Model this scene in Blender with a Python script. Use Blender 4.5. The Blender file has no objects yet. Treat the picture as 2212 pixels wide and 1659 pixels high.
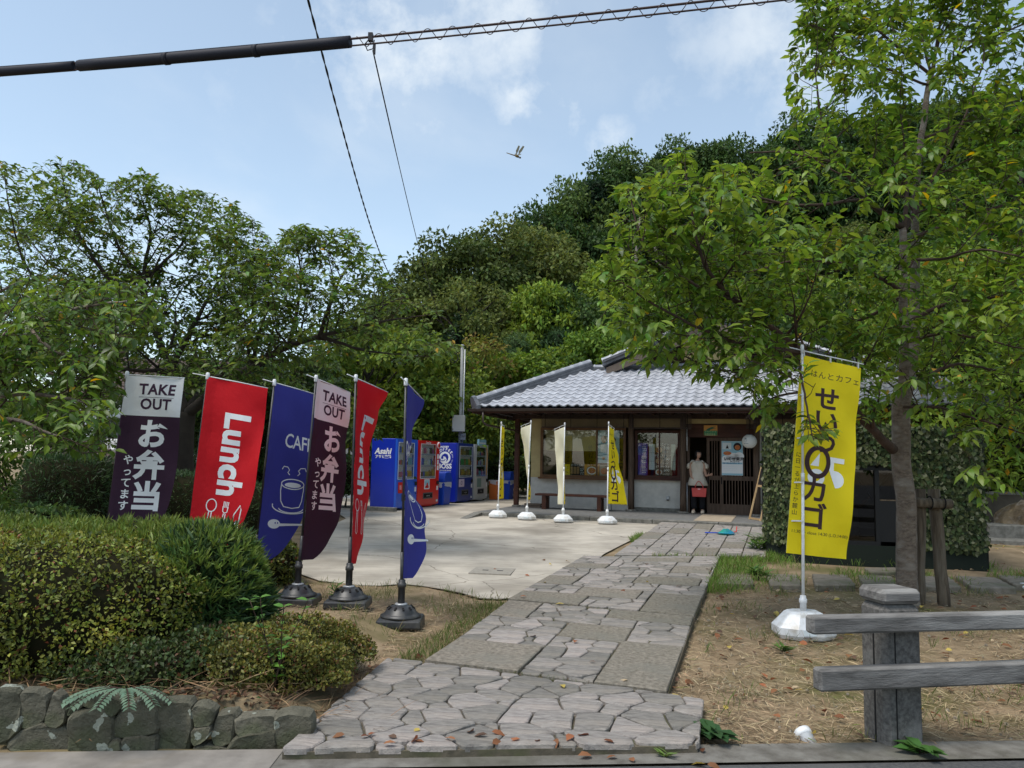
import bpy, bmesh, math, random
import numpy as np
from mathutils import Vector, Matrix, Euler
from mathutils import noise as mnoise

R = math.radians
rnd = random.Random(7)
rng = np.random.default_rng(7)
sc = bpy.context.scene
COL = sc.collection

# ------------------------------------------------------------------ camera, sky, sun, exposure
PITCH = math.atan(.1002); ROLL = .02; CZ = 1.6
cam_d = bpy.data.cameras.new('camera'); cam = bpy.data.objects.new('camera', cam_d); COL.objects.link(cam)
cam_d.sensor_width = 36; cam_d.lens = 36 * 1662 / 2212; cam_d.clip_end = 3000; cam_d.clip_start = .05
FW = Vector((0, math.cos(PITCH), math.sin(PITCH)))
_u0 = Vector((0, -math.sin(PITCH), math.cos(PITCH)))
RT = Vector((1, 0, 0)) * math.cos(ROLL) + _u0 * math.sin(ROLL)
UP = _u0 * math.cos(ROLL) - Vector((1, 0, 0)) * math.sin(ROLL)
cm = Matrix((RT, UP, -FW)).transposed().to_4x4(); cm.translation = (0, 0, CZ)
cam.matrix_world = cm
sc.camera = cam

SUN_EL, SUN_AZ = R(64), R(-128)          # azimuth from +Y (ahead) towards -X (left)
world = bpy.data.worlds.new('World'); sc.world = world; world.use_nodes = True
wn, wl = world.node_tree.nodes, world.node_tree.links
wn.clear()
out = wn.new('ShaderNodeOutputWorld'); bg = wn.new('ShaderNodeBackground')
sky = wn.new('ShaderNodeTexSky'); sky.sky_type = 'NISHITA'; sky.sun_disc = False
sky.sun_elevation = SUN_EL; sky.sun_rotation = SUN_AZ
sky.air_density = 1.0; sky.dust_density = .7; sky.ozone_density = 1.0; sky.altitude = 100
bg.inputs['Strength'].default_value = .132
geo = wn.new('ShaderNodeTexCoord')
def wnode(t, **k):
    n = wn.new(t)
    for a, b in k.items(): setattr(n, a, b)
    return n
def wmath(op, a, b=None, clamp=False):
    n = wnode('ShaderNodeMath', operation=op, use_clamp=clamp)
    for i, v in enumerate((a, b)):
        if v is None: continue
        if hasattr(v, 'node'): wl.new(v, n.inputs[i])
        else: n.inputs[i].default_value = v
    return n.outputs[0]
# thin high cloud: a veil of noise over the whole sky, flattened towards the horizon
sep = wnode('ShaderNodeSeparateXYZ'); wl.new(geo.outputs['Generated'], sep.inputs[0])
zc = wmath('MAXIMUM', sep.outputs['Z'], .0)
zd = wmath('ADD', zc, .28)
cx = wmath('DIVIDE', sep.outputs['X'], zd); cy = wmath('DIVIDE', sep.outputs['Y'], zd)
cmb = wnode('ShaderNodeCombineXYZ'); wl.new(cx, cmb.inputs[0]); wl.new(cy, cmb.inputs[1])
n1 = wnode('ShaderNodeTexNoise'); n1.inputs['Scale'].default_value = 1.5; n1.inputs['Detail'].default_value = 7
n1.inputs['Roughness'].default_value = .56; n1.inputs['Distortion'].default_value = .35
wl.new(cmb.outputs[0], n1.inputs['Vector'])
mr = wnode('ShaderNodeMapRange'); mr.inputs['From Min'].default_value = .44; mr.inputs['From Max'].default_value = .74
mr.inputs['To Min'].default_value = .15; mr.inputs['To Max'].default_value = .42; mr.interpolation_type = 'SMOOTHSTEP'
wl.new(n1.outputs['Fac'], mr.inputs['Value'])
# a few denser puffs standing in the sky ahead
def puff(px, py, rad, amt):
    d = (FW + RT * ((px - 1106) / 1662) + UP * ((829.5 - py) / 1662)).normalized()
    vm = wnode('ShaderNodeVectorMath', operation='DISTANCE'); wl.new(geo.outputs['Generated'], vm.inputs[0]); vm.inputs[1].default_value = d
    m = wnode('ShaderNodeMapRange', interpolation_type='SMOOTHSTEP'); m.inputs['From Min'].default_value = rad; m.inputs['From Max'].default_value = 0
    m.inputs['To Min'].default_value = 0; m.inputs['To Max'].default_value = amt
    wl.new(vm.outputs['Value'], m.inputs['Value']); return m.outputs[0]
n2 = wnode('ShaderNodeTexNoise'); n2.inputs['Scale'].default_value = 9; n2.inputs['Detail'].default_value = 8; n2.inputs['Roughness'].default_value = .6
wl.new(geo.outputs['Generated'], n2.inputs['Vector'])
m2 = wnode('ShaderNodeMapRange', interpolation_type='SMOOTHSTEP'); m2.inputs['From Min'].default_value = .34; m2.inputs['From Max'].default_value = .72
wl.new(n2.outputs['Fac'], m2.inputs['Value'])
pf = None
for a in ((1130, 210, .085, 1.0), (1235, 245, .055, .9), (1310, 300, .06, .85), (860, 55, .24, .95), (1080, 30, .2, .8), (1500, 130, .2, .4), (1690, 60, .2, .7), (170, 120, .16, .25), (500, 210, .1, .3), (1040, 250, .09, .5)):
    o = puff(*a); pf = o if pf is None else wmath('MAXIMUM', pf, o)
pf = wmath('MULTIPLY', pf, m2.outputs[0])
cl = wmath('MAXIMUM', mr.outputs[0], pf, True)
mixc = wnode('ShaderNodeMix', data_type='RGBA'); wl.new(cl, mixc.inputs['Factor'])
hs = wnode('ShaderNodeHueSaturation'); hs.inputs['Saturation'].default_value = .86; hs.inputs['Value'].default_value = 1.0
wl.new(sky.outputs[0], hs.inputs['Color'])
hs.inputs['Hue'].default_value = .488; wl.new(hs.outputs[0], mixc.inputs[6]); mixc.inputs[7].default_value = (4.3, 4.6, 4.8, 1)
wl.new(mixc.outputs[2], bg.inputs['Color']); wl.new(bg.outputs[0], out.inputs['Surface'])

sun_d = bpy.data.lights.new('sun', 'SUN'); sun_d.energy = 1.9; sun_d.angle = R(26); sun_d.color = (1, .95, .87)
sun = bpy.data.objects.new('sun', sun_d); COL.objects.link(sun)
sdir = Vector((math.sin(SUN_AZ) * math.cos(SUN_EL), math.cos(SUN_AZ) * math.cos(SUN_EL), math.sin(SUN_EL)))
sun.rotation_euler = sdir.to_track_quat('Z', 'Y').to_euler(); sun.location = sdir * 60
vs = sc.view_settings
sc.display_settings.display_device = 'sRGB'
vs.view_transform = 'Standard'; vs.look = 'None'; vs.exposure = .74; vs.gamma = 1; vs.use_curve_mapping = False
sc.cycles.max_bounces = 7; sc.cycles.diffuse_bounces = 3; sc.cycles.glossy_bounces = 3; sc.cycles.transmission_bounces = 6; sc.cycles.transparent_max_bounces = 10
sc.cycles.use_denoising = True; sc.cycles.sample_clamp_indirect = 6

# ------------------------------------------------------------------ survey helpers (photo sight lines -> real positions)
def ray(px, py): return FW + RT * ((px - 1106) / 1662) + UP * ((829.5 - py) / 1662)
def at(px, py, Y):
    d = ray(px, py); return Vector((0, 0, CZ)) + d * (Y / d.y)
def gp(px, py, z=0):
    d = ray(px, py); return Vector((0, 0, CZ)) + d * ((z - CZ) / d.z)
def gh(y):                                        # ground level rises gently away from the road
    if y < 7.0: return 0.0
    if y < 17.4: return (y - 7.0) * .025
    if y < 20.5: return .26 + (y - 17.4) * .008
    return .285
def gpg(px, py):                                  # sight line meets the sloping ground
    z = 0
    for _ in range(25): z = gh(gp(px, py, z).y)
    return gp(px, py, z)

# ------------------------------------------------------------------ materials
def mat(name, c1, c2=None, scale=8, rough=.7, bump=0, bscale=None, spec=.3, detail=5, c3=None, s3=1.2, trans=0, metal=0, lo=.35, hi=.65, stretch=None, attr=None, coat=0, dist=.02, obj_rand=0, objsp=True, em=None):
    m = bpy.data.materials.new(name); m.use_nodes = True
    N, L = m.node_tree.nodes, m.node_tree.links
    b = N['Principled BSDF']; b.inputs['Roughness'].default_value = rough; b.inputs['Metallic'].default_value = metal
    b.inputs['Specular IOR Level'].default_value = spec; b.inputs['Coat Weight'].default_value = coat
    rgba = lambda c: (c[0], c[1], c[2], 1)
    tc = N.new('ShaderNodeTexCoord'); vec = tc.outputs['Object' if objsp else 'Generated']
    if stretch:
        mp = N.new('ShaderNodeMapping'); mp.inputs['Scale'].default_value = stretch; L.new(vec, mp.inputs[0]); vec = mp.outputs[0]
    def nz(s, d=detail, ro=.6):
        n = N.new('ShaderNodeTexNoise'); n.inputs['Scale'].default_value = s; n.inputs['Detail'].default_value = d; n.inputs['Roughness'].default_value = ro
        L.new(vec, n.inputs['Vector']); return n.outputs['Fac']
    def rng_(v, a, z):
        r = N.new('ShaderNodeMapRange'); r.inputs['From Min'].default_value = a; r.inputs['From Max'].default_value = z; L.new(v, r.inputs['Value']); return r.outputs[0]
    def mix(f, a, c):
        x = N.new('ShaderNodeMix'); x.data_type = 'RGBA'
        L.new(f, x.inputs['Factor'])
        for i, v in ((6, a), (7, c)):
            if hasattr(v, 'node'): L.new(v, x.inputs[i])
            else: x.inputs[i].default_value = rgba(v)
        return x.outputs[2]
    col = None
    if attr:
        a = N.new('ShaderNodeAttribute'); a.attribute_name = attr; col = a.outputs['Color']
    elif c2 is not None: col = mix(rng_(nz(scale), lo, hi), c1, c2)
    if c3 is not None: col = mix(rng_(nz(s3, 3), .5, .72), col if col is not None else c1, c3)
    if obj_rand:
        oi = N.new('ShaderNodeObjectInfo'); h = N.new('ShaderNodeHueSaturation')
        r = N.new('ShaderNodeMapRange'); r.inputs['To Min'].default_value = 1 - obj_rand; r.inputs['To Max'].default_value = 1 + obj_rand
        L.new(oi.outputs['Random'], r.inputs['Value']); L.new(r.outputs[0], h.inputs['Value'])
        if col is None: h.inputs['Color'].default_value = rgba(c1)
        else: L.new(col, h.inputs['Color'])
        r2 = N.new('ShaderNodeMapRange'); r2.inputs['To Min'].default_value = .5 + obj_rand * .06; r2.inputs['To Max'].default_value = .5 - obj_rand * .06
        L.new(oi.outputs['Random'], r2.inputs['Value']); L.new(r2.outputs[0], h.inputs['Hue']); col = h.outputs[0]
    if col is None: b.inputs['Base Color'].default_value = rgba(c1)
    else: L.new(col, b.inputs['Base Color'])
    if bump:
        bp = N.new('ShaderNodeBump'); bp.inputs['Strength'].default_value = bump; bp.inputs['Distance'].default_value = dist
        L.new(nz(bscale or scale * 4, 8, .65), bp.inputs['Height']); L.new(bp.outputs[0], b.inputs['Normal'])
    if em: b.inputs['Emission Color'].default_value = rgba(em[0]); b.inputs['Emission Strength'].default_value = em[1]
    if trans:
        t = N.new('ShaderNodeBsdfTranslucent'); ms = N.new('ShaderNodeMixShader'); ms.inputs[0].default_value = trans
        h = N.new('ShaderNodeHueSaturation'); h.inputs['Hue'].default_value = .485; h.inputs['Value'].default_value = 1.6; h.inputs['Saturation'].default_value = 1.05
        if col is None: h.inputs['Color'].default_value = rgba(c1)
        else: L.new(col, h.inputs['Color'])
        L.new(h.outputs[0], t.inputs['Color'])
        o = N['Material Output']; L.new(b.outputs[0], ms.inputs[1]); L.new(t.outputs[0], ms.inputs[2]); L.new(ms.outputs[0], o.inputs['Surface'])
    return m

# ------------------------------------------------------------------ objects
def tag(o, label=None, cat=None, group=None, kind=None):
    if label: o['label'] = label
    if cat: o['category'] = cat
    if group: o['group'] = group
    if kind: o['kind'] = kind
    return o
def empty(name, loc, rz=0, label=None, cat=None, group=None):
    o = bpy.data.objects.new(name, None); COL.objects.link(o); o.location = loc; o.rotation_euler = (0, 0, rz); o.empty_display_size = .2
    return tag(o, label, cat, group)
def link(name, me, parent=None):
    o = bpy.data.objects.new(name, me); COL.objects.link(o)
    if parent: o.parent = parent
    return o
def copy_tree(o, parent=None):
    c = o.copy(); COL.objects.link(c)
    if parent is not None: c.parent = parent
    for ch in list(o.children): copy_tree(ch, c)
    return c

class MB:
    """collects shapes and links them as one mesh object"""
    def __init__(s): s.v = []; s.f = []; s.m = []; s.sm = []
    def add(s, vs, fs, m=0, smooth=False):
        k = len(s.v); s.v += [tuple(x) for x in vs]
        for f in fs: s.f.append([k + i for i in f]); s.m.append(m); s.sm.append(smooth)
        return s
    def box(s, c, d, rot=None, m=0, taper=1.0, ch=0):
        x, y, z = d[0] / 2, d[1] / 2, d[2] / 2
        if ch:                                       # chamfered upright box (all edges cut)
            vs, fs = chbox(x, y, z, min(ch, x * .9, y * .9, z * .9))
        else:
            vs = [(-x, -y, -z), (x, -y, -z), (x, y, -z), (-x, y, -z), (-x * taper, -y * taper, z), (x * taper, -y * taper, z), (x * taper, y * taper, z), (-x * taper, y * taper, z)]
            fs = [(3, 2, 1, 0), (4, 5, 6, 7), (0, 1, 5, 4), (1, 2, 6, 5), (2, 3, 7, 6), (3, 0, 4, 7)]
        M = Matrix.Translation(c)
        if rot is not None: M = M @ (rot.to_4x4() if isinstance(rot, Matrix) else Euler(rot).to_matrix().to_4x4())
        return s.add([M @ Vector(p) for p in vs], fs, m)
    def bb(s, a, b, m=0, ch=0):
        return s.box(((a[0] + b[0]) / 2, (a[1] + b[1]) / 2, (a[2] + b[2]) / 2), (abs(b[0] - a[0]), abs(b[1] - a[1]), abs(b[2] - a[2])), m=m, ch=ch)
    def bar(s, a, b, w, h=None, m=0, up=(0, 0, 1)):
        a, b = Vector(a), Vector(b); d = b - a; L = d.length; d.normalize(); upv = Vector(up)
        if abs(d.dot(upv)) > .98: upv = Vector((1, 0, 0))
        x = d.cross(upv).normalized(); z = x.cross(d)
        Mx = Matrix((x, d, z)).transposed()
        return s.box((a + b) / 2, (w, L, h or w), rot=Mx, m=m)
    def tube(s, pts, r, n=8, m=0, cap=True, smooth=True):
        pts = [Vector(p) for p in pts]; rs = r if isinstance(r, (list, tuple)) else [r] * len(pts)
        vs = []; fs = []; prev = None
        for i, p in enumerate(pts):
            t = (pts[min(i + 1, len(pts) - 1)] - pts[max(i - 1, 0)])
            t = t.normalized() if t.length > 1e-9 else Vector((0, 0, 1))
            if prev is None:
                a = Vector((1, 0, 0)) if abs(t.x) < .9 else Vector((0, 1, 0)); x = t.cross(a).normalized()
            else:
                x = prev - t * prev.dot(t); x = x.normalized() if x.length > 1e-6 else prev
            prev = x; y = t.cross(x)
            for k in range(n):
                an = 2 * math.pi * k / n; vs.append(p + (x * math.cos(an) + y * math.sin(an)) * rs[i])
        for i in range(len(pts) - 1):
            for k in range(n):
                k2 = (k + 1) % n; fs.append((i * n + k, i * n + k2, (i + 1) * n + k2, (i + 1) * n + k))
        s.add(vs, fs, m, smooth)
        if cap:
            b = len(s.v) - len(vs); e = len(s.v) - n
            s.f.append(list(range(b + n - 1, b - 1, -1))); s.m.append(m); s.sm.append(False)
            s.f.append(list(range(e, e + n))); s.m.append(m); s.sm.append(False)
        return s
    def lathe(s, prof, n=16, o=(0, 0, 0), m=0, smooth=True, sx=1, sy=1):
        vs = []; fs = []
        for r, z in prof:
            for k in range(n):
                an = 2 * math.pi * k / n; vs.append((o[0] + r * math.cos(an) * sx, o[1] + r * math.sin(an) * sy, o[2] + z))
        for i in range(len(prof) - 1):
            for k in range(n):
                k2 = (k + 1) % n; fs.append((i * n + k, i * n + k2, (i + 1) * n + k2, (i + 1) * n + k))
        s.add(vs, fs, m, smooth)
        b = len(s.v) - len(vs); e = len(s.v) - n
        if prof[0][0] > 1e-4: s.f.append(list(range(b + n - 1, b - 1, -1))); s.m.append(m); s.sm.append(False)
        if prof[-1][0] > 1e-4: s.f.append(list(range(e, e + n))); s.m.append(m); s.sm.append(False)
        return s
    def prism(s, poly, z0, z1, m=0, M=None):
        n = len(poly); vs = [(p[0], p[1], z0) for p in poly] + [(p[0], p[1], z1) for p in poly]
        if M is not None: vs = [M @ Vector(p) for p in vs]
        fs = [tuple(range(n - 1, -1, -1)), tuple(range(n, 2 * n))] + [(i, (i + 1) % n, n + (i + 1) % n, n + i) for i in range(n)]
        return s.add(vs, fs, m)
    def quad(s, a, b, c, d, m=0): return s.add([a, b, c, d], [(0, 1, 2, 3)], m)
    def merge(s, o, M=None, m=None):
        vs = o.v if M is None else [M @ Vector(p) for p in o.v]
        k = len(s.v); s.v += [tuple(x) for x in vs]; s.f += [[k + i for i in f] for f in o.f]; s.m += o.m if m is None else [m] * len(o.m); s.sm += o.sm
        return s
    def mesh(s, name, mats):
        me = bpy.data.meshes.new(name); me.from_pydata(s.v, [], s.f)
        for x in (mats if isinstance(mats, (list, tuple)) else [mats]): me.materials.append(x)
        me.polygons.foreach_set('material_index', s.m); me.polygons.foreach_set('use_smooth', s.sm)
        me.update(); return me
    def build(s, name, mats, parent=None, label=None, bev=0, kind=None):
        o = link(name, s.mesh(name, mats), parent)
        if label: o['label'] = label
        if kind: o['kind'] = kind
        if bev:
            b = o.modifiers.new('edge', 'BEVEL'); b.width = bev; b.segments = 2; b.limit_method = 'ANGLE'; b.angle_limit = R(40)
        return o
def chbox(x, y, z, c):
    bm = bmesh.new(); bmesh.ops.create_cube(bm, size=1); bmesh.ops.scale(bm, vec=(2 * x, 2 * y, 2 * z), verts=bm.verts)
    bmesh.ops.bevel(bm, geom=bm.edges[:], offset=c, segments=1, affect='EDGES')
    vs = [v.co.copy() for v in bm.verts]; bm.verts.index_update(); fs = [[v.index for v in f.verts] for f in bm.faces]; bm.free()
    return vs, fs

def np_mesh(name, verts, loops, sizes, mats, col=None, smooth=False):
    """fast mesh from numpy: verts (n,3), loops flat index list, sizes per face; col (faces,3) stored per corner"""
    me = bpy.data.meshes.new(name); nl = len(loops); nf = len(sizes)
    me.vertices.add(len(verts)); me.vertices.foreach_set('co', np.ascontiguousarray(verts, np.float32).ravel())
    me.loops.add(nl); me.loops.foreach_set('vertex_index', np.ascontiguousarray(loops, np.int32))
    me.polygons.add(nf); st = np.concatenate([[0], np.cumsum(sizes)[:-1]]).astype(np.int32)
    me.polygons.foreach_set('loop_start', st)
    try: me.polygons.foreach_set('loop_total', np.asarray(sizes, np.int32))
    except Exception: pass
    if smooth: me.polygons.foreach_set('use_smooth', np.ones(nf, bool))
    for x in (mats if isinstance(mats, (list, tuple)) else [mats]): me.materials.append(x)
    me.update(calc_edges=True)
    if col is not None:
        a = me.color_attributes.new('tint', 'FLOAT_COLOR', 'CORNER')
        c = np.ones((nl, 4), np.float32); c[:, :3] = np.repeat(col, sizes, axis=0); a.data.foreach_set('color', c.ravel())
    return me

# leaf outlines: list of (x across, y along, z) and faces; y runs 0..1
LEAF8 = (np.array([(0, 0, 0), (-.17, .22, .05), (.17, .22, .05), (0, .3, 0), (-.2, .58, .02), (.2, .58, .02), (0, .64, -.05), (0, 1, -.2)]),
         [(0, 1, 3), (0, 3, 2), (1, 4, 6, 3), (3, 6, 5, 2), (4, 7, 6), (6, 7, 5)])
LEAF4 = (np.array([(0, 0, 0), (-.22, .45, .06), (.22, .45, .06), (0, .5, -.02), (0, 1, -.12)]), [(0, 1, 3), (0, 3, 2), (1, 4, 3), (3, 4, 2)])
LEAF2 = (np.array([(0, 0, 0), (-.3, .5, .08), (0, 1, -.08), (.3, .5, .08)]), [(0, 1, 2), (0, 2, 3)])
NEEDLE = (np.array([(-.04, 0, 0), (.04, 0, 0), (.07, .5, .03), (-.07, .5, .03), (0, 1, -.02)]), [(0, 1, 2, 3), (3, 2, 4)])
def leaves_mesh(name, pos, axis, nrm, size, mats, col, shape=LEAF4, width=1.0):
    """pos, axis (along leaf), nrm (upper face): (n,3); size (n,)"""
    S, F = shape; n = len(pos); k = len(S)
    ax = axis / (np.linalg.norm(axis, axis=1, keepdims=True) + 1e-9)
    x = np.cross(ax, nrm); x /= (np.linalg.norm(x, axis=1, keepdims=True) + 1e-9); z = np.cross(x, ax)
    sz = size[:, None, None]
    V = pos[:, None, :] + sz * (S[None, :, 0:1] * width * x[:, None, :] + S[None, :, 1:2] * ax[:, None, :] + S[None, :, 2:3] * z[:, None, :])
    fl = np.concatenate([np.array(f) for f in F]); fs = np.array([len(f) for f in F])
    loops = (np.arange(n)[:, None] * k + fl[None, :]).ravel(); sizes = np.tile(fs, n)
    return np_mesh(name, V.reshape(-1, 3), loops, sizes, mats, None if col is None else np.repeat(col, len(F), axis=0))
def tint(n, base, var=.25, hue=.12, extra=None, rg=rng):
    """n leaf colours spread about base; extra = [(share, colour)]"""
    base = np.array(base); c = np.clip(base[None, :] * (1 + rg.normal(0, var, (n, 1))), base * .35, base * 2.2)
    c[:, 0] *= 1 + rg.normal(0, hue, n)
    for share, e in (extra or []):
        k = rg.random(n) < share; c[k] = np.array(e)[None, :] * (1 + rg.normal(0, .15, (k.sum(), 1)))
    return np.clip(c, .003, 1)

# ------------------------------------------------------------------ lettering
def text_polys(body, size, ax='CENTER', spacing=1.0, bold=0, res=3, ay='CENTER'):
    cu = bpy.data.curves.new('lettering', 'FONT'); cu.body = body; cu.size = size; cu.align_x = ax; cu.align_y = ay
    cu.resolution_u = res; cu.space_character = spacing; cu.offset = bold
    o = bpy.data.objects.new('lettering', cu); COL.objects.link(o)
    dg = bpy.context.evaluated_depsgraph_get(); me = bpy.data.meshes.new_from_object(o.evaluated_get(dg))
    vs = [(v.co.x, v.co.y) for v in me.vertices]; fs = [list(p.vertices) for p in me.polygons]
    bpy.data.objects.remove(o); bpy.data.curves.remove(cu); bpy.data.meshes.remove(me)
    return vs, fs
def stroke_polys(pts, w, closed=False):
    """flat ribbon of width w along 2-D points"""
    P = [Vector((p[0], p[1])) for p in pts]; n = len(P); L = []; Rr = []
    for i in range(n):
        a = P[(i - 1) % n] if (closed or i > 0) else P[i]; b = P[(i + 1) % n] if (closed or i < n - 1) else P[i]
        t = (b - a); t = t.normalized() if t.length > 1e-9 else Vector((1, 0)); nn = Vector((-t.y, t.x)) * w / 2
        L.append(tuple(P[i] + nn)); Rr.append(tuple(P[i] - nn))
    vs = L + Rr; fs = [[i, (i + 1) % n, n + (i + 1) % n, n + i] for i in range(n if closed else n - 1)]
    return vs, fs
def ell(cx, cy, rx, ry, n=24, a0=0, a1=360): return [(cx + rx * math.cos(R(a0 + (a1 - a0) * i / n)), cy + ry * math.sin(R(a0 + (a1 - a0) * i / n))) for i in range(n + (0 if a1 - a0 == 360 else 1))]
def disc_polys(cx, cy, rx, ry, n=24): p = ell(cx, cy, rx, ry, n); return p, [list(range(n))]
def move_polys(vf, dx=0, dy=0, rot=0, sx=1, sy=1):
    c, s = math.cos(rot), math.sin(rot)
    return [((x * sx * c - y * sy * s) + dx, (x * sx * s + y * sy * c) + dy) for x, y in vf[0]], vf[1]
def join_polys(*l):
    vs = []; fs = []
    for v, f in l: k = len(vs); vs += v; fs += [[i + k for i in q] for q in f]
    return vs, fs
def flat_print(name, vf, M, m, parent, cut=0):
    """print laid on a surface through matrix M (local xy plane)"""
    me = bpy.data.meshes.new(name); me.from_pydata([M @ Vector((x, y, 0)) for x, y in vf[0]], [], vf[1]); me.materials.append(m); me.update()
    return link(name, me, parent)
def warp_print(name, vf, fn, m, parent, step=.06):
    """print bent on to a cloth: fn(u, v) -> point"""
    bm = bmesh.new(); vv = [bm.verts.new((x, y, 0)) for x, y in vf[0]]
    for f in vf[1]:
        try: bm.faces.new([vv[i] for i in f])
        except ValueError: pass
    xs = [p[0] for p in vf[0]]; ys = [p[1] for p in vf[0]]
    for lo, hi, no in ((min(xs), max(xs), (1, 0, 0)), (min(ys), max(ys), (0, 1, 0))):
        k = lo + step
        while k < hi:
            bmesh.ops.bisect_plane(bm, geom=bm.verts[:] + bm.edges[:] + bm.faces[:], plane_co=Vector(no) * k, plane_no=no); k += step
    for v in bm.verts: v.co = fn(v.co.x, v.co.y)
    me = bpy.data.meshes.new(name); bm.to_mesh(me); bm.free(); me.materials.append(m); me.update()
    return link(name, me, parent)

# ------------------------------------------------------------------ 2-D cells
def clip_half(poly, p, n):
    out = []
    for i in range(len(poly)):
        a, b = poly[i], poly[(i + 1) % len(poly)]
        da = (a[0] - p[0]) * n[0] + (a[1] - p[1]) * n[1]; db = (b[0] - p[0]) * n[0] + (b[1] - p[1]) * n[1]
        if da <= 0: out.append(a)
        if da * db < 0:
            t = da / (da - db); out.append((a[0] + (b[0] - a[0]) * t, a[1] + (b[1] - a[1]) * t))
    return out
def area(p): return sum(p[i][0] * p[(i + 1) % len(p)][1] - p[(i + 1) % len(p)][0] * p[i][1] for i in range(len(p))) / 2
def inset(poly, d):
    """move every side of a convex polygon inwards by d"""
    if area(poly) < 0: poly = poly[::-1]
    out = list(poly); n = len(poly)
    for i in range(n):
        a, b = poly[i], poly[(i + 1) % n]; ex, ey = b[0] - a[0], b[1] - a[1]; l = math.hypot(ex, ey)
        if l < 1e-6: continue
        nx, ny = ey / l, -ex / l
        out = clip_half(out, (a[0] - nx * d, a[1] - ny * d), (nx, ny))
        if len(out) < 3: return []
    return out
def voronoi(seeds, bound, gap, weights=None):
    cells = []
    for i, s in enumerate(seeds):
        c = list(bound)
        for j, t in enumerate(seeds):
            if i == j: continue
            dx, dy = t[0] - s[0], t[1] - s[1]; d2 = dx * dx + dy * dy
            f = .5 if weights is None else .5 + (weights[i] - weights[j]) / (2 * d2)
            c = clip_half(c, (s[0] + dx * f, s[1] + dy * f), (dx, dy))
            if len(c) < 3: break
        cells.append(inset(c, gap) if len(c) > 2 else [])
    return cells
def scatter(bound, n, rg, relax=2, tries=30):
    """spread-out random seeds inside a polygon"""
    xs = [p[0] for p in bound]; ys = [p[1] for p in bound]; S = []
    sgn = 1 if area(bound) > 0 else -1
    def inside(p): return all(sgn * ((bound[(i + 1) % len(bound)][0] - bound[i][0]) * (p[1] - bound[i][1]) - (bound[(i + 1) % len(bound)][1] - bound[i][1]) * (p[0] - bound[i][0])) >= 0 for i in range(len(bound)))
    while len(S) < n:
        best = None
        for _ in range(tries):
            p = (rg.uniform(min(xs), max(xs)), rg.uniform(min(ys), max(ys)))
            if not inside(p): continue
            d = min((math.hypot(p[0] - q[0], p[1] - q[1]) for q in S), default=9)
            d *= rg.uniform(.25, 1)
            if best is None or d > best[0]: best = (d, p)
        if best: S.append(best[1])
    return S
def jag(poly, rg, amt=.012, step=.09):
    """subdivide and roughen the outline of a stone"""
    out = []; n = len(poly)
    for i in range(n):
        a, b = poly[i], poly[(i + 1) % n]; l = math.hypot(b[0] - a[0], b[1] - a[1]); k = max(1, int(l / step))
        for j in range(k):
            t = j / k; o = rg.uniform(-amt, amt) if j else rg.uniform(-amt, amt) * .5
            nx, ny = (b[1] - a[1]) / (l + 1e-9), -(b[0] - a[0]) / (l + 1e-9)
            cut = .0
            out.append((a[0] + (b[0] - a[0]) * t + nx * o, a[1] + (b[1] - a[1]) * t + ny * o))
    return out
def bevel_poly(poly, cutd):
    """round the corners of an outline a little"""
    out = []; n = len(poly)
    for i in range(n):
        p, a, b = poly[i], poly[i - 1], poly[(i + 1) % n]
        for q in (a, b):
            l = math.hypot(q[0] - p[0], q[1] - p[1]); t = min(.4, cutd / (l + 1e-9)); out.append((p[0] + (q[0] - p[0]) * t, p[1] + (q[1] - p[1]) * t))
    return out
# ================================================================== GROUND
def sstep(a, b, x):
    t = min(1, max(0, (x - a) / (b - a))); return t * t * (3 - 2 * t)
def edge_y(x): return 4.505 + .088 * x                     # back line of the roadside kerb strip
def G(x, y):
    z = gh(y)
    z += .2 * sstep(-1.15, -1.5, x) * sstep(edge_y(x) + .17, edge_y(x) + .26, y) * (1 - sstep(6.6, 9, y))
    if x > 6.5 and y > 12.5: z += .1 * sstep(6.5, 8, x)
    return z
def hill_h(x, y):
    """wooded hill rising behind the shop, higher to the right"""
    d = y - 37 - .10 * max(0, -x)
    if d < 0: return 0
    t = sstep(-16, 16, x - (y - 40) * .05)
    return t * min(27, d * .50 + (d * .012) ** 2) + 2.0 * t * sstep(20, 60, x) * min(1, d / 20)
M_ground = mat('dry_earth', (.30, .222, .138), (.18, .132, .08), scale=2.2, rough=.95, bump=.55, bscale=45, spec=.12, c3=(.115, .115, .04), s3=.55, dist=.012)
M_hill = mat('forest_floor', (.035, .04, .015), (.06, .05, .025), scale=.4, rough=1, spec=.05)
xs = [-600, -300, -150, -80, -50, -35, -25, -18] + [i * .5 - 14 for i in range(57)] + [18, 25, 35, 50, 80, 150, 300, 600]
ys = [-300, -80, -20, -4, 0, 3] + [4 + i * .0625 for i in range(49)] + [7.5 + i * .5 for i in range(60)] + [40, 45, 60, 100, 250, 700]
vs = []; fs = []
for y in ys:
    for x in xs:
        z = G(x, y)
        if 4.4 < y < 30 and abs(x) < 14: z += .022 * (mnoise.noise((x * 1.3, y * 1.3, 0)) - .35) + .008 * mnoise.noise((x * 5, y * 5, 3)) - .006
        if y < edge_y(x): z = -.03
        vs.append((x, y, z))
nx = len(xs)
for j in range(len(ys) - 1):
    for i in range(nx - 1): fs.append((j * nx + i, j * nx + i + 1, (j + 1) * nx + i + 1, (j + 1) * nx + i))
b = MB(); b.add(vs, fs, 0, True); tag(b.build('ground', M_ground), kind='structure')
vs = []; fs = []; hx = [i * 6 - 60 for i in range(46)]; hy = [34 + i * 4 for i in range(40)]
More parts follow.
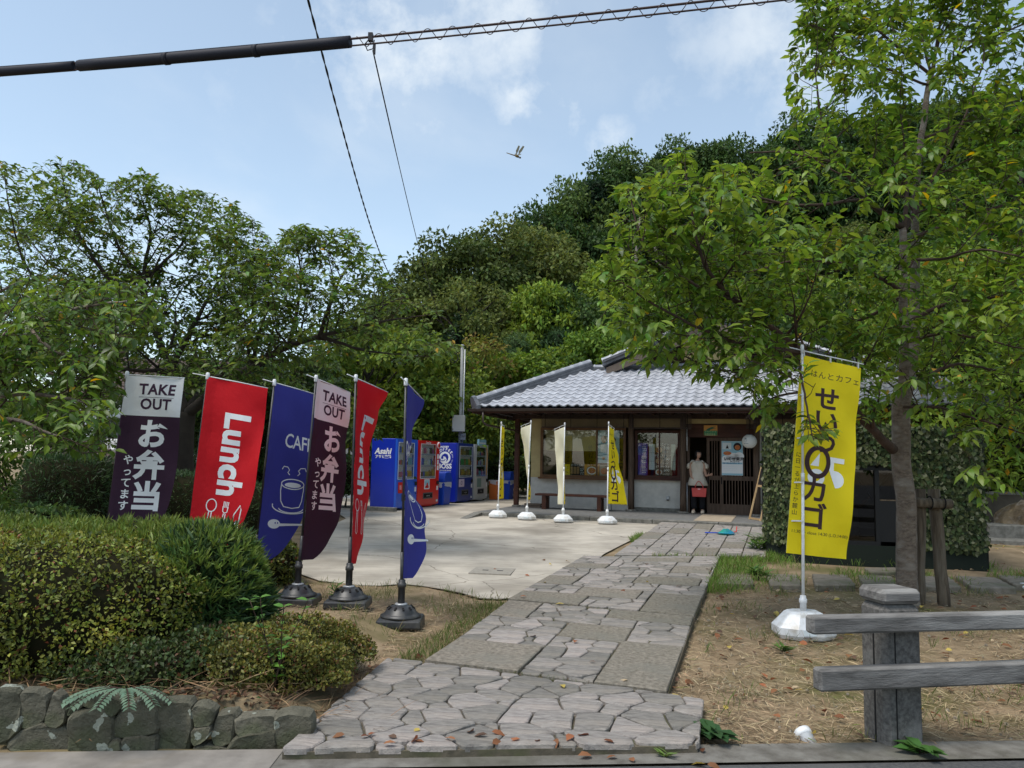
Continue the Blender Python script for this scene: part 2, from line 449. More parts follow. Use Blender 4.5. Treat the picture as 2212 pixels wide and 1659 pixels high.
for y in hy:
    for x in hx:
        h = hill_h(x, y); vs.append((x, y, -.3 + h + (1.2 * mnoise.noise((x * .06, y * .06, 1)) if h > .5 else 0) * min(1, h / 4)))
for j in range(len(hy) - 1):
    for i in range(len(hx) - 1): k = j * len(hx) + i; fs.append((k, k + 1, k + len(hx) + 1, k + len(hx)))
b = MB(); b.add(vs, fs, 0, True); tag(b.build('hill', M_hill), kind='structure')

# road and the concrete strip along it
M_asph = mat('asphalt', (.062, .062, .064), (.10, .098, .095), scale=35, rough=.92, bump=.6, bscale=160, spec=.2, c3=(.12, .115, .11), s3=.8, dist=.006)
M_kerb = mat('kerb_concrete', (.20, .188, .165), (.11, .10, .085), scale=7, rough=.92, bump=.6, bscale=110, spec=.15, c3=(.075, .075, .05), s3=1.1, dist=.006)
def strip(x0, x1, o0, o1, z, name, m, th=.1, step=1.0):
    b = MB(); n = int((x1 - x0) / step)
    for i in range(n):
        a = x0 + (x1 - x0) * i / n; c = x0 + (x1 - x0) * (i + 1) / n
        q = [(a, edge_y(a) + o0, z), (c, edge_y(c) + o0, z), (c, edge_y(c) + o1, z), (a, edge_y(a) + o1, z)]
        b.add(q, [(0, 1, 2, 3)]); b.add([(p[0], p[1], z) for p in (q[3], q[2])] + [(q[2][0], q[2][1], z - th), (q[3][0], q[3][1], z - th)], [(0, 1, 2, 3)])
    return tag(b.build(name, m), kind='structure')
strip(-60, 60, -60, -.30, .0, 'road', M_asph, step=30)
kb = strip(-60, 60, -.296, -.03, .012, 'kerb', M_kerb, step=2.0)
# the left length of the strip is paler, trowelled concrete
M_strip = mat('pale_concrete', (.27, .245, .215), (.19, .172, .15), scale=5, rough=.9, bump=.35, bscale=120, spec=.15, c3=(.15, .125, .09), s3=2.2, dist=.004)
b = MB()
for i in range(20):
    a = -60 + i * 2.94; c = a + 2.94
    if i == 19: a, c = a, -1.2
    b.add([(a, edge_y(a) - .42, .016), (c, edge_y(c) - .42 + (.1 if i == 19 else 0), .016), (c, edge_y(c) - .03, .016), (a, edge_y(a) - .03, .016)], [(0, 1, 2, 3)])
tag(b.build('pavement', M_strip), kind='structure')

# pale concrete yard
def zpath(px, py, dz):
    z = 0
    for _ in range(25): z = gh(gp(px, py, z).y) + dz
    return gp(px, py, z)
def Z8(x, y): return ((660 + .5606 * x) / 1.1573, (1280 + .5606 * y) / 1.1573)
M_yard = mat('yard_concrete', (.50, .45, .375), (.31, .28, .235), scale=1.1, rough=.93, bump=.35, bscale=60, spec=.15, c3=(.19, .165, .13), s3=.5, lo=.4, hi=.68, dist=.006, detail=9)
N_, L_ = M_yard.node_tree.nodes, M_yard.node_tree.links; B_ = N_['Principled BSDF']; src = B_.inputs['Base Color'].links[0].from_socket
tc_ = N_.new('ShaderNodeTexCoord'); nd = N_.new('ShaderNodeTexNoise'); nd.inputs['Scale'].default_value = 1.6; nd.inputs['Detail'].default_value = 6; L_.new(tc_.outputs['Object'], nd.inputs['Vector'])
vm_ = N_.new('ShaderNodeMix'); vm_.data_type = 'RGBA'; vm_.inputs['Factor'].default_value = .28; L_.new(tc_.outputs['Object'], vm_.inputs[6]); L_.new(nd.outputs['Color'], vm_.inputs[7])
vo_ = N_.new('ShaderNodeTexVoronoi'); vo_.feature = 'DISTANCE_TO_EDGE'; vo_.inputs['Scale'].default_value = .42; L_.new(vm_.outputs[2], vo_.inputs['Vector'])
mr_ = N_.new('ShaderNodeMapRange'); mr_.inputs['From Min'].default_value = .004; mr_.inputs['From Max'].default_value = .0; mr_.inputs['To Max'].default_value = .75; L_.new(vo_.outputs['Distance'], mr_.inputs['Value'])
n3_ = N_.new('ShaderNodeTexNoise'); n3_.inputs['Scale'].default_value = 5.5; n3_.inputs['Detail'].default_value = 9; n3_.inputs['Roughness'].default_value = .7
mp_ = N_.new('ShaderNodeMapping'); mp_.inputs['Scale'].default_value = (.35, 1.6, 1); mp_.inputs['Rotation'].default_value = (0, 0, .3); L_.new(tc_.outputs['Object'], mp_.inputs[0]); L_.new(mp_.outputs[0], n3_.inputs['Vector'])
m3_ = N_.new('ShaderNodeMapRange'); m3_.inputs['From Min'].default_value = .46; m3_.inputs['From Max'].default_value = .72; m3_.inputs['To Max'].default_value = .55; L_.new(n3_.outputs['Fac'], m3_.inputs['Value'])
x1_ = N_.new('ShaderNodeMix'); x1_.data_type = 'RGBA'; L_.new(m3_.outputs[0], x1_.inputs['Factor']); L_.new(src, x1_.inputs[6]); x1_.inputs[7].default_value = (.235, .21, .175, 1)
x2_ = N_.new('ShaderNodeMix'); x2_.data_type = 'RGBA'; L_.new(mr_.outputs[0], x2_.inputs['Factor']); L_.new(x1_.outputs[2], x2_.inputs[6]); x2_.inputs[7].default_value = (.09, .075, .055, 1); L_.new(x2_.outputs[2], B_.inputs['Base Color'])
edge_px = [Z8(100, 255), Z8(170, 285), Z8(250, 308), Z8(340, 322), Z8(430, 331), Z8(520, 330), Z8(620, 326), Z8(720, 334), Z8(800, 347), Z8(880, 366), Z8(960, 385), Z8(1040, 392), Z8(1092, 390)]
yp = [gpg(*q) for q in edge_px]
yp = [(p.x, p.y + .03 * math.sin(i * 2.3)) for i, p in enumerate(yp)]
yp += [(.35, 8.9), (1.55, 12.6), (2.1, 14), (3.0, 16.2), (6.6, 16.2), (6.2, 19), (2.5, 26), (-1, 34), (-8, 34), (-5.2, 24), (-4.4, 19.5), (-3.6, 17.2), (-3.6, 14.5), (-3.25, 12.6)]
bm = bmesh.new(); f = bm.faces.new([bm.verts.new((x, y, 0)) for x, y in yp]); bmesh.ops.triangulate(bm, faces=[f])
for k in range(8, 34):
    bmesh.ops.bisect_plane(bm, geom=bm.verts[:] + bm.edges[:] + bm.faces[:], plane_co=(0, k, 0), plane_no=(0, 1, 0))
for v in bm.verts: v.co.z = gh(v.co.y) + .006
for f in bm.faces:
    if f.normal.z < 0: f.normal_flip()
e = bmesh.ops.extrude_face_region(bm, geom=bm.faces[:]); 
for g in e['geom']:
    if isinstance(g, bmesh.types.BMVert): g.co.z += .007
bmesh.ops.recalc_face_normals(bm, faces=bm.faces[:])
me = bpy.data.meshes.new('concrete_yard'); bm.to_mesh(me); bm.free(); me.materials.append(M_yard)
tag(link('concrete_yard', me), kind='structure')
# drain cover let into the yard
c = gpg(*Z8(1020, 268)); dr = empty('drain_cover', (c.x, c.y, gh(c.y) + .014), R(-8), 'flat square metal drain cover set in the pale concrete yard', 'drain cover')
b = MB(); b.bb((-.28, -.3, -.02), (.28, .3, .008)); b.build('plate', mat('drain_metal', (.27, .245, .205), (.34, .31, .26), scale=20, rough=.8, bump=.4), dr)
M_slotd = mat('slot_dark', (.03, .03, .03))
for sx in (-.1, .1): b = MB(); b.bb((sx - .04, -.02, .008), (sx + .04, .02, .012)); b.build('lifting_slot', M_slotd, dr)

# ------------------------------------------------------------------ stone path
M_bed = mat('path_mortar', (.15, .125, .092), (.085, .075, .055), scale=9, rough=1, bump=.4, spec=.1, c3=(.07, .085, .03), s3=2.5)
M_flag = mat('flagstone', (.335, .308, .275), (.19, .172, .155), scale=9, rough=.78, bump=1.0, bscale=14, spec=.3, stretch=(1, 3.2, 1), obj_rand=.30, dist=.03, c3=(.35, .305, .26), s3=1.6, lo=.36, hi=.62)
M_slab = mat('rough_slab', (.27, .24, .195), (.145, .128, .10), scale=26, rough=.9, bump=1.0, bscale=30, spec=.2, obj_rand=.1, dist=.02, c3=(.19, .18, .15), s3=2.0)
PZ = .07
def P2(q, dz=PZ): p = zpath(q[0], q[1], dz); return (p.x, p.y)
path_root = None
def bed(polys):
    b = MB()
    for poly in polys:
        if area(poly) < 0: poly = poly[::-1]
        n = len(poly); vs = [(x, y, gh(y) + PZ - .022) for x, y in poly] + [(x, y, gh(y) - .12) for x, y in poly]
        b.add(vs, [tuple(range(n))] + [(i, n + i, n + (i + 1) % n, (i + 1) % n) for i in range(n)])
    return tag(b.build('stone_path', M_bed), kind='structure')
far_mb = MB(); n_stone = 0
def stone(poly, m, name, rg, h=0.0, ch=.007, tilt=.006, jagged=True):
    global n_stone
    if len(poly) < 3 or abs(area(poly)) < .0012: return
    if area(poly) < 0: poly = poly[::-1]
    if jagged: poly = jag(bevel_poly(poly, .018), rg, .006, .10)
    cx = sum(p[0] for p in poly) / len(poly); cy = sum(p[1] for p in poly) / len(poly)
    z0 = gh(cy) + PZ; slope = .025 if 7 < cy < 17.4 else 0; dz = h + rg.uniform(-.004, .005); tx, ty = rg.uniform(-tilt, tilt), rg.uniform(-tilt, tilt)
    def zz(x, y, d): return slope * (y - cy) + dz + tx * (x - cx) / .3 + ty * (y - cy) / .3 + d
    n = len(poly); top = [(cx + (x - cx) * (1 - ch / max(.03, math.hypot(x - cx, y - cy))), cy + (y - cy) * (1 - ch / max(.03, math.hypot(x - cx, y - cy)))) for x, y in poly]
    vs = [(x - cx, y - cy, zz(x, y, -.035)) for x, y in poly] + [(x - cx, y - cy, zz(x, y, -.007)) for x, y in poly] + [(x - cx, y - cy, zz(x, y, 0)) for x, y in top]
    fs = []
    for r in range(2): fs += [(r * n + i, r * n + (i + 1) % n, (r + 1) * n + (i + 1) % n, (r + 1) * n + i) for i in range(n)]
    fs.append(tuple(range(2 * n, 3 * n)))
    if n_stone >= 292 or cy > 13.2:
        far_mb.add([(v[0] + cx, v[1] + cy, v[2] + z0) for v in vs], fs, 0 if m is M_flag else 1); return
    n_stone += 1
    b = MB(); b.add(vs, fs); o = b.build(name, m, path_root); o.location = (cx, cy, z0)
rg = random.Random(21)
apron = [P2(q) for q in ((607, 1617), (688, 1556), (748, 1512), (790, 1462), (838, 1419), (925, 1433), (1140, 1460), (1300, 1478), (1442, 1497), (1520, 1508), (1510, 1603), (1060, 1611))]
ap_convex = apron
B_q = [P2(Z8(*q)) for q in ((712, 658), (1800, 803), (1918, 467), (1090, 392))]        # near-left, near-right, far-right, far-left
C_q = [P2(Z8(*q)) for q in ((1084, 384), (1921, 461), (2036, 196), (1420, 196))]
C2_q = [P2(Z8(*q)) for q in ((1470, 164), (2036, 192), (2070, 150), (1640, 130))]
D_q = [P2(Z8(*q)) for q in ((1560, 190), (2240, 198), (2260, 70), (1770, 44))]
def expand(poly, d):
    cx = sum(p[0] for p in poly) / len(poly); cy = sum(p[1] for p in poly) / len(poly)
    return [(x + (x - cx) * d, y + (y - cy) * d) for x, y in poly]
path_root = bed([expand(apron, -.006), B_q, C_q, D_q])
def bil(q, s, t):                                  # s: 0 left .. 1 right, t: 0 near .. 1 far
    a = [q[0][i] + (q[1][i] - q[0][i]) * s for i in (0, 1)]; b2 = [q[3][i] + (q[2][i] - q[3][i]) * s for i in (0, 1)]
    return (a[0] + (b2[0] - a[0]) * t, a[1] + (b2[1] - a[1]) * t)
def patch(q, s0, s1, t0, t1): return [bil(q, s0, t0), bil(q, s1, t0), bil(q, s1, t1), bil(q, s0, t1)]
def crazy(poly, n, gap=.007, wv=.012, ch=.007):
    S = scatter(poly, n, rg); Wt = [rg.uniform(-1, 1) * wv for _ in S]
    for c in voronoi(S, poly, gap, Wt): stone(c, M_flag, 'paving_stone', rg, ch=ch)
def slab(poly): stone(inset(poly, .009), M_slab, 'paving_slab', rg, h=.003, ch=.012, tilt=.004, jagged=False)
# apron: split it in convex pieces only for clipping; every stone is one cell
S = scatter([(-1.3, 4.2), (1.4, 4.2), (1.4, 5.6), (-1.1, 6.4)], 92, rg)
def convex_clip(cell, poly):
    # poly is nearly convex: clip the cell by each of its sides
    sg = 1 if area(poly) > 0 else -1
    for i in range(len(poly)):
        a, c = poly[i], poly[(i + 1) % len(poly)]; ex, ey = c[0] - a[0], c[1] - a[1]
        cell = clip_half(cell, a, (sg * ey, -sg * ex))
        if len(cell) < 3: return []
    return cell
ap_hull = [apron[0], apron[4], apron[9], apron[10]]
Wt = [rg.uniform(-1, 1) * .016 for _ in S]
box = [(-2.2, 3.8), (2.2, 3.8), (2.2, 7), (-2.2, 7)]
for cidx, cell in enumerate(voronoi(S, box, .006, Wt)):
    if len(cell) < 3: continue
    cc = convex_clip(cell, ap_hull)
    if len(cc) >= 3: stone(cc, M_flag, 'paving_stone', rg, ch=.009, tilt=.008)
q = B_q
for a in ((0, .42, 0, .32), (.72, 1, 0, .53), (.42, .74, .5, .72), (0, .2, .70, 1), (.57, 1, .84, 1)): slab(patch(q, *a))
crazy(patch(q, .42, .72, 0, .49), 17); crazy(patch(q, 0, .42, .32, .70), 17); crazy(patch(q, .2, .57, .72, 1), 15); crazy(patch(q, .74, 1, .53, .84), 9); crazy(patch(q, .42, .74, .72, .84), 5)
crazy(patch(q, .57, .74, .72, .84), 2)
q = C_q
for a in ((0, .40, 0, .15), (.72, 1, .0, .24), (.3, .66, .13, .27), (0, .22, .30, .47), (.55, .95, .38, .50), (.72, .98, .60, .74), (0, .28, .66, .78), (.4, .8, .84, .94)): slab(patch(q, *a))
for a, n in (((.40, .72, 0, .13), 7), ((0, .3, .15, .30), 8), ((.3, .72, .27, .38), 10), ((.66, .72, .13, .27), 1), ((.72, 1, .24, .38), 7), ((.22, .55, .30, .50), 12), ((0, .22, .47, .66), 8), ((.22, .55, .50, .66), 9), ((.55, 1, .50, .60), 9), ((.95, 1, .38, .5), 1), ((.28, .72, .66, .84), 14), ((.72, 1, .74, .84), 5), ((0, .28, .78, 1), 7), ((.28, .4, .84, 1), 4), ((.4, .8, .94, 1), 4), ((.8, 1, .84, 1), 5), ((.55, .72, .60, .66), 2), ((.98, 1, .6, .74), 1)): crazy(patch(q, *a), n, .008)
q = D_q
for i in range(6):
    for j in range(5):
        p4 = patch(q, i / 6, (i + 1) / 6, j / 5, (j + 1) / 5)
        (slab(p4) if (i * 7 + j * 3) % 5 == 1 else crazy(p4, 6, .008))
o = far_mb.build('paving_stone', [M_flag, M_slab], path_root); tag(o, kind='stuff')

# ------------------------------------------------------------------ stepping slabs across the dry ground
M_step = mat('stepping_slab', (.25, .215, .17), (.16, .135, .10), scale=9, rough=.92, bump=.6, bscale=50, obj_rand=.12, c3=(.12, .12, .07), s3=1.5)
steps = [((1548, 1238), (1622, 1238), (1628, 1264), (1553, 1262)), ((1655, 1238), (1722, 1240), (1732, 1268), (1664, 1266)), ((1754, 1238), (1830, 1240), (1848, 1266), (1762, 1267)),
         ((1853, 1240), (1926, 1243), (1940, 1268), (1866, 1268)), ((1984, 1242), (2050, 1244), (2076, 1270), (2000, 1270)), ((2064, 1242), (2150, 1246), (2196, 1272), (2100, 1272)), ((2152, 1240), (2240, 1246), (2290, 1266), (2190, 1264)), ((1866, 1226), (1935, 1225), (1938, 1237), (1880, 1238))]
step_lab = ['pale stepping slab nearest the stone path edge', 'stepping slab just left of the large yellow banner pole', 'stepping slab right of the large yellow banner pole', 'stepping slab just left of the big tree trunk', 'stepping slab behind the tree stakes',
            'stepping slab right of the tree stakes in front of the camouflage booth', 'stepping slab at the far right edge of the dry ground', 'small rounded stepping stone against the camouflage booth behind the others']
for q, lab in zip(steps, step_lab):
    P = [P2(c, .05) for c in q]; cx = sum(p[0] for p in P) / 4; cy = sum(p[1] for p in P) / 4
    poly = jag(bevel_poly([(x - cx, y - cy) for x, y in P], .03), rg, .012, .12)
    if area(poly) < 0: poly = poly[::-1]
    n = len(poly); z = G(cx, cy) + .055
    b = MB(); vs = [(x, y, -.1) for x, y in poly] + [(x, y, -.012) for x, y in poly] + [(x * .97, y * .97, 0) for x, y in poly]
    b.add(vs, [(r * n + i, r * n + (i + 1) % n, (r + 1) * n + (i + 1) % n, (r + 1) * n + i) for r in range(2) for i in range(n)] + [tuple(range(2 * n, 3 * n))])
    o = b.build('stepping_slab', M_step); o.location = (cx, cy, z); tag(o, lab, 'stepping stone', 'slabs laid across the dry ground')

# ------------------------------------------------------------------ low wall of field stones under the hedge
M_wstone = mat('field_stone', (.165, .155, .115), (.085, .08, .058), scale=6, rough=.95, bump=1.0, bscale=22, spec=.15, obj_rand=.22, c3=(.13, .145, .08), s3=2.4, dist=.04)
def lichen(m):
    N, L = m.node_tree.nodes, m.node_tree.links; b = N['Principled BSDF']; src = b.inputs['Base Color'].links[0].from_socket
    tc = N.new('ShaderNodeTexCoord'); vo = N.new('ShaderNodeTexVoronoi'); vo.inputs['Scale'].default_value = 9; vo.inputs['Randomness'].default_value = 1
    nz = N.new('ShaderNodeTexNoise'); nz.inputs['Scale'].default_value = 14; nz.inputs['Detail'].default_value = 6
    oi = N.new('ShaderNodeObjectInfo'); ad = N.new('ShaderNodeVectorMath'); ad.operation = 'ADD'; L.new(tc.outputs['Object'], ad.inputs[0]); L.new(oi.outputs['Location'], ad.inputs[1])
    mx = N.new('ShaderNodeMix'); mx.data_type = 'RGBA'; mx.inputs['Factor'].default_value = .12; L.new(ad.outputs[0], mx.inputs[6]); L.new(nz.outputs['Color'], mx.inputs[7])
    L.new(ad.outputs[0], nz.inputs['Vector']); L.new(mx.outputs[2], vo.inputs['Vector'])
    n3 = N.new('ShaderNodeTexNoise'); n3.inputs['Scale'].default_value = 3.3; L.new(ad.outputs[0], n3.inputs['Vector'])
    m3 = N.new('ShaderNodeMapRange'); m3.inputs['From Min'].default_value = .40; m3.inputs['From Max'].default_value = .66; m3.inputs['To Min'].default_value = .06; m3.inputs['To Max'].default_value = .36; L.new(n3.outputs['Fac'], m3.inputs['Value'])
    lt = N.new('ShaderNodeMath'); lt.operation = 'LESS_THAN'; L.new(vo.outputs['Distance'], lt.inputs[0]); L.new(m3.outputs[0], lt.inputs[1])
    x = N.new('ShaderNodeMix'); x.data_type = 'RGBA'; L.new(lt.outputs[0], x.inputs['Factor']); L.new(src, x.inputs[6]); x.inputs[7].default_value = (.33, .35, .29, 1); L.new(x.outputs[2], b.inputs['Base Color'])
lichen(M_wstone)
wl_ = Vector((1, .088, 0)).normalized(); wn_ = Vector((.088, -1, 0)).normalized()
stone_wall = empty('stone_wall', (-1.25, edge_y(-1.25), 0), 0, 'low retaining wall of lichen spotted field stones below the clipped hedge', 'stone wall')
b = MB(); 
for i in range(6):
    a = -1.75 - i * 1.2; c = a - 1.2
    b.add([(a + 1.25, edge_y(a) - edge_y(-1.25) + .13, -.05), (c + 1.25, edge_y(c) - edge_y(-1.25) + .13, -.05), (c + 1.25, edge_y(c) - edge_y(-1.25) + .16, .23), (a + 1.25, edge_y(a) - edge_y(-1.25) + .16, .23)], [(0, 1, 2, 3)])
b.build('mortar', M_bed, stone_wall)
wall_px = [(30, 1480, 34), (130, 1500, 90), (60, 1600, 120), (118, 1450 + 30, 40)]
# stone outlines read off the photo's wall (zoom coordinates), turned into metres along the wall
def W2(x, y):
    px, py = x * .3888 / 1.1573, (1275 + y * .3888) / 1.1573
    d = ray(px, py); Yp = edge_y(-1.25); # intersect with the wall plane
    n = Vector((-.088, 1, 0)); p0 = Vector((0, 4.505, 0)); C = Vector((0, 0, CZ)); t = (p0 - C).dot(n) / d.dot(n); p = C + d * t
    return ((p - Vector((-1.25, edge_y(-1.25), 0))).dot(wl_), p.z)
wall_st = [[(-70, 1190), (70, 1190), (75, 1300), (85, 1420), (0, 1510), (-70, 1520)], [(82, 1200), (170, 1185), (255, 1230), (250, 1350), (170, 1420), (85, 1430), (78, 1300)], [(262, 1330), (300, 1195), (345, 1215), (385, 1330), (370, 1400), (300, 1420), (255, 1400)],
           [(10, 1530), (95, 1440), (240, 1400), (300, 1430), (400, 1420), (405, 1570), (60, 1570)], [(395, 1350), (410, 1270), (440, 1205), (520, 1210), (500, 1280), (430, 1330)], [(455, 1205), (610, 1220), (625, 1270), (520, 1290)], [(640, 1300), (650, 1235), (700, 1222), (760, 1260), (740, 1310), (680, 1340)],
           [(415, 1380), (440, 1330), (620, 1290), (690, 1360), (695, 1480), (655, 1570), (420, 1570)], [(700, 1400), (760, 1300), (860, 1240), (975, 1245), (980, 1440), (890, 1470), (705, 1480)], [(665, 1570), (680, 1490), (745, 1485), (750, 1570)], [(758, 1570), (762, 1490), (900, 1475), (975, 1470), (975, 1570)],
           [(990, 1270), (1090, 1260), (1195, 1270), (1200, 1400), (1180, 1500), (1170, 1570), (985, 1570)], [(1205, 1290), (1270, 1265), (1355, 1290), (1340, 1390), (1240, 1410), (1210, 1390)], [(1205, 1430), (1290, 1415), (1330, 1400), (1320, 1480), (1250, 1530), (1205, 1520)],
           [(1335, 1490), (1350, 1400), (1390, 1330), (1500, 1330), (1490, 1450), (1440, 1530), (1350, 1540)], [(1215, 1570), (1230, 1540), (1330, 1530), (1420, 1550), (1420, 1570)], [(1510, 1460), (1500, 1350), (1640, 1340), (1745, 1330), (1750, 1420), (1600, 1470)], [(1440, 1570), (1500, 1480), (1740, 1430), (1752, 1570)], [(1762, 1570), (1760, 1340), (1830, 1325), (1960, 1330), (1985, 1400), (1960, 1580)]]
for q in wall_st:
    poly = [W2(*c) for c in q]
    if area(poly) < 0: poly = poly[::-1]
    poly = jag(bevel_poly(poly, .016), rg, .009, .05); n = len(poly)
    cx = sum(p[0] for p in poly) / n; cz = sum(p[1] for p in poly) / n; bul = rg.uniform(.05, .085)
    vs = []; fs = []
    for sc_, d in ((1.17, -.03), (1.16, bul * .45), (1.12, bul * .8), (1.02, bul * 1.0)):
        for x, z in poly:
            X, Zz = cx + (x - cx) * sc_, cz + (z - cz) * sc_; nn = mnoise.noise((X * 9, Zz * 9, cx * 5)) * .03 + mnoise.noise((X * 24, Zz * 24, cx)) * .010
            p = Vector((0, .10, 0)) + wl_ * X + wn_ * (d + (nn if d else 0)); vs.append((p.x, p.y, Zz))
    for r in range(3): fs += [(r * n + i, r * n + (i + 1) % n, (r + 1) * n + (i + 1) % n, (r + 1) * n + i) for i in range(n)]
    fs.append(tuple(range(3 * n, 4 * n)))
    cen = Vector((0, .06, 0)) + wl_ * cx + Vector((0, 0, cz)); b = MB(); b.add([Vector(v) - cen for v in vs], fs, 0, False); o = b.build('stone', M_wstone, stone_wall); o.location = cen
# continue the wall out of frame on the left
for i in range(16):
    o = stone_wall.children[(1, 2, 7, 8, 11, 4)[i % 6] + 1].copy(); COL.objects.link(o); o.location = Vector((0, .06, 0)) + wl_ * (W2(-70, 1400)[0] - .16 - i * .26) + Vector((0, 0, .11 + .02 * (i % 2))); o.parent = stone_wall
# ================================================================== SHOP
YAW = R(-19)
Uv = Vector((math.cos(YAW), math.sin(YAW), 0)); Vv = Vector((-math.sin(YAW), math.cos(YAW), 0)); O0 = Vector((.569, 21.4, 0))
def LW(u, v, w=0): return O0 + Uv * u + Vv * v + Vector((0, 0, w))
FZ = .36
M_wood = mat('dark_timber', (.055, .028, .018), (.026, .013, .009), scale=3, rough=.65, bump=.3, bscale=30, stretch=(6, 6, .5), spec=.3)
M_woodr = mat('red_timber', (.075, .026, .014), (.04, .014, .009), scale=3, rough=.6, bump=.2, bscale=30, spec=.3)
M_oak = mat('window_timber', (.16, .075, .026), (.09, .04, .015), scale=3, rough=.5, bump=.2, bscale=40, spec=.35)
M_log = mat('weathered_post', (.135, .09, .062), (.065, .042, .03), scale=4, rough=.85, bump=.5, bscale=30, stretch=(5, 5, .4))
M_door = mat('door_timber', (.125, .082, .058), (.075, .048, .034), scale=4, rough=.75, bump=.3, bscale=40, stretch=(5, 5, .5))
M_plast = mat('grey_plaster', (.54, .515, .465), (.45, .43, .39), scale=6, rough=.95, bump=.15, bscale=120, spec=.1)
M_cream = mat('cream_plaster', (.50, .40, .20), (.40, .31, .15), scale=3, rough=.95, bump=.15, bscale=120, spec=.1)
M_floor = mat('porch_floor', (.185, .18, .172), (.12, .118, .112), scale=12, rough=.8, bump=.4, bscale=140, spec=.3, c3=(.14, .145, .14), s3=1.2, dist=.004)
M_kstone = mat('porch_kerb', (.22, .21, .185), (.12, .115, .10), scale=10, rough=.9, bump=.6, bscale=60)
M_tile = mat('silver_roof_tile', (.46, .465, .49), (.37, .375, .40), scale=7, rough=.42, bump=.12, bscale=60, spec=.6, obj_rand=.13, c3=(.18, .18, .19), s3=3.0)
M_tiled = mat('dark_roof_tile', (.13, .135, .15), (.085, .088, .10), scale=6, rough=.45, bump=.2, bscale=50, spec=.55, c3=(.2, .2, .215), s3=2.4)
M_dark = mat('interior_dark', (.012, .011, .011), rough=.9)
M_inwall = mat('interior_wall', (.10, .075, .045), rough=.9)
M_white = mat('white_print', (.80, .80, .80), rough=.6)
M_black = mat('black_print', (.018, .015, .016), rough=.6)
M_paper = mat('poster_paper', (.66, .72, .74), rough=.5)
M_steel = mat('grey_steel', (.42, .43, .44), (.34, .35, .36), scale=9, rough=.42, metal=.35, spec=.5)
def glass_mat(name, tintc, refl):
    m = bpy.data.materials.new(name); m.use_nodes = True; N, L = m.node_tree.nodes, m.node_tree.links; N.remove(N['Principled BSDF'])
    t = N.new('ShaderNodeBsdfTransparent'); t.inputs[0].default_value = (*tintc, 1); g = N.new('ShaderNodeBsdfGlossy'); g.inputs['Roughness'].default_value = .015
    lw = N.new('ShaderNodeLayerWeight'); lw.inputs[0].default_value = .35; ad = N.new('ShaderNodeMath'); ad.operation = 'MULTIPLY_ADD'; ad.inputs[1].default_value = .32; ad.inputs[2].default_value = refl
    x = N.new('ShaderNodeMixShader'); L.new(lw.outputs['Fresnel'], ad.inputs[0]); L.new(ad.outputs[0], x.inputs[0]); L.new(t.outputs[0], x.inputs[1]); L.new(g.outputs[0], x.inputs[2]); L.new(x.outputs[0], N['Material Output'].inputs['Surface'])
    return m
M_dglass = glass_mat('door_glass', (.55, .55, .52), -.02)
M_glass = glass_mat('window_glass', (.88, .90, .88), .045)
shop = empty('shop', O0, YAW, 'small Japanese cafe with a grey tiled hip and gable roof and a timber front', 'building')
def MF(u, v, w): return Matrix(((1, 0, 0, u), (0, 0, -1, v), (0, 1, 0, w), (0, 0, 0, 1)))      # print on a face that looks to the front
def sh(mb, name, m, parent=None, **k): return mb.build(name, m, parent or shop, **k)
# porch
b = MB(); b.bb((-.5, -2.74, -.25), (9.5, 6.5, FZ)); sh(b, 'porch_floor', M_floor)
for i in range(7):
    b = MB(); a = -.5 + i * 1.43; b.bb((a + .006, -2.96, -.25), (a + 1.424, -2.75, FZ + .004), ch=.012); sh(b, 'kerb_stone', M_kstone)
b = MB(); b.add([(-.5, -2.96, FZ), (-.28, -2.96, FZ), (-.2, -4.9, .2), (-.36, -4.9, .2), (-.5, -2.96, .1), (-.28, -2.96, .1), (-.2, -4.9, .1), (-.36, -4.9, .1)], [(0, 3, 2, 1), (1, 2, 6, 5), (0, 4, 7, 3), (3, 7, 6, 2)]); sh(b, 'ramp_kerb', M_kstone)
# pale strips let into the porch floor in front of the door
M_mat = mat('pale_plank', (.40, .33, .245), (.31, .25, .18), scale=5, rough=.85, bump=.3, bscale=40)
for i in range(9):
    b = MB(); v = -2.70 + i * .262; b.bb((4.66, v, FZ), (5.47, v + .235, FZ + .012), ch=.004); sh(b, 'floor_plank', M_mat)
# walls
b = MB(); b.bb((-.02, .06, FZ), (2.76, .18, 1.17)); sh(b, 'wall', M_plast)
b = MB(); b.bb((2.86, .06, FZ + .1), (4.08, .18, 1.20)); sh(b, 'wall', M_plast)
b = MB(); b.bb((2.86, .075, FZ), (4.08, .18, FZ + .098)); sh(b, 'wall_footing', M_kstone)
b = MB(); b.bb((-.02, .06, 1.171), (.26, .18, 2.98)); sh(b, 'wall', M_cream)
b = MB(); b.bb((-.02, .181, FZ), (.10, 7, 2.98)); sh(b, 'wall', M_cream)
b = MB(); b.bb((.262, .08, 2.56), (4.2, .18, 2.98)); sh(b, 'wall', M_cream)
b = MB(); b.bb((4.21, .08, 2.66), (9.8, .18, 2.98)); sh(b, 'wall', M_cream)
b = MB(); b.bb((5.98, .06, FZ), (9.8, .18, 2.65)); sh(b, 'wall', M_plast)
b = MB(); b.bb((9.7, .19, FZ), (9.8, 7, 2.98)); sh(b, 'wall', M_cream)
b = MB(); b.bb((.11, 3.2, FZ), (9.69, 3.3, 2.98)); sh(b, 'partition_wall', M_inwall)
b = MB(); b.bb((.1, .2, 2.99), (9.7, 7, 3.05)); sh(b, 'ceiling', M_wood)
b = MB(); b.bb((4.22, .06, 2.31), (5.97, .15, 2.655)); 
sh(b, 'lintel_board', M_woodr)
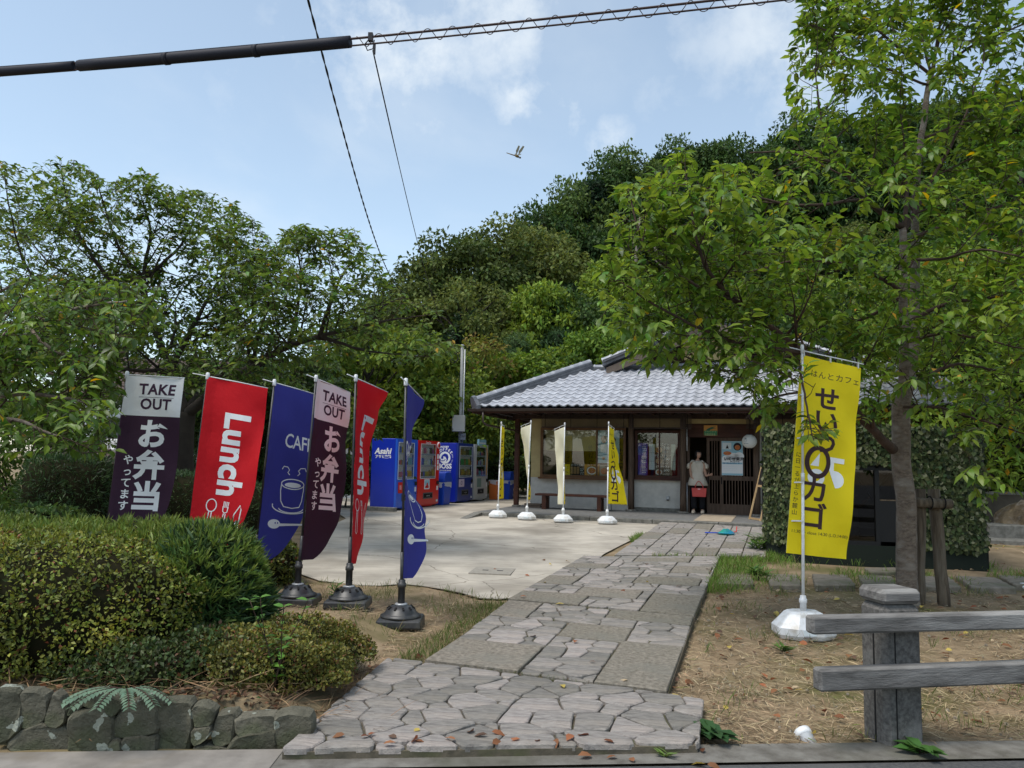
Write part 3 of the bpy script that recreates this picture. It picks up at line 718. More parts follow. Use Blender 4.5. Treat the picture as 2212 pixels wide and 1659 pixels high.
for k in range(3):
    b = MB(); b.bb((4.23, .05, 2.325 + k * .108), (5.96, .0585, 2.425 + k * .108), ch=.003); sh(b, 'lintel_plank', M_woodr)
# posts (round, a little crooked)
def post(u, v, r, h=2.9, m=M_log, z0=FZ):
    b = MB(); b.tube([(u + .008 * math.sin(k * 1.7 + u), v + .006 * math.cos(k * 2.1), z0 + .03 + (h - z0) * k / 6) for k in range(7)], [r * (1.03 - .01 * k) for k in range(7)], 12)
    o = sh(b, 'post', m); b = MB(); b.lathe([(r * 1.9, 0), (r * 1.9, .03), (r * 1.6, .045)], 14, (u, v, z0)); b.build('post_foot', M_kstone, o)
post(2.80, -.12, .075); post(4.15, -.12, .078); post(5.96, -.12, .075)
b = MB(); b.bb((-.47, -.06, FZ + .04), (-.35, .06, 2.9)); o = sh(b, 'post', M_woodr); b = MB(); b.lathe([(.12, 0), (.12, .03), (.10, .04)], 14, (-.41, 0, FZ)); b.build('post_foot', M_kstone, o)
b = MB(); b.bb((4.235, .0, FZ), (4.30, .1, 2.31)); sh(b, 'door_jamb', M_door)
# drain pipe pieces beside the post
b = MB(); b.tube([(4.245, -.10, 1.95), (4.245, -.10, 2.55)], .022, 8); sh(b, 'downpipe', M_steel)
b = MB(); b.tube([(4.24, -.06, FZ + .05), (4.24, -.06, 1.14)], .022, 8); sh(b, 'downpipe', M_steel)
# windows
def window(u0, u1, w0, w1, vf, mull, depth=.16, m=M_oak, sillm=M_oak):
    t = .065
    b = MB(); b.bb((u0, vf, w0 + t), (u0 + t, vf + depth, w1)); b.bb((u1 - t, vf, w0 + t), (u1, vf + depth, w1)); b.bb((u0 + t, vf, w1 - t), (u1 - t, vf + depth, w1)); b.bb((u0, vf, w0), (u1, vf + depth, w0 + t))
    for x in mull: b.bb((x - .018, vf + .02, w0 + t), (x + .018, vf + .07, w1 - t))
    f = sh(b, 'window', m)
    b = MB(); b.bb((u0 - .05, vf - .05, w0 - .05), (u1 + .05, vf + depth, w0 - .002)); b.build('sill', sillm, f)
    b = MB(); b.bb((u0 + t, vf + .045, w0 + t), (u1 - t, vf + .049, w1 - t)); b.build('pane', M_glass, f)
    return f
window(.28, 2.64, 1.19, 2.54, -.05, (1.85,)); window(2.88, 4.06, 1.23, 2.48, .0, (3.52,), .14, M_woodr, M_woodr)
# door: two sliding leaves of slats, the left part of the opening stands open
def leaf(u0, u1, v, n, z1=2.30):
    z0 = FZ + .02; t = .075
    b = MB(); b.bb((u0, v, z0), (u0 + t, v + .035, z1)); b.bb((u1 - t, v, z0), (u1, v + .035, z1)); b.bb((u0 + t, v, z1 - .08), (u1 - t, v + .035, z1)); b.bb((u0 + t, v, 1.22), (u1 - t, v + .035, 1.33)); b.bb((u0 + t, v + .006, z0), (u1 - t, v + .03, z0 + .24))
    d = sh(b, 'door', M_door)
    w = (u1 - u0 - 2 * t)
    for k in range(n):
        x = u0 + t + w * (k + 1) / (n + 1)
        for za, zb in ((z0 + .24, 1.22), (1.33, z1 - .08)):
            b = MB(); b.bb((x - .011, v + .004, za), (x + .011, v + .026, zb)); b.build('slat', M_door, d)
    b = MB(); b.bb((u0 + t, v + .028, z0 + .24), (u1 - t, v + .032, z1 - .08)); b.build('pane', M_dglass, d)
    b = MB(); b.bb((u0 + .02, v - .006, 1.12), (u0 + .05, v, 1.30)); b.build('door_pull', M_dark, d)
    return d
leaf(4.72, 5.12, .11, 3); leaf(5.06, 5.94, .06, 9)
b = MB(); b.bb((4.30, .03, FZ), (5.95, .15, FZ + .018)); sh(b, 'door_track', M_door)
# dim room fittings seen through the open door
b = MB(); b.bb((4.35, 1.9, FZ), (6.2, 2.4, 1.35)); sh(b, 'counter', M_woodr)
b = MB(); b.bb((.3, .25, FZ), (4.1, .75, 1.14)); sh(b, 'counter', M_oak)
# -------- eaves, roof
EU0, EU1, EV, EW, SL = -1.16, 10.96, -1.5, 2.99, .5
HB = 2.57; TW = EW + HB * SL
b = MB()                                             # roof deck and eave underside
A = [(EU0, EV, EW), (EU1, EV, EW), (EU1 - HB, EV + HB, TW), (EU0 + HB, EV + HB, TW)]
BK = 8.6
Bq = [(EU0, BK, EW), (EU1, BK, EW), (EU1 - HB, BK - HB, TW), (EU0 + HB, BK - HB, TW)]
vs = A + Bq; b.add(vs, [(0, 1, 2, 3), (5, 4, 7, 6), (4, 0, 3, 7), (1, 5, 6, 2), (3, 2, 6, 7)])
b.add([(EU0, EV, EW - .07), (EU1, EV, EW - .07), (EU1, BK, EW - .07), (EU0, BK, EW - .07)], [(0, 3, 2, 1)])
roof = sh(b, 'roof', M_tiled)
b = MB(); b.add([(EU0 + .02, EV + .02, EW - .075), (EU1, EV + .02, EW - .075), (EU1, .2, EW + .0), (EU0 + .02, .2, EW + .0)], [(0, 3, 2, 1)]); 
b.add([(EU0 + .02, .2, EW - .0), (EU0 + .02, BK, EW - .0), (0, BK, EW + .02), (0, .2, EW + .02)], [(0, 3, 2, 1)]); sh(b, 'soffit', M_wood)
b = MB()
for i in range(27): b.bb((EU0 + .1 + i * .45, EV + .05, EW - .135), (EU0 + .16 + i * .45, .1, EW - .078))
sh(b, 'rafters', M_wood, kind='stuff')
b = MB(); b.bb((EU0, EV - .03, EW - .15), (EU1, EV, EW - .03)); b.bb((EU0 - .03, EV, EW - .15), (EU0, BK, EW - .03)); sh(b, 'fascia', M_woodr)
b = MB(); b.bb((-.5, -.18, 2.78), (9.5, -.06, 2.9)); b.bb((-.48, -.05, 2.78), (-.34, 5, 2.9)); sh(b, 'beam', M_wood)
# gutter
b = MB(); n = 9
prof = [(.055 * math.cos(R(180 + 180 * k / (n - 1))), .055 * math.sin(R(180 + 180 * k / (n - 1)))) for k in range(n)]
vs = []
for x in (EU0 - .1, EU1 + .1): vs += [(x, EV - .09 + p[0], EW - .05 + p[1]) for p in prof]
b.add(vs, [(k, n + k, n + k + 1, k + 1) for k in range(n - 1)], 0, True); b.tube([(EU0 - .1, EV - .145, EW - .05), (EU1 + .1, EV - .145, EW - .05)], .008, 6)
M_gut = mat('gutter_brown', (.05, .032, .024), rough=.4, spec=.5)
g = sh(b, 'gutter', M_gut)
b = MB(); b.tube([(EU0 + .32, EV - .09, EW - .1), (EU0 + .32, EV - .09, EW - .38), (EU0 + .40, EV - .02, EW - .46), (-.45, -.3, EW - .53), (-.36, -.1, EW - .6)], .028, 8); b.build('downpipe', M_gut, g)
for i in range(11):
    b = MB(); b.bar((EU0 + .3 + i * 1.15, EV - .1, EW - .11), (EU0 + .3 + i * 1.15, EV, EW - .09), .02); b.build('gutter_bracket', M_gut, g)
# pantiles: one mesh, copied over the front slope
TWD, TL = .237, .262
prof = [(0, .034), (.022, .040), (.045, .033), (.075, .010), (.115, -.006), (.155, -.006), (.195, .010), (.222, .027), (.246, .034)]
def tile_mesh(name, m):
    b = MB(); n = len(prof)
    lo = [(x, -.012, h + .026) for x, h in prof]; lo2 = [(x, -.012, h - .006) for x, h in prof]; hi = [(x, TL + .03, h + .002) for x, h in prof]
    nose = [(x, -.016, h + .010) for x, h in prof]
    vs = hi + lo + nose + lo2
    b.add(vs, [(k, k + 1, n + k + 1, n + k) for k in range(n - 1)], 0, True)
    b.add([vs[n + k] for k in range(n)] + [vs[3 * n + k] for k in range(n)], [(k, k + 1, n + k + 1, n + k) for k in range(n - 1)])
    b.add([hi[0], lo[0], lo2[0]], [(0, 1, 2)])
    return b
tb = tile_mesh('roof_tile', M_tile); tme = tb.mesh('roof_tile', M_tile)
ang = math.atan(SL); spots = []
rows = int(HB / math.cos(ang) / TL)
for r in range(rows):
    s = r * TL; vv = EV - .03 + s * math.cos(ang); ww = EW + .025 + s * math.sin(ang); off = max(0, vv + TL * .5 - EV)
    x = EU0 + math.ceil((off - .02) / TWD) * TWD - .02
    while x + TWD * .6 < EU1 - off: spots.append((x, vv, ww)); x += TWD
spots.sort(key=lambda p: p[0] - (.0 if p[1] > -1.2 else .6))
rest = MB(); rg = random.Random(3)
for i, (x, v, w) in enumerate(spots):
    M = Matrix.Translation((x, v, w)) @ Matrix.Rotation(ang + rg.uniform(-.008, .008), 4, 'X') @ Matrix.Rotation(rg.uniform(-.008, .008), 4, 'Z')
    if i < 296: o = link('roof_tile', tme, roof); o.matrix_local = M
    else: rest.merge(tb, M)
if rest.v: tag(rest.build('roof_tile', M_tile, roof), kind='stuff')
# hip ridges: stacked flat courses under rounded cap tiles
def ridge(p0, p1, hgt, ncap, name='hip_ridge', end=True):
    p0, p1 = Vector(p0), Vector(p1); d = p1 - p0; L = d.length; d.normalize(); x = d.cross(Vector((0, 0, 1))).normalized(); z = x.cross(d)
    M = Matrix((x, d, z)).transposed().to_4x4(); M.translation = p0
    b = MB()
    for k in range(3):
        wd = .17 - .018 * k; z0 = -.05 + k * hgt / 3; q = MB(); q.bb((-wd, .02, z0 + (.0 if k == 0 else .006)), (wd, L, z0 + hgt / 3 - .006 + (0 if k else .0))); b.merge(q, M)
    for k in range(3):
        q = MB(); wd = .125 - .02 * k; q.bb((-wd, .03, -.05), (wd, L - .01, -.05 + (k + 1) * hgt / 3)); b.merge(q, M)
    rdg = b.build(name, M_tiled, roof)
    cap = MB(); n = 8; cl = L / ncap; vs = []
    for y, rr in ((0, 1.06), (cl * .12, 1.06), (cl * .121, .96), (cl + .02, .96)): vs += [(.105 * rr * math.cos(R(-10 + 200 * k / n)), y, .095 * rr * math.sin(R(-10 + 200 * k / n))) for k in range(n + 1)]
    cap.add(vs, [(r * (n + 1) + k, r * (n + 1) + k + 1, (r + 1) * (n + 1) + k + 1, (r + 1) * (n + 1) + k) for r in range(3) for k in range(n)], 0, True)
    cap.add([vs[k] for k in range(n + 1)], [tuple(range(n, -1, -1))])
    cme = cap.mesh('cap_tile', M_tile)
    for k in range(ncap):
        o = link('cap_tile', cme, rdg); o.matrix_local = M @ Matrix.Translation((0, k * cl, hgt - .07))
    if end:
        q = MB(); pr = [(-.17, -.1), (.17, -.1), (.18, .0), (.15, .11), (.10, hgt + .02), (0, hgt + .06), (-.10, hgt + .02), (-.15, .11), (-.18, .0)]
        q.add([(a, -.05, c) for a, c in pr] + [(a, .05, c) for a, c in pr], [tuple(range(9)), tuple(range(17, 8, -1))] + [(i, 9 + i, 9 + (i + 1) % 9, (i + 1) % 9) for i in range(9)])
        q.lathe([(.0, -.03), (.05, -.02), (.06, .0)], 10, (0, 0, 0)); e = MB(); e.merge(q, M); e.build('ridge_end_tile', M_tiled, rdg)
ridge((EU0 + .05, EV + .05, EW + .06), (EU0 + HB, EV + HB, TW + .05), .21, 12)
ridge((EU1 - .05, EV + .05, EW + .06), (EU1 - HB, EV + HB, TW + .05), .21, 12)
ridge((EU0 + HB + .1, EV + HB + .02, TW + .0), (EU1 - HB - .1, EV + HB + .02, TW + .0), .10, 24, 'flashing_ridge', False)
# upper gable, facing the front
GC, GHW, GV, GW0, GW1 = 4.9, 3.05, .62, 4.30, 5.46
b = MB()
for s in (-1, 1):
    e = (GC + s * GHW, GW0); p = (GC, GW1); th = .13
    vs = [(e[0], GV, e[1]), (p[0], GV, p[1]), (p[0], 7.2, p[1]), (e[0], 7.2, e[1]), (e[0], GV, e[1] + th), (p[0], GV, p[1] + th * 1.1), (p[0], 7.2, p[1] + th * 1.1), (e[0], 7.2, e[1] + th)]
    b.add(vs, [(0, 1, 2, 3), (7, 6, 5, 4), (0, 4, 5, 1), (3, 2, 6, 7), (0, 3, 7, 4)])
gr = sh(b, 'gable_roof', M_tiled)
M_barge = mat('barge_board', (.14, .11, .088), (.085, .065, .05), scale=3, rough=.8, bump=.3, bscale=30)
for s in (-1, 1):
    b = MB(); sl = (GW1 - GW0) / GHW
    o = [(GC + s * (GHW - .12), GW0 - .06), (GC, GW1 - .02), (GC, GW1 - .30), (GC + s * (GHW - .12), GW0 - .26)]
    if s < 0: o = o[::-1]
    b.add([(x, GV - .05, z) for x, z in o] + [(x, GV + .0, z) for x, z in o], [(3, 2, 1, 0), (4, 5, 6, 7)] + [(i, (i + 1) % 4, 4 + (i + 1) % 4, 4 + i) for i in range(4)])
    b.build('barge_board', M_barge, gr)
b = MB(); b.add([(GC - 2.8, 1.16, 4.2), (GC + 2.8, 1.16, 4.2), (GC + .5, 1.16, 5.3), (GC, 1.16, 5.42), (GC - .5, 1.16, 5.3)], [(0, 1, 2, 3, 4)]); sh(b, 'gable_wall', M_wood)
b = MB(); b.bb((GC - .85, 1.05, 4.46), (GC + .85, 1.12, 5.12)); sh(b, 'gable_panel', M_cream)
for k in range(9):
    for s in (-1, 1):
        x0, x1 = GC + s * .95, GC + s * max(.96, (2.7 - k * .19)); 
        if abs(x1 - x0) > .15:
            b = MB(); b.bb((min(x0, x1), 1.10, 4.34 + k * .085), (max(x0, x1), 1.13, 4.40 + k * .085)); sh(b, 'gable_slat', M_wood)
ridge((GC, GV - .05, GW1 + .10), (GC, 7.2, GW1 + .10), .22, 22, 'main_ridge')
for s in (-1, 1):
    d0 = Vector((GC + s * GHW, GV + .06, GW0 + .14)); d1 = Vector((GC + s * .1, GV + .06, GW1 + .12)); ridge(d0, d1, .07, 13, 'verge_ridge', False)
# -------- blinds hung from the eaves
M_bl = mat('blind_slat', (.065, .045, .038), (.042, .029, .025), scale=6, rough=.7)
def blind(u0, u1, v, w0, w1, n, lab, along=False, gap=.55):
    t = empty('bamboo_blind', LW(u0, v if not along else v, w1), YAW if not along else YAW + R(90), lab, 'blind', 'slatted blinds under the cafe eaves')
    W = u1 - u0; st = (w1 - w0) / n
    b = MB()
    for k in range(n): b.bb((0, -.006, -(k + 1) * st + st * .1), (W, .006, -(k + 1) * st + st * (.1 + gap)))
    tag(b.build('slat', M_bl, t), kind='stuff')
    b = MB(); b.bb((0, -.016, -(w1 - w0) - .03), (W, .016, -(w1 - w0) - .005)); b.build('bottom_bar', M_bl, t)
    for k in range(int(W / .7) + 1):
        x = .1 + k * (W - .2) / max(1, int(W / .7)); b = MB(); b.tube([(x, -.012, .12), (x, -.012, -(w1 - w0) - .02)], .008, 5); b.build('cord', M_dark, t)
    return t
blind(.42, 2.76, -.42, 2.55, 2.90, 13, 'wide dark slatted blind hanging above the large cafe window')
blind(2.80, 4.40, -.44, 2.53, 2.90, 13, 'dark slatted blind hanging above the smaller menu window')
blind(5.72, 8.2, -.42, 2.55, 2.90, 13, 'dark slatted blind right of the round paper lantern')
blind(-1.15, 1.9, 0, 2.50, 2.86, 11, 'see-through slatted blind under the left side eave of the cafe', along=True, gap=.42).location = LW(-.62, -1.1, 2.86)
# -------- things on and behind the front
def board(name, u0, u1, w0, w1, v, m, lab, cat, group=None, th=.012):
    t = empty(name, LW((u0 + u1) / 2, v, w0), YAW, lab, cat, group); w = (u1 - u0) / 2
    b = MB(); b.bb((-w, 0, 0), (w, th, w1 - w0)); b.build('board', m, t); t['_'] = 0; del t['_']; return t
def pr(t, vf, m, name='print', dv=-.004): return flat_print(name, vf, MF(0, dv, 0), m, t)
def rect(x0, y0, x1, y1): return [(x0, y0), (x1, y0), (x1, y1), (x0, y1)], [[0, 1, 2, 3]]
def lines(x0, x1, y, n, dy, rg, h=.014):
    l = []
    for i in range(n):
        x = x0
        while x < x1 - .02:
            w = rg.uniform(.02, .05); l.append(rect(x, y - i * dy, min(x1, x + w), y - i * dy + h)); x += w + .012
    return join_polys(*l)
M_menu = mat('menu_black', (.02, .018, .018), rough=.5); M_yel = mat('banner_yellow', (.80, .62, .015), rough=.75); M_pblue = mat('poster_blue', (.30, .52, .62), rough=.5)
M_food1 = mat('dish_red', (.45, .09, .03), (.55, .22, .06), scale=30, rough=.5); M_food2 = mat('dish_brown', (.25, .12, .05), (.4, .25, .10), scale=40, rough=.5); M_orange = mat('print_orange', (.60, .28, .06), rough=.5); M_green = mat('print_green', (.03, .22, .10), rough=.5); M_skin = mat('print_skin', (.60, .38, .25), rough=.6); M_cobalt = mat('print_blue', (.04, .10, .55), (.25, .05, .35), scale=2.2, rough=.5)
pale = mat('shade_cloth', (.52, .44, .25), rough=.9)
t = empty('roller_shade', LW(1.1, .12, 1.9), YAW, 'cream roller shade lowered behind the upper left of the large window', 'window shade')
b = MB(); b.bb((-.72, 0, 0), (.74, .006, .6)); b.build('cloth', pale, t); b = MB(); b.tube([(-.72, 0, 0), (.74, 0, 0)], .012, 6); b.build('hem_bar', M_oak, t)
t = board('poster', 1.88, 2.46, 1.60, 2.47, .03, M_pblue, 'large pale blue poster of two people in the large window', 'poster')
pr(t, join_polys(disc_polys(-.13, .60, .062, .08)), M_skin, dv=-.005); pr(t, join_polys(disc_polys(-.13, .65, .085, .085)), M_food2, dv=-.003); pr(t, join_polys(disc_polys(.12, .57, .06, .075)), M_skin, dv=-.005); pr(t, disc_polys(.12, .62, .075, .075), M_black, dv=-.003)
pr(t, join_polys(rect(-.22, .28, -.04, .5), rect(.04, .25, .2, .48)), M_white, dv=-.003); pr(t, move_polys(text_polys('夏', .12), -.06, .8), M_black); pr(t, join_polys(disc_polys(-.14, .12, .05, .04), disc_polys(.16, .2, .04, .05)), M_food2); pr(t, disc_polys(.2, .38, .03, .03), M_food1, dv=-.006)
t = board('shop_card', .88, 1.10, 1.26, 1.55, .02, M_yel, 'yellow card standing low in the large window behind the third small banner', 'sign'); pr(t, move_polys(text_polys('カゴ', .085), 0, .2), M_black)
pr(t, lines(-.06, .07, .09, 2, .035, rg, .01), M_black)
t = board('menu_board', 1.11, 1.50, 1.26, 1.57, .03, M_menu, 'black photo menu strip with white prices in the large window', 'menu board'); pr(t, join_polys(move_polys(text_polys('おべんとう 800', .05), 0, .265), lines(.09, .19, .16, 4, .045, rg)), M_white)
pr(t, join_polys(*[rect(-.18 + .085 * i, .03, -.11 + .085 * i, .22) for i in range(3)]), M_food2); 
t = board('food_picture', 1.51, 1.92, 1.26, 1.56, .03, M_orange, 'orange picture of a round plate of red food in the large window', 'poster'); pr(t, disc_polys(0, .13, .155, .12), M_black); pr(t, disc_polys(0, .13, .14, .108), M_white, dv=-.006); pr(t, disc_polys(0, .13, .10, .08), M_food1, dv=-.008); pr(t, move_polys(text_polys('ランチ 1000', .05), 0, .275), M_white)
t = board('food_picture', 1.93, 2.3, 1.26, 1.54, .035, mat('print_cream', (.5, .42, .33), rough=.5), 'cream picture of small side dishes at the right end of the large window', 'poster'); pr(t, disc_polys(-.06, .12, .1, .09), M_food1); pr(t, disc_polys(.12, .13, .05, .06), M_green); pr(t, move_polys(text_polys('600', .05), 0, .25), M_black)
t = board('poster', 2.95, 3.20, 1.30, 2.14, .08, M_cobalt, 'narrow blue and magenta poster at the left of the menu window', 'poster'); pr(t, join_polys(*[lines(-.02, .11, .74 - .27 * k, 4, .045, rg) for k in range(3)]), M_white)
t = board('menu_board', 3.40, 3.80, 1.29, 2.16, .08, M_menu, 'black menu board with three dishes and white prices in the menu window', 'menu board')
for k, (tx, pc, fm) in enumerate((('きなこパン', '380', M_orange), ('やきにくカレー', '700', M_food2), ('ピザトースト', '600', M_food1))):
    y = .58 - k * .29; pr(t, join_polys(move_polys(text_polys(tx, .062, bold=.001), 0, y + .24), move_polys(text_polys(pc, .10, bold=.002), .1, y + .15), lines(.0, .17, y + .06, 2, .03, rg, .008)), M_white)
    pr(t, disc_polys(-.1, y + .1, .085, .075), M_white if k == 2 else fm); pr(t, disc_polys(-.1, y + .1, .06, .05), fm if k == 2 else M_food2, dv=-.007)
t = board('notice_sheet', 3.24, 3.39, 1.45, 2.12, .085, M_paper, 'plain pale sheet beside the blue poster in the menu window', 'sheet'); pr(t, join_polys(rect(-.07, .22, .07, .226), rect(-.07, .44, .07, .446)), M_black)
t = board('notice_sheet', 3.81, 3.93, 1.45, 2.12, .085, mat('sheet_green', (.5, .58, .5), rough=.6), 'narrow pale green sheet right of the black menu board', 'sheet'); pr(t, join_polys(rect(-.05, .22, .05, .226), rect(-.05, .44, .05, .446)), M_black)
# sign above the door
t = board('shop_sign', 4.66, 5.00, 2.36, 2.62, .03, M_orange, 'small yellow and green sign with a dark bird above the door', 'sign')
pr(t, rect(-.165, .004, .165, .125), M_green, dv=-.003); pr(t, join_polys(([(-.12, .13), (-.08, .17), (-.02, .2), (.02, .215), (.14, .235), (.05, .19), (.15, .19), (.04, .165), (-.0, .15), (-.03, .125)], [list(range(10))])), mat('print_teal', (.02, .13, .08), rough=.5)); pr(t, join_polys(move_polys(text_polys('とりのとまりぎ', .042), 0, .095), lines(-.14, .14, .03, 2, .03, rg, .014)), mat('print_pale', (.6, .6, .3), rough=.6), dv=-.006)
# poster on the sliding door
t = board('poster', 5.10, 5.62, 1.35, 2.22, .045, M_white, 'pale blue event poster taped to the slatted sliding door', 'poster')
pr(t, rect(-.255, .44, .255, .865), M_pblue, dv=-.002); pr(t, join_polys(ell_f := disc_polys(.02, .47, .16, .1), disc_polys(.17, .49, .12, .1), disc_polys(-.1, .45, .14, .06), rect(-.2, .38, .25, .46)), M_white, dv=-.004)
pr(t, disc_polys(.13, .73, .1, .1), M_black, dv=-.005); pr(t, disc_polys(.13, .71, .065, .06), M_food1, dv=-.007); pr(t, rect(-.24, .66, -.02, .83), M_paper, dv=-.005); pr(t, ([(-.16, .68), (-.08, .68), (-.12, .78)], [[0, 1, 2]]), M_black, dv=-.007)
pr(t, disc_polys(-.12, .56, .1, .05), M_food1, dv=-.006); pr(t, join_polys(move_polys(text_polys('いくぜ東京', .1, bold=.002), .04, .41), lines(-.05, .2, .345, 1, .03, rg)), M_black, dv=-.007)
pr(t, rect(-.25, .285, .25, .325), M_pblue, dv=-.004); pr(t, move_polys(text_polys('8/1 みんなで行こう！', .045, bold=.0015), 0, .305), mat('print_navy', (.01, .06, .16), rough=.5), dv=-.006); pr(t, lines(-.22, .12, .22, 4, .05, rg, .006), M_paper, dv=-.004); pr(t, rect(-.255, .005, .255, .05), M_pblue, dv=-.003)
# round paper lantern
t = empty('paper_lantern', LW(5.80, -.5, 2.20), YAW, 'round white paper lantern hanging by the right side of the door', 'lantern')
M_lan = mat('lantern_paper', (.80, .80, .77), rough=.7, trans=.25)
b = MB(); pf = []
for k in range(25):
    a = R(-72 + 144 * k / 24); pf.append((.178 * math.cos(a) + (.002 if k % 2 else -.001), .172 * math.sin(a)))
b.lathe(pf, 28); b.build('shade', M_lan, t)
b = MB(); b.lathe([(.058, -.180), (.058, -.160)], 20); b.lathe([(.058, .160), (.058, .180)], 20); b.build('ring', M_black, t)
b = MB(); b.tube([(0, 0, .18), (0, 0, .62)], .006, 6); b.build('cord', M_dark, t)
def lan(vf):
    me = bpy.data.meshes.new('print'); me.from_pydata([Vector((math.sin(x / .18) * .1815 * math.cos(y / .18), -math.cos(x / .18) * .1815 * math.cos(y / .18), math.sin(y / .18) * .177)) for x, y in vf[0]], [], vf[1]); me.materials.append(M_pn); return link('print', me, t)
M_pn = mat('lantern_navy', (.02, .12, .18), rough=.7)
lan(([(-.13, .055), (-.095, .09), (-.06, .055), (-.075, .05), (-.095, .07), (-.115, .05)], [list(range(6))])); lan(stroke_polys(ell(-.095, .01, .035, .03, 16), .004, True)); lan(lines(-.14, -.02, -.06, 1, .02, rg, .010))
# bench
t = empty('bench', LW(1.36, -.62, FZ), YAW, 'long low brown wooden bench under the large cafe window', 'bench')
for k in range(3): b = MB(); b.bb((-.98, -.2 + k * .137, .35), (.98, -.07 + k * .137, .405), ch=.006); b.build('seat_plank', M_woodr, t)
for s in (-1, 1):
    for s2 in (-1, 1): b = MB(); b.bb((s * .74 - .055, s2 * .13 - .05, 0), (s * .74 + .055, s2 * .13 + .05, .3)); b.build('leg', M_woodr, t)
    b = MB(); b.bb((s * .74 - .05, -.19, .3), (s * .74 + .05, .19, .349)); b.build('cross_rail', M_woodr, t)
# outlet box, tap, wooden frame, small stacked planks
t = empty('outlet_box', LW(3.74, .05, .66), YAW, 'small outdoor power socket on the grey plaster wall', 'power socket'); b = MB(); b.bb((-.04, -.04, 0), (.04, 0, .11), ch=.01); b.build('cover', M_steel, t); b = MB(); b.bb((-.03, -.046, .0), (.03, -.0405, .03)); b.build('flap', M_black, t)
t = empty('water_tap', LW(2.30, -.2, FZ), YAW, 'low garden tap on a pipe by the foot of the log post', 'tap'); b = MB(); b.tube([(0, 0, 0), (0, 0, .2), (.02, -.02, .23), (.18, -.04, .23), (.19, -.05, .19)], .014, 7); b.build('pipe', M_steel, t); b = MB(); b.bar((.05, -.03, .3), (.14, -.04, .3), .015); b.tube([(.09, -.03, .23), (.09, -.03, .3)], .008, 6); b.build('handle', M_steel, t)
t = empty('timber_stack', LW(.1, -.25, FZ), YAW, 'two pale boards lying against the wall left of the bench', 'boards')
for k in range(2): b = MB(); b.bb((-.16, -.1, .002 + k * .06), (.3, .1, .05 + k * .06)); b.build('plank', M_barge, t)
t = empty('sign_frame', LW(5.97, -1.35, FZ), YAW + R(-62), 'light wooden easel frame leaning beside the camouflage booth', 'easel')
M_pine = mat('pale_pine', (.52, .36, .19), (.42, .28, .14), scale=4, rough=.7)
for k, s in enumerate((0, .55)):
    b = MB(); b.bar((s, -.18, 0), (s + .05 * (1 - k), .12, 1.25), .045, .03); b.build('leg', M_pine, t)
b = MB(); b.bar((0, -.17, .03), (.55, -.17, .03), .03, .04); b.build('foot_rail', M_pine, t); b = MB(); b.bar((.03, .01, .78), (.56, .01, .78), .03, .05); b.build('shelf_rail', M_pine, t); b = MB(); b.box((.3, .05, .98), (.45, .015, .4), rot=(R(-13), 0, 0)); b.build('panel', M_menu, t)
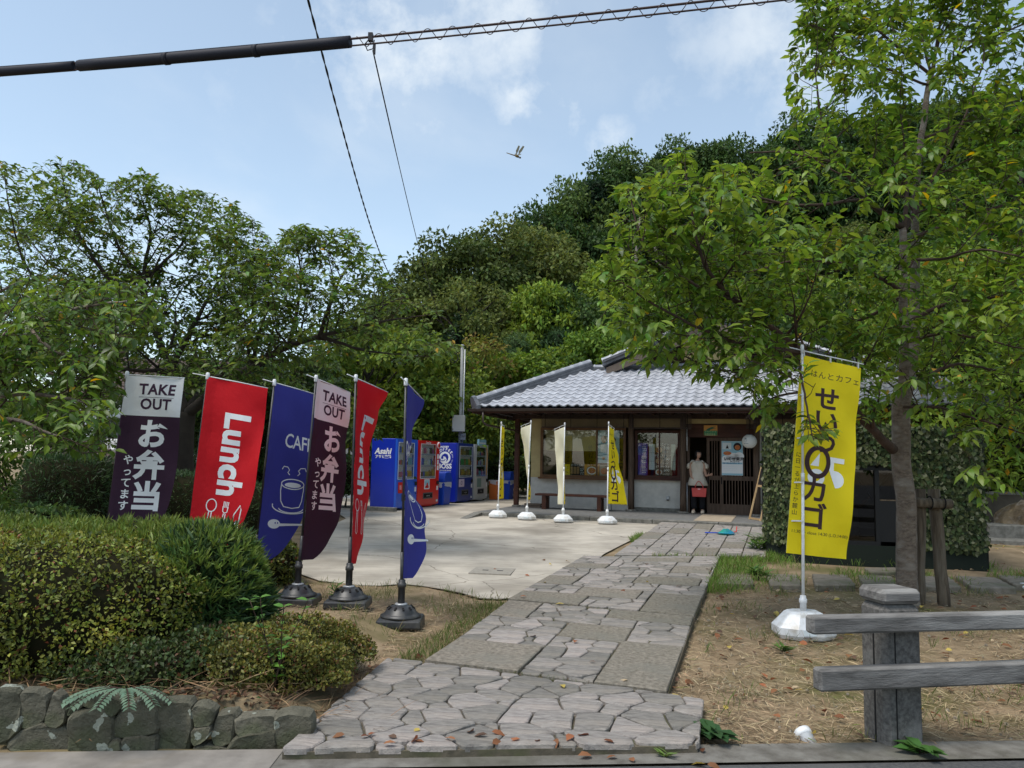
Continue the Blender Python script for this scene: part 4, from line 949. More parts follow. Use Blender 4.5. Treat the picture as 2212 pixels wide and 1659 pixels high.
# ================================================================== VENDING MACHINES (front faces look along +U)
RZ = R(71)
M_can = mat('drink_cans', (.5, .5, .5), rough=.35, spec=.5, attr='tint')
M_tube = mat('display_white', (.72, .74, .76), rough=.4)
M_mglass = glass_mat('machine_glass', (.93, .95, .96), .05)
can_cols = [(.05, .12, .5), (.55, .05, .04), (.5, .33, .05), (.1, .35, .12), (.6, .6, .58), (.08, .06, .05), (.35, .2, .08), (.15, .4, .6), (.5, .12, .25)]
def MS(x, y, z): return Matrix(((0, 0, -1, x), (-1, 0, 0, y), (0, 1, 0, z), (0, 0, 0, 1)))    # print on the side facing the camera
def machine(v0, w, front, side, lab, dark_win=False, h=1.83, d=.74, u=-2.69, frame=None, seed=1, wx0=.10, wx1=.86, cans=can_cols):
    rg = random.Random(seed); z0 = .285
    t = empty('vending_machine', LW(u, v0, z0), RZ, lab, 'vending machine', 'vending machines in a row beside the yard')
    b = MB(); b.bb((0, .06, .05), (w, d, h), ch=.012); body = b.build('body', side, t)
    b = MB(); b.bb((.03, .1, 0), (w - .03, d - .03, .05)); b.build('plinth', M_black, t)
    W0, W1, Z0, Z1 = wx0 * w, wx1 * w, .80, h - .10
    b = MB(); b.bb((0, 0, .08), (w, .058, Z0)); b.bb((0, 0, Z1), (w, .058, h)); b.bb((0, 0, Z0), (W0, .058, Z1)); b.bb((W1, 0, Z0), (w, .058, Z1)); b.bb((W0, .048, Z0), (W1, .058, Z1), m=1)
    # curved skirt at the foot
    b.add([(0, .0, .08), (w * .2, 0, .08), (w * .35, 0, .04), (w * .65, 0, .04), (w * .8, 0, .08), (w, 0, .08), (w, .05, .08), (0, .05, .08)], [(0, 7, 6, 5, 4, 3, 2, 1)])
    f = b.build('front_door', [front, M_dark if dark_win else M_tube], t)
    cv = []; cb = MB()
    nsh = 3; dz = (Z1 - Z0) / nsh
    n = int((W1 - W0) / .062); cb_cols = []
    for s in range(nsh):
        zb = Z0 + s * dz + .055
        k = 0
        while k < n:
            run = rg.randint(1, 4); c = rg.choice(cans); hh = rg.choice((.12, .13, .165, .19)); hh = min(hh, dz - .075)
            for _ in range(run):
                if k >= n: break
                x = W0 + (k + .5) * (W1 - W0) / n; m0 = len(cb.f)
                cb.lathe([(.021, 0), (.024, .01), (.024, hh * .72), (.011 if hh > .14 else .022, hh * .94), (.010 if hh > .14 else .02, hh)], 7, (x, .024, zb))
                cc = [min(.9, q * rg.uniform(.8, 1.25)) for q in c]; cb_cols += [cc] * (len(cb.f) - m0); k += 1
        b = MB(); b.bb((W0, .0, zb - .05), (W1, .046, zb - .003)); sf = b.build('shelf', M_tube, f)
        b = MB()
        for k in range(n): x = W0 + (k + .5) * (W1 - W0) / n; b.bb((x - .017, -.006, zb - .042), (x + .017, -.0005, zb - .02))
        tag(b.build('buttons', mat_btn, sf), kind='stuff')
    me = cb.mesh('drink_cans', M_can); a = me.color_attributes.new('tint', 'FLOAT_COLOR', 'CORNER'); i = 0
    for p, c in zip(me.polygons, cb_cols):
        for l in p.loop_indices: a.data[l].color = (*c, 1)
    tag(link('drink_cans', me, t), kind='stuff')
    b = MB(); b.bb((W0 + .002, -.008, Z0 + .002), (W1 - .002, -.0065, Z1 - .002)); b.build('display_glass', M_mglass, f)
    b = MB(); b.bb((W0 - .0, -.012, Z0 - .012), (W1, -.001, Z0)); b.bb((W0, -.012, Z1), (W1, -.001, Z1 + .012)); b.bb((W0 - .012, -.012, Z0 - .012), (W0, -.001, Z1 + .012)); b.bb((W1, -.012, Z0 - .012), (W1 + .012, -.001, Z1 + .012)); b.build('display_frame', frame or M_tube, f)
    # delivery slot
    b = MB(); b.bb((w * .26, -.012, .24), (w * .70, -.001, .41)); sl = b.build('delivery_flap', mat_slot, f); b = MB(); b.bb((w * .28, -.016, .27), (w * .68, -.0125, .38)); b.build('flap_window', M_dark, sl)
    flat_print('print', move_polys(text_polys('とりだし口', .045), w * .48, .32), Matrix(((1, 0, 0, 0), (0, 0, -1, -.018), (0, 1, 0, 0), (0, 0, 0, 1))), M_white, sl)
    # coin unit
    b = MB(); b.bb((w * .88, -.03, .62), (w * .97, -.001, .72), ch=.008); b.build('coin_unit', M_black, f)
    b = MB(); b.bb((w * .885, -.006, .46), (w * .965, -.001, .58)); b.build('notice', M_tube, f)
    b = MB(); b.bb((w * .88, -.006, .14), (w * .96, -.001, .20)); b.build('coin_return', M_tube, f)
    return t, f, body
mat_btn = mat('button_blue', (.16, .28, .5), rough=.4); mat_slot = mat('slot_grey', (.09, .09, .095), rough=.4)
def FR(x, z): return Matrix(((1, 0, 0, x), (0, 0, -1, -.004), (0, 1, 0, z), (0, 0, 0, 1)))
M_bl1 = mat('machine_blue', (.008, .030, .40), rough=.32, spec=.5); M_bl2 = mat('machine_light_blue', (.02, .10, .55), rough=.3, spec=.5); M_rd = mat('machine_red', (.60, .008, .008), rough=.3, spec=.5); M_nv = mat('machine_navy', (.012, .030, .20), rough=.3, spec=.5); M_gy = mat('machine_grey', (.47, .48, .47), rough=.4); M_bl3 = mat('machine_deep_blue', (.006, .018, .30), rough=.32, spec=.5)
shear = lambda vf, k: ([(x + k * y, y) for x, y in vf[0]], vf[1])
t, f, body = machine(-2.78, 1.18, M_bl2, M_bl1, 'bright blue vending machine at the near end of the row', seed=3, wx0=.06, wx1=.80)
flat_print('lettering', shear(text_polys('Asahi', .21, bold=.007), .22), MS(-.002, .40, 1.50), M_white, body)
flat_print('lettering', text_polys('アサヒ飲料', .092, bold=.003), MS(-.002, .40, 1.36), M_white, body)
b = MB(); b.bb((.10, -.006, .44), (.34, -.001, .72)); o = b.build('poster', M_rd, f); flat_print('print', join_polys(move_polys(text_polys('当', .13), .22, .58)), FR(0, 0) @ Matrix.Translation((0, 0, .004)), M_white, o)
t, f, body = machine(-1.56, 1.38, M_rd, M_rd, 'red vending machine between the blue machine and the blue bin', seed=5, wx0=.12, wx1=.80)
flat_print('lettering', shear(text_polys('Coca-Cola', .075, bold=.002), .25), FR(.62, 1.775), M_white, f)
b = MB(); b.bb((.42, -.006, .50), (.76, -.001, .77)); o = b.build('poster', M_tube, f); flat_print('print', join_polys(rect(.44, .62, .74, .75)), FR(0, 0) @ Matrix.Translation((0, 0, .004)), M_pblue, o); flat_print('print', join_polys(rect(.48, .53, .70, .60), disc_polys(.6, .62, .05, .06)), FR(0, 0) @ Matrix.Translation((0, 0, .005)), M_rd, o)
b = MB(); b.lathe([(.0, 0), (.09, .0), (.09, .02), (0, .02)], 18); o = b.build('emblem', M_white, f); o.matrix_local = Matrix.Translation((1.28, -.004, 1.72)) @ Matrix.Rotation(R(90), 4, 'X')
b = MB(); b.lathe([(.0, 0), (.07, .0), (.07, .006), (0, .006)], 18); o2 = b.build('emblem_disc', M_rd, o); o2.location = (0, 0, .0205)
for k in range(3): b = MB(); b.bb((1.22, -.006, 1.02 + k * .16), (1.33, -.001, 1.15 + k * .16)); b.build('notice', M_white, f)
t, f, body = machine(1.20, 1.22, M_nv, M_bl3, 'dark blue vending machine with the round coffee emblem on its side', seed=8, wx0=.10, wx1=.90, cans=can_cols[2:4] + can_cols[5:7] + [(.4, .3, .1)])
S = MS(-.002, .44, .16)
flat_print('lettering', move_polys(text_polys('SUNTORY', .075, bold=.003), -.05, 1.545), S, M_white, body)
arc = []
for i, ch in enumerate('COFFEE'):
    a = R(142 - i * 104 / 5); arc.append(move_polys(text_polys(ch, .115, bold=.004), .255 * math.cos(a), 1.22 + .255 * math.sin(a), a - R(90)))
for i, ch in enumerate('BOSS COFFEE'):
    a = R(24 - i * 80 / 10); arc.append(move_polys(text_polys(ch, .05), .255 * math.cos(a), 1.22 + .255 * math.sin(a), a - R(90)))
flat_print('lettering', join_polys(*arc), S, M_white, body)
flat_print('emblem', disc_polys(0, 1.22, .185, .185, 32), S, M_white, body)
S2 = S @ Matrix.Translation((0, 0, .003))
flat_print('emblem', join_polys(([(-.10, 1.17), (-.13, 1.22), (-.09, 1.30), (0, 1.35), (.09, 1.32), (.12, 1.24), (.10, 1.15), (.045, 1.09), (.06, 1.17), (.02, 1.25), (-.06, 1.26), (-.045, 1.20)], [list(range(12))]), stroke_polys([(-.17, 1.15), (-.10, 1.12), (-.02, 1.13), (.02, 1.17)], .022), disc_polys(-.16, 1.165, .022, .03)), S2, M_bl3, body)
flat_print('lettering', text_polys('BOSS', .20, bold=.008), S @ Matrix.Translation((0, .955, 0)), M_white, body)
flat_print('lettering', lines(-.22, .22, .83, 2, .05, random.Random(4), .018), S, M_white, body)
b = MB(); b.bb((.10, -.006, .50), (.52, -.001, .74)); o = b.build('poster', mat('poster_lilac', (.5, .42, .55), rough=.5), f); flat_print('print', stroke_polys(ell(.3, .62, .05, .05, 14), .02, True), FR(0, 0) @ Matrix.Translation((0, 0, .004)), M_nv, o)
t, f, body = machine(2.55, 1.20, M_gy, M_gy, 'grey vending machine at the far end of the row', dark_win=True, seed=11, wx0=.12, wx1=.82, frame=M_gy)
b = MB(); b.bb((.3, -.02, 1.80), (.95, .04, 2.0)); o = b.build('top_sign', M_pblue, t); flat_print('print', rect(.34, 1.86, .9, 1.9), FR(0, 0) @ Matrix.Translation((0, 0, .02)), M_white, o)
b = MB(); b.bb((.25, -.006, .46), (.62, -.001, .74)); b.build('poster', mat('poster_teal', (.16, .25, .22), rough=.5), f)
b = MB(); b.tube([(.86 * 1.2, -.012, .84), (.90 * 1.2, -.012, 1.2), (.91 * 1.2, -.012, 1.5), (.86 * 1.2, -.012, 1.74)], .016, 6); b.build('orange_trim', M_orange, f)
# ------------------------------------------------------------------ bins
M_bag = mat('clear_bag', (.62, .64, .68), rough=.35, trans=.3)
def bin_(u, v, w, d, h, m, lab, dome=True):
    z = .285; t = empty('litter_bin', LW(u, v, z), RZ, lab, 'litter bin', 'litter bins beside the vending machines')
    b = MB(); b.box((0, 0, h * .34), (w, d, h * .68), ch=.03)
    for i in range(len(b.v)): x, y, zz = b.v[i]; k = .84 + .16 * zz / (h * .68); b.v[i] = (x * k, y * k, zz)
    b.build('body', m, t)
    if dome:
        b = MB(); n = 10; pr_ = [(-.54 * w, 0), (-.53 * w, .10 * h), (-.36 * w, .30 * h), (.2 * w, .32 * h), (.42 * w, .18 * h), (.54 * w, .06 * h), (.54 * w, 0)]
        vs = [(x, -.52 * d, .69 * h + z_) for x, z_ in pr_] + [(x, .52 * d, .69 * h + z_) for x, z_ in pr_]; k = len(pr_)
        b.add(vs, [tuple(range(k - 1, -1, -1)), tuple(range(k, 2 * k))] + [(i, (i + 1) % k, k + (i + 1) % k, k + i) for i in range(k)]); lid = b.build('lid', m, t, bev=.02)
        b = MB(); b.box((.42 * w, 0, .83 * h), (.10 * w, .5 * d, .14 * h), rot=(0, R(-40), 0)); b.build('opening', M_dark, lid)
    b = MB(); n = 14; vs = []
    for j, (rr, zz) in enumerate(((1.03, .70), (1.07, .66), (1.05, .56))):
        for k in range(n):
            a = 2 * math.pi * k / n; ca, sa = math.cos(a), math.sin(a); q = 1 / max(abs(ca), abs(sa)) * .5; q = min(q, .62)
            vs.append((ca * q * w * rr, sa * q * d * rr, h * zz + (rg.uniform(-.05, .03) * h if j == 2 else 0)))
    b.add(vs, [(j * n + k, j * n + (k + 1) % n, (j + 1) * n + (k + 1) % n, (j + 1) * n + k) for j in range(2) for k in range(n)]); b.build('bag', M_bag, t)
    return t
M_bin = mat('bin_blue', (.012, .06, .45), rough=.4)
bin_(-2.86, .36, .56, .46, .96, M_bin, 'large blue lidded bin between the red and dark blue machines')
bin_(-2.62, 4.25, .30, .34, .95, mat('bin_orange', (.62, .16, .035), rough=.5), 'orange open bin beside the grey machine', dome=False)
bin_(-2.35, 4.7, .46, .42, .95, M_bin, 'blue lidded bin at the far end beyond the orange bin')
# kerb block under the first machine
t = empty('kerb_block', LW(-3.2, -2.98, .27), RZ, 'long grey concrete kerb block at the foot of the nearest blue vending machine', 'kerb block'); b = MB(); b.bb((-.1, -.62, 0), (.08, .55, .12), ch=.015); b.build('block', M_kstone, t)
# ------------------------------------------------------------------ steel service pole with box and meter
p = gpg(993, 1088); base = at(992, 1000, 24.6); base.z = .28
M_spole = mat('pole_grey', (.30, .305, .30), (.24, .245, .24), scale=6, rough=.6)
t = empty('service_pole', base, 0, 'slim grey steel service pole with a meter box behind the machines', 'utility pole')
HP = at(991, 748, base.y).z - base.z
b = MB(); b.tube([(0, 0, 0), (0, 0, HP)], .048, 10); b.build('pole', M_spole, t)
b = MB(); b.tube([(.08, -.02, .5), (.09, -.02, HP - .1)], .022, 7); b.build('conduit', M_steel, t)
zb = at(988, 915, base.y).z - base.z
M_box = mat('box_beige', (.45, .44, .39), rough=.5)
b = MB(); b.box((-.04, -.14, zb), (.40, .2, .52), ch=.01); bx = b.build('meter_box', M_box, t)
for s in (-1, 1): b = MB(); b.bb((-.225, -.246, zb + s * .2 - .03), (-.205, -.241, zb + s * .2 + .03)); b.build('latch', M_black, bx)
b = MB(); b.box((.11, -.09, zb - .42), (.16, .12, .22), ch=.01); b.lathe([(.06, 0), (.06, .05), (0, .06)], 12, (.11, -.12, zb - .4)); b.build('meter', mat('meter_grey', (.2, .21, .22), rough=.3), t)
b = MB(); b.lathe([(.062, 0), (.062, .05)], 10, (0, 0, HP)); b.build('cap', M_steel, t)
b = MB(); pts = [(-.02, 0, HP - .12)]
for k in range(26): a = k * .5; pts.append((-.17 - .11 * math.cos(a) - .004 * k, -.02, HP - .30 + .14 * math.sin(a) - .005 * k))
b.tube(pts, .013, 5); b.build('cable_coil', M_black, t)
pole_top = base + Vector((0, 0, HP - .05))
# ================================================================== BANNER FLAGS
M_fpurple = mat('cloth_purple', (.050, .020, .042), rough=.8, trans=.12, bump=.3, bscale=9, dist=.03); M_fred = mat('cloth_red', (.64, .010, .018), rough=.75, trans=.25, bump=.3, bscale=8, dist=.03); M_fblue = mat('cloth_blue', (.060, .060, .33), rough=.75, trans=.22, bump=.3, bscale=8, dist=.03)
M_fwhite = mat('cloth_white', (.82, .82, .82), rough=.8, trans=.05, bump=.25, bscale=9, dist=.03); M_fyel = mat('cloth_yellow', (.82, .67, .012), rough=.75, trans=.2, bump=.3, bscale=8, dist=.03); M_fback = mat('cloth_back', (.80, .80, .70), rough=.8, trans=.25)
M_pwhite = mat('flag_white_ink', (.82, .82, .82), rough=.7); M_pdark = mat('flag_dark_ink', (.045, .020, .022), rough=.7); M_ppur = mat('flag_purple_ink', (.05, .02, .045), rough=.7)
M_blackp = mat('black_plastic', (.020, .021, .023), (.035, .036, .038), scale=12, rough=.42, spec=.5, c3=(.07, .065, .055), s3=6); M_whitep = mat('white_plastic', (.74, .75, .76), (.66, .67, .67), scale=5, rough=.35, spec=.5, c3=(.5, .47, .42), s3=9)
def interp(keys, x):
    if x <= keys[0][0]: return keys[0][1]
    for (a, va), (b_, vb) in zip(keys, keys[1:]):
        if x <= b_: t = (x - a) / (b_ - a); t = t * t * (3 - 2 * t); return va + (vb - va) * t
    return keys[-1][1]
class Cloth:
    """cloth hung from a leaning pole: psi0/psi1(v) = heading of the cloth at the pole / at its free edge (degrees from +X)"""
    def __init__(s, top, base, W, L, psi0, psi1=None, droop=.08, feather=True, ripple=.018, seed=1, slant=0, off=0):
        s.top, s.dir = Vector(top), (Vector(base) - Vector(top)).normalized(); s.W, s.L, s.p0, s.p1 = W, L, psi0, psi1 or psi0; s.droop, s.fe, s.rp, s.seed, s.slant, s.off = droop, feather, ripple, seed, slant, off
    def width(s, v):
        t = v / s.L
        return s.W * (1 if (not s.fe or t < .5) else math.sqrt(max(.02, 1 - ((t - .5) / .525) ** 2)))
    def __call__(s, u, v, d=0.0):
        t = v / s.L; a0, a1 = R(interp(s.p0, t)), R(interp(s.p1, t)); x = y = 0; n = 8
        for k in range(n):
            a = a0 + (a1 - a0) * ((k + .5) / n) * (u / s.W); x += math.cos(a) * u / n; y += math.sin(a) * u / n
        a = a0 + (a1 - a0) * (u / s.W); nx, ny = math.sin(a), -math.cos(a)                 # towards the printed side
        q = u / s.W; r = s.rp * q * (math.sin(9 * t + 5 * q + s.seed) + .6 * math.sin(19 * t - 7 * q + s.seed * 2)) + s.rp * .8 * mnoise.noise((u * 5, v * 3.2, s.seed))
        if s.fe and u < .085: r += .005 * math.sin(v * 75 + s.seed) * math.sin(u * 60) + .016 * math.cos(min(1, u / .085) * math.pi / 2)
        r += d
        p = s.top + s.dir * v + Vector((x + nx * r - s.slant * t, y + ny * r, -s.droop * q * (1 - .55 * t))) + Vector((nx, ny, 0)) * s.off
        return p
    def mesh(s, name, mats, split=None, thick=.0016):
        nu, nv = 22, 56; M = MB(); fs = []; vs = []
        for side in (1, -1):
            for j in range(nv + 1):
                v = s.L * j / nv; w = s.width(v)
                for i in range(nu + 1): vs.append(s(w * i / nu, v, thick * side))
        st = (nu + 1) * (nv + 1)
        for j in range(nv):
            m = 1 if (split and s.L * (j + .5) / nv < split) else 0
            for i in range(nu):
                k = j * (nu + 1) + i; M.f.append([k, k + 1, k + nu + 2, k + nu + 1][::-1]); M.m.append(m); M.sm.append(True)
                M.f.append([st + k, st + k + 1, st + k + nu + 2, st + k + nu + 1]); M.m.append(2 if len(mats) > 2 and not split else (len(mats) - 1 if len(mats) == 2 and not split else m)); M.sm.append(True)
        M.v = [tuple(p) for p in vs]; return M
def cup_art():
    P = []
    P.append(stroke_polys([(-.15, .10), (-.155, .03), (-.14, -.08), (-.10, -.14), (.0, -.155), (.10, -.14), (.14, -.07), (.155, .04), (.15, .10)], .011)); P.append(stroke_polys(ell(0, .11, .15, .055, 26), .011, True))
    P.append(stroke_polys(ell(0, -.13, .235, .085, 22, 170, 370), .012)); P.append(stroke_polys(ell(0, -.15, .16, .055, 18, 190, 350), .010))
    P.append(disc_polys(0, .10, .11, .028)); 
    for sx in (-1, 1): P.append(stroke_polys([(sx * .05, .21), (sx * .075, .235), (sx * .055, .265), (sx * .08, .295), (sx * .13, .30), (sx * .15, .265)], .010))
    sp = join_polys(disc_polys(-.16, -.34, .075, .05), ([(-.09, -.36), (.16, -.335), (.21, -.33), (.21, -.315), (.16, -.315), (-.09, -.33)], [list(range(6))]))
    return join_polys(*P), sp
def cutlery():
    P = [stroke_polys(ell(-.14, .09, .048, .062, 20), .010, True), stroke_polys([(-.152, .03), (-.165, -.19), (-.14, -.21), (-.115, -.19), (-.128, .03)], .010)]
    P += [stroke_polys([(-.02 + .016 * k, .15), (-.018 + .014 * k, .09)], .008) for k in range(4)] + [stroke_polys([(-.022, .10), (-.018, .05), (.004, .035), (.026, .05), (.03, .10)], .009), stroke_polys([(-.005, .03), (-.014, -.19), (.004, -.21), (.022, -.19), (.013, .03)], .009)]
    P += [stroke_polys([(.15, .14), (.10, .04), (.095, -.03), (.125, -.05), (.13, -.02), (.11, -.19), (.13, -.21), (.15, -.19), (.165, .10)], .010, True)]
    return join_polys(*P)
def black_base(t, z=0):
    b = MB(); b.box((0, 0, .045), (.43, .40, .085), taper=.96, ch=0); b.build('base_block', M_blackp, t, bev=.02)
    b = MB(); b.lathe([(.195, .088), (.195, .105), (.165, .118), (.155, .128), (.135, .160), (.10, .185), (.055, .198), (.0, .20)], 28); d = b.build('base_dome', M_blackp, t)
    b = MB()
    for k in range(10): a = k * .628; b.box((.118 * math.cos(a), .118 * math.sin(a), .172), (.035, .018, .02), rot=(0, R(38), a))
    tag(b.build('dome_slots', M_dark, d), kind='stuff')
    b = MB(); b.lathe([(.05, .19), (.06, .2), (.06, .21), (.04, .215)], 18); b.build('steel_ring', M_steel, d)
    b = MB(); b.lathe([(.034, .2), (.034, .36), (.042, .365), (.042, .40), (.034, .405), (.034, .43), (.02, .44)], 14); b.build('socket', M_blackp, t)
def flag(kind, topx, D, psi, lab, base_px=None, ztop=None, lean=None, psi1=None, seed=1, L=1.88, droop=.09):
    if base_px: bp = gpg(*base_px); bx = Vector((bp.x, bp.y, G(bp.x, bp.y)))
    tp = at(topx[0], topx[1], D)
    if not base_px: bx = Vector((tp.x - .12, D - .02, G(tp.x, D)))
    t = empty('banner_flag', bx, 0, lab, 'banner', 'tall banner flags on black bases')
    top = tp - bx; top.z -= .03; base = Vector((0, 0, .2))
    black_base(t)
    dirn = (top - base).normalized()
    b = MB(); b.tube([base + Vector((0, 0, .1)), base + dirn * .5], .0175, 10); b.tube([base + dirn * .49, top + dirn * .03], .012, 10); b.build('pole', M_blackp, t)
    c = Cloth(top, base, .60, L, psi, psi1, droop=droop, seed=seed)
    mats = {'takeout': [M_fpurple, M_fwhite], 'lunch': [M_fred], 'cafe': [M_fblue]}[kind]
    cl = c.mesh('cloth', mats, split=.41 if kind == 'takeout' else None).build('cloth', mats, t)
    a = R(interp(psi, 0)); hd = Vector((math.cos(a), math.sin(a), 0)); dz = Vector((0, 0, -droop))
    b = MB(); b.tube([top - hd * .15 - dz * .2 + Vector((0, 0, .012)), top + hd * .3 + dz * .5 + Vector((0, 0, .008)), top + hd * .6 + dz + Vector((0, 0, .004))], .0055, 7); b.build('cross_rod', M_whitep, t)
    b = MB(); b.lathe([(.017, -.03), (.02, -.02), (.02, .035), (.012, .045)], 10, top); b.build('top_fitting', M_whitep, t)
    fn = lambda d: (lambda x, y: c(x, -y, d + .0016))
    W = lambda vf, m, d=.0015, nm='lettering': warp_print(nm, vf, fn(d), m, cl)
    if kind == 'takeout':
        W(join_polys(move_polys(text_polys('TAKE', .150, spacing=1.06, bold=.0045), .335, -.135), move_polys(text_polys('OUT', .150, spacing=1.06, bold=.0045), .335, -.285), rect(.15, -.213, .52, -.209)), M_ppur)
        for i, ch in enumerate('お弁当'): W(move_polys(text_polys(ch, .305, bold=.011), .335, -.605 - i * .315, 0, 1, 1), M_pwhite)
        for i, ch in enumerate('やってます'): W(move_polys(text_polys(ch, .105, bold=.002), .125, -.86 - i * .115), M_pwhite)
    elif kind == 'lunch':
        W(move_polys(text_polys('Lunch', .34, spacing=1.05, bold=.012), .33, -.74, R(-90)), M_pwhite); W(move_polys(cutlery(), .325, -1.37, R(-3), 1, 1), M_pwhite, nm='cutlery_print')
    else:
        W(move_polys(text_polys('CAFE', .20, spacing=.95, bold=.002), .40, -.60, R(-4), .82, 1.1), M_pwhite); A, B_ = cup_art(); W(move_polys(A, .37, -1.17), M_pwhite, nm='cup_print'); W(move_polys(B_, .35, -1.17, R(-3)), M_pwhite, nm='spoon_print')
        W(join_polys(disc_polys(.185, -1.49, .008, .010), disc_polys(.215, -1.49, .008, .010)), M_fblue, .003, 'spoon_print')
    return t
flag('takeout', (275, 805), 7.83, [(0, -2), (1, 10)], 'purple and white take out banner at the left end, beyond the clipped hedge', seed=2, droop=.02)
flag('lunch', (449, 808), 7.80, [(0, 8), (.6, 2), (1, -6)], 'broad red lunch banner standing behind the clipped hedge', seed=4, droop=.10)
flag('cafe', (593, 822), 8.30, [(0, 55), (.5, 52), (1, 44)], 'blue cafe banner just behind the right end of the hedge', seed=6, droop=.08)
flag('takeout', (683, 813), 8.01, [(0, 66), (.5, 62), (1, 60)], 'purple and white take out banner at the left of the three on open ground', base_px=(641, 1318), seed=9, droop=.09)
flag('lunch', (769, 812), 7.83, [(0, 66), (.12, 74), (.35, 86), (1, 84)], 'narrow red lunch banner turned edge on between the purple and the blue banner', base_px=(751, 1330), seed=11, droop=.09)
flag('cafe', (877, 820), 7.41, [(0, 80), (.2, 92), (.45, 97), (.7, 72), (1, 62)], 'blue cafe banner nearest the stone path, turned almost edge on', base_px=(865, 1352), seed=14, droop=.12)
def white_base(t, w, h):
    b = MB(); a, c = w / 2, w * .38; q = .28 * w
    for (s0, z0), (s1, z1) in (((.92, 0), (1, h * .16)), ((1, h * .16), (1, h * .42)), ((1, h * .42), (.62, h * .92)), ((.62, h * .92), (.5, h))):
        def ring(s, z): return [(x * s, y * s, z) for x, y in ((a, -c + q * .6), (a, c - q * .6), (a - q, c), (-a + q, c), (-a, c - q * .6), (-a, -c + q * .6), (-a + q, -c), (a - q, -c))]
        b.add(ring(s0, z0) + ring(s1, z1), [(k, (k + 1) % 8, 8 + (k + 1) % 8, 8 + k) for k in range(8)])
    b.add(ring(.5, h), [tuple(range(8))]); b.add(ring(.0001, 0), [tuple(range(8))])
    o = b.build('water_base', M_whitep, t, bev=w * .02)
    b = MB(); b.box((-.03 * w, -c - .001, h * .3), (w * .22, .006, h * .22)); b.build('base_label', M_paper, o)
    b = MB(); b.lathe([(.030, h), (.030, h + .07), (.037, h + .075), (.037, h + .11), (.028, h + .115), (.028, h + .14), (.014, h + .145)], 12); b.build('socket', M_whitep, t)
def yellow(bx, top, psi, lab, wb, hb, psi1=None, seed=1, L=1.8, droop=.05, slant=0, big=False, off=0, ripple=.012):
    t = empty('yellow_banner', bx, 0, lab, 'banner', 'yellow cafe banners on white bases')
    top = Vector(top) - Vector(bx); base = Vector((0, 0, hb)); dirn = (top - base).normalized(); white_base(t, wb, hb)
    b = MB(); b.tube([base, top * .5 + base * .5], .0145, 10); b.tube([top * .5 + base * .5 - Vector((0, 0, .04)), top * .5 + base * .5 + Vector((0, 0, .04))], .018, 10); b.tube([top * .5 + base * .5, top + Vector((0, 0, .03))], .0115, 10); b.build('pole', M_whitep, t)
    ctop = top - Vector((0, 0, .06)); c = Cloth(ctop, base, .60, L, psi, psi1, droop=droop, feather=False, seed=seed, slant=slant, off=off, ripple=ripple)
    mats = [M_fyel, M_fyel, M_fback]; cl = c.mesh('cloth', mats).build('cloth', mats, t)
    def bar_pt(u): return c(u, 0) + Vector((0, 0, .045))
    b = MB(); b.tube([bar_pt(0) + (bar_pt(0) - bar_pt(.2)) * (.9 if big else .15)] + [bar_pt(u) for u in (0, .2, .4, .6, .63)], .006, 7); b.build('cross_rod', M_whitep, t)
    b = MB(); b.lathe([(.018, -.05), (.018, .02), (.010, .035)], 10, top); b.build('top_fitting', M_whitep, t)
    for u in (.03, .30, .57): b = MB(); b.bar(c(u, .012), bar_pt(u) + Vector((0, 0, .006)), .035, .007); b.build('cloth_loop', M_whitep, t)
    for v in (.40, .82, 1.25, 1.62):
        p = ctop + dirn * -v; b = MB(); b.bar(p - Vector((.006, .01, 0)), c(.03, v), .03, .012); b.build('side_loop', M_whitep, t)
    fn = lambda d: (lambda x, y: c(x, -y, d + .0016))
    W = lambda vf, m, d=.0015, nm='lettering': warp_print(nm, vf, fn(d), m, cl, .07)
    ux = .25
    W(move_polys(text_polys('ごはんとカフェ', .078, spacing=1.08), .31, -.16), M_pdark)
    y = .40
    for ch in 'せいつ': W(move_polys(text_polys(ch, .25, bold=.006), ux + .04, -y), M_pdark); y += .22
    W(stroke_polys(ell(ux - .01, -1.02, .105, .14, 28), .045, True), M_pdark, .003)
    for ch, yy in (('カ', 1.31), ('ゴ', 1.57)): W(move_polys(text_polys(ch, .27, bold=.006), ux - .02, -yy), M_pdark, .003)
    # white flower-like emblem behind the ring
    W(join_polys(rect(.36, -1.0, .50, -.95), rect(.36, -1.08, .405, -1.0), ([(.36, -1.08), (.42, -1.08)] + [(.42 + .085 * math.sin(R(a)), -1.165 + .085 * math.cos(R(a))) for a in range(0, 181, 20)], [list(range(12))]), ([(.17, -1.06), (.25, -.93), (.25, -1.06)], [[0, 1, 2]]), stroke_polys(ell(.235, -1.17, .06, .06, 18), .045, True)), M_pwhite, .0015, 'emblem')
    W(move_polys(text_polys('11:30 〜 close 14:30 (L.O.14:00)', .042), .31, -1.715), M_pdark)
    for i, ch in enumerate('山麓から上がる一日に'[::-1]): W(move_polys(text_polys(ch, .055), .05, -.98 - i * .062), M_pdark)
    return t
bp = gpg(1736, 1372); bx = Vector((bp.x, bp.y, 0))
yellow(bx, at(1733, 752, bx.y), [(0, 3), (.6, 0), (1, 2)], 'large yellow banner nearest the road, on a white water filled base by the fence', .54, .24, seed=3, L=1.93, droop=.12, slant=.15, big=True, off=-.035, ripple=.02)
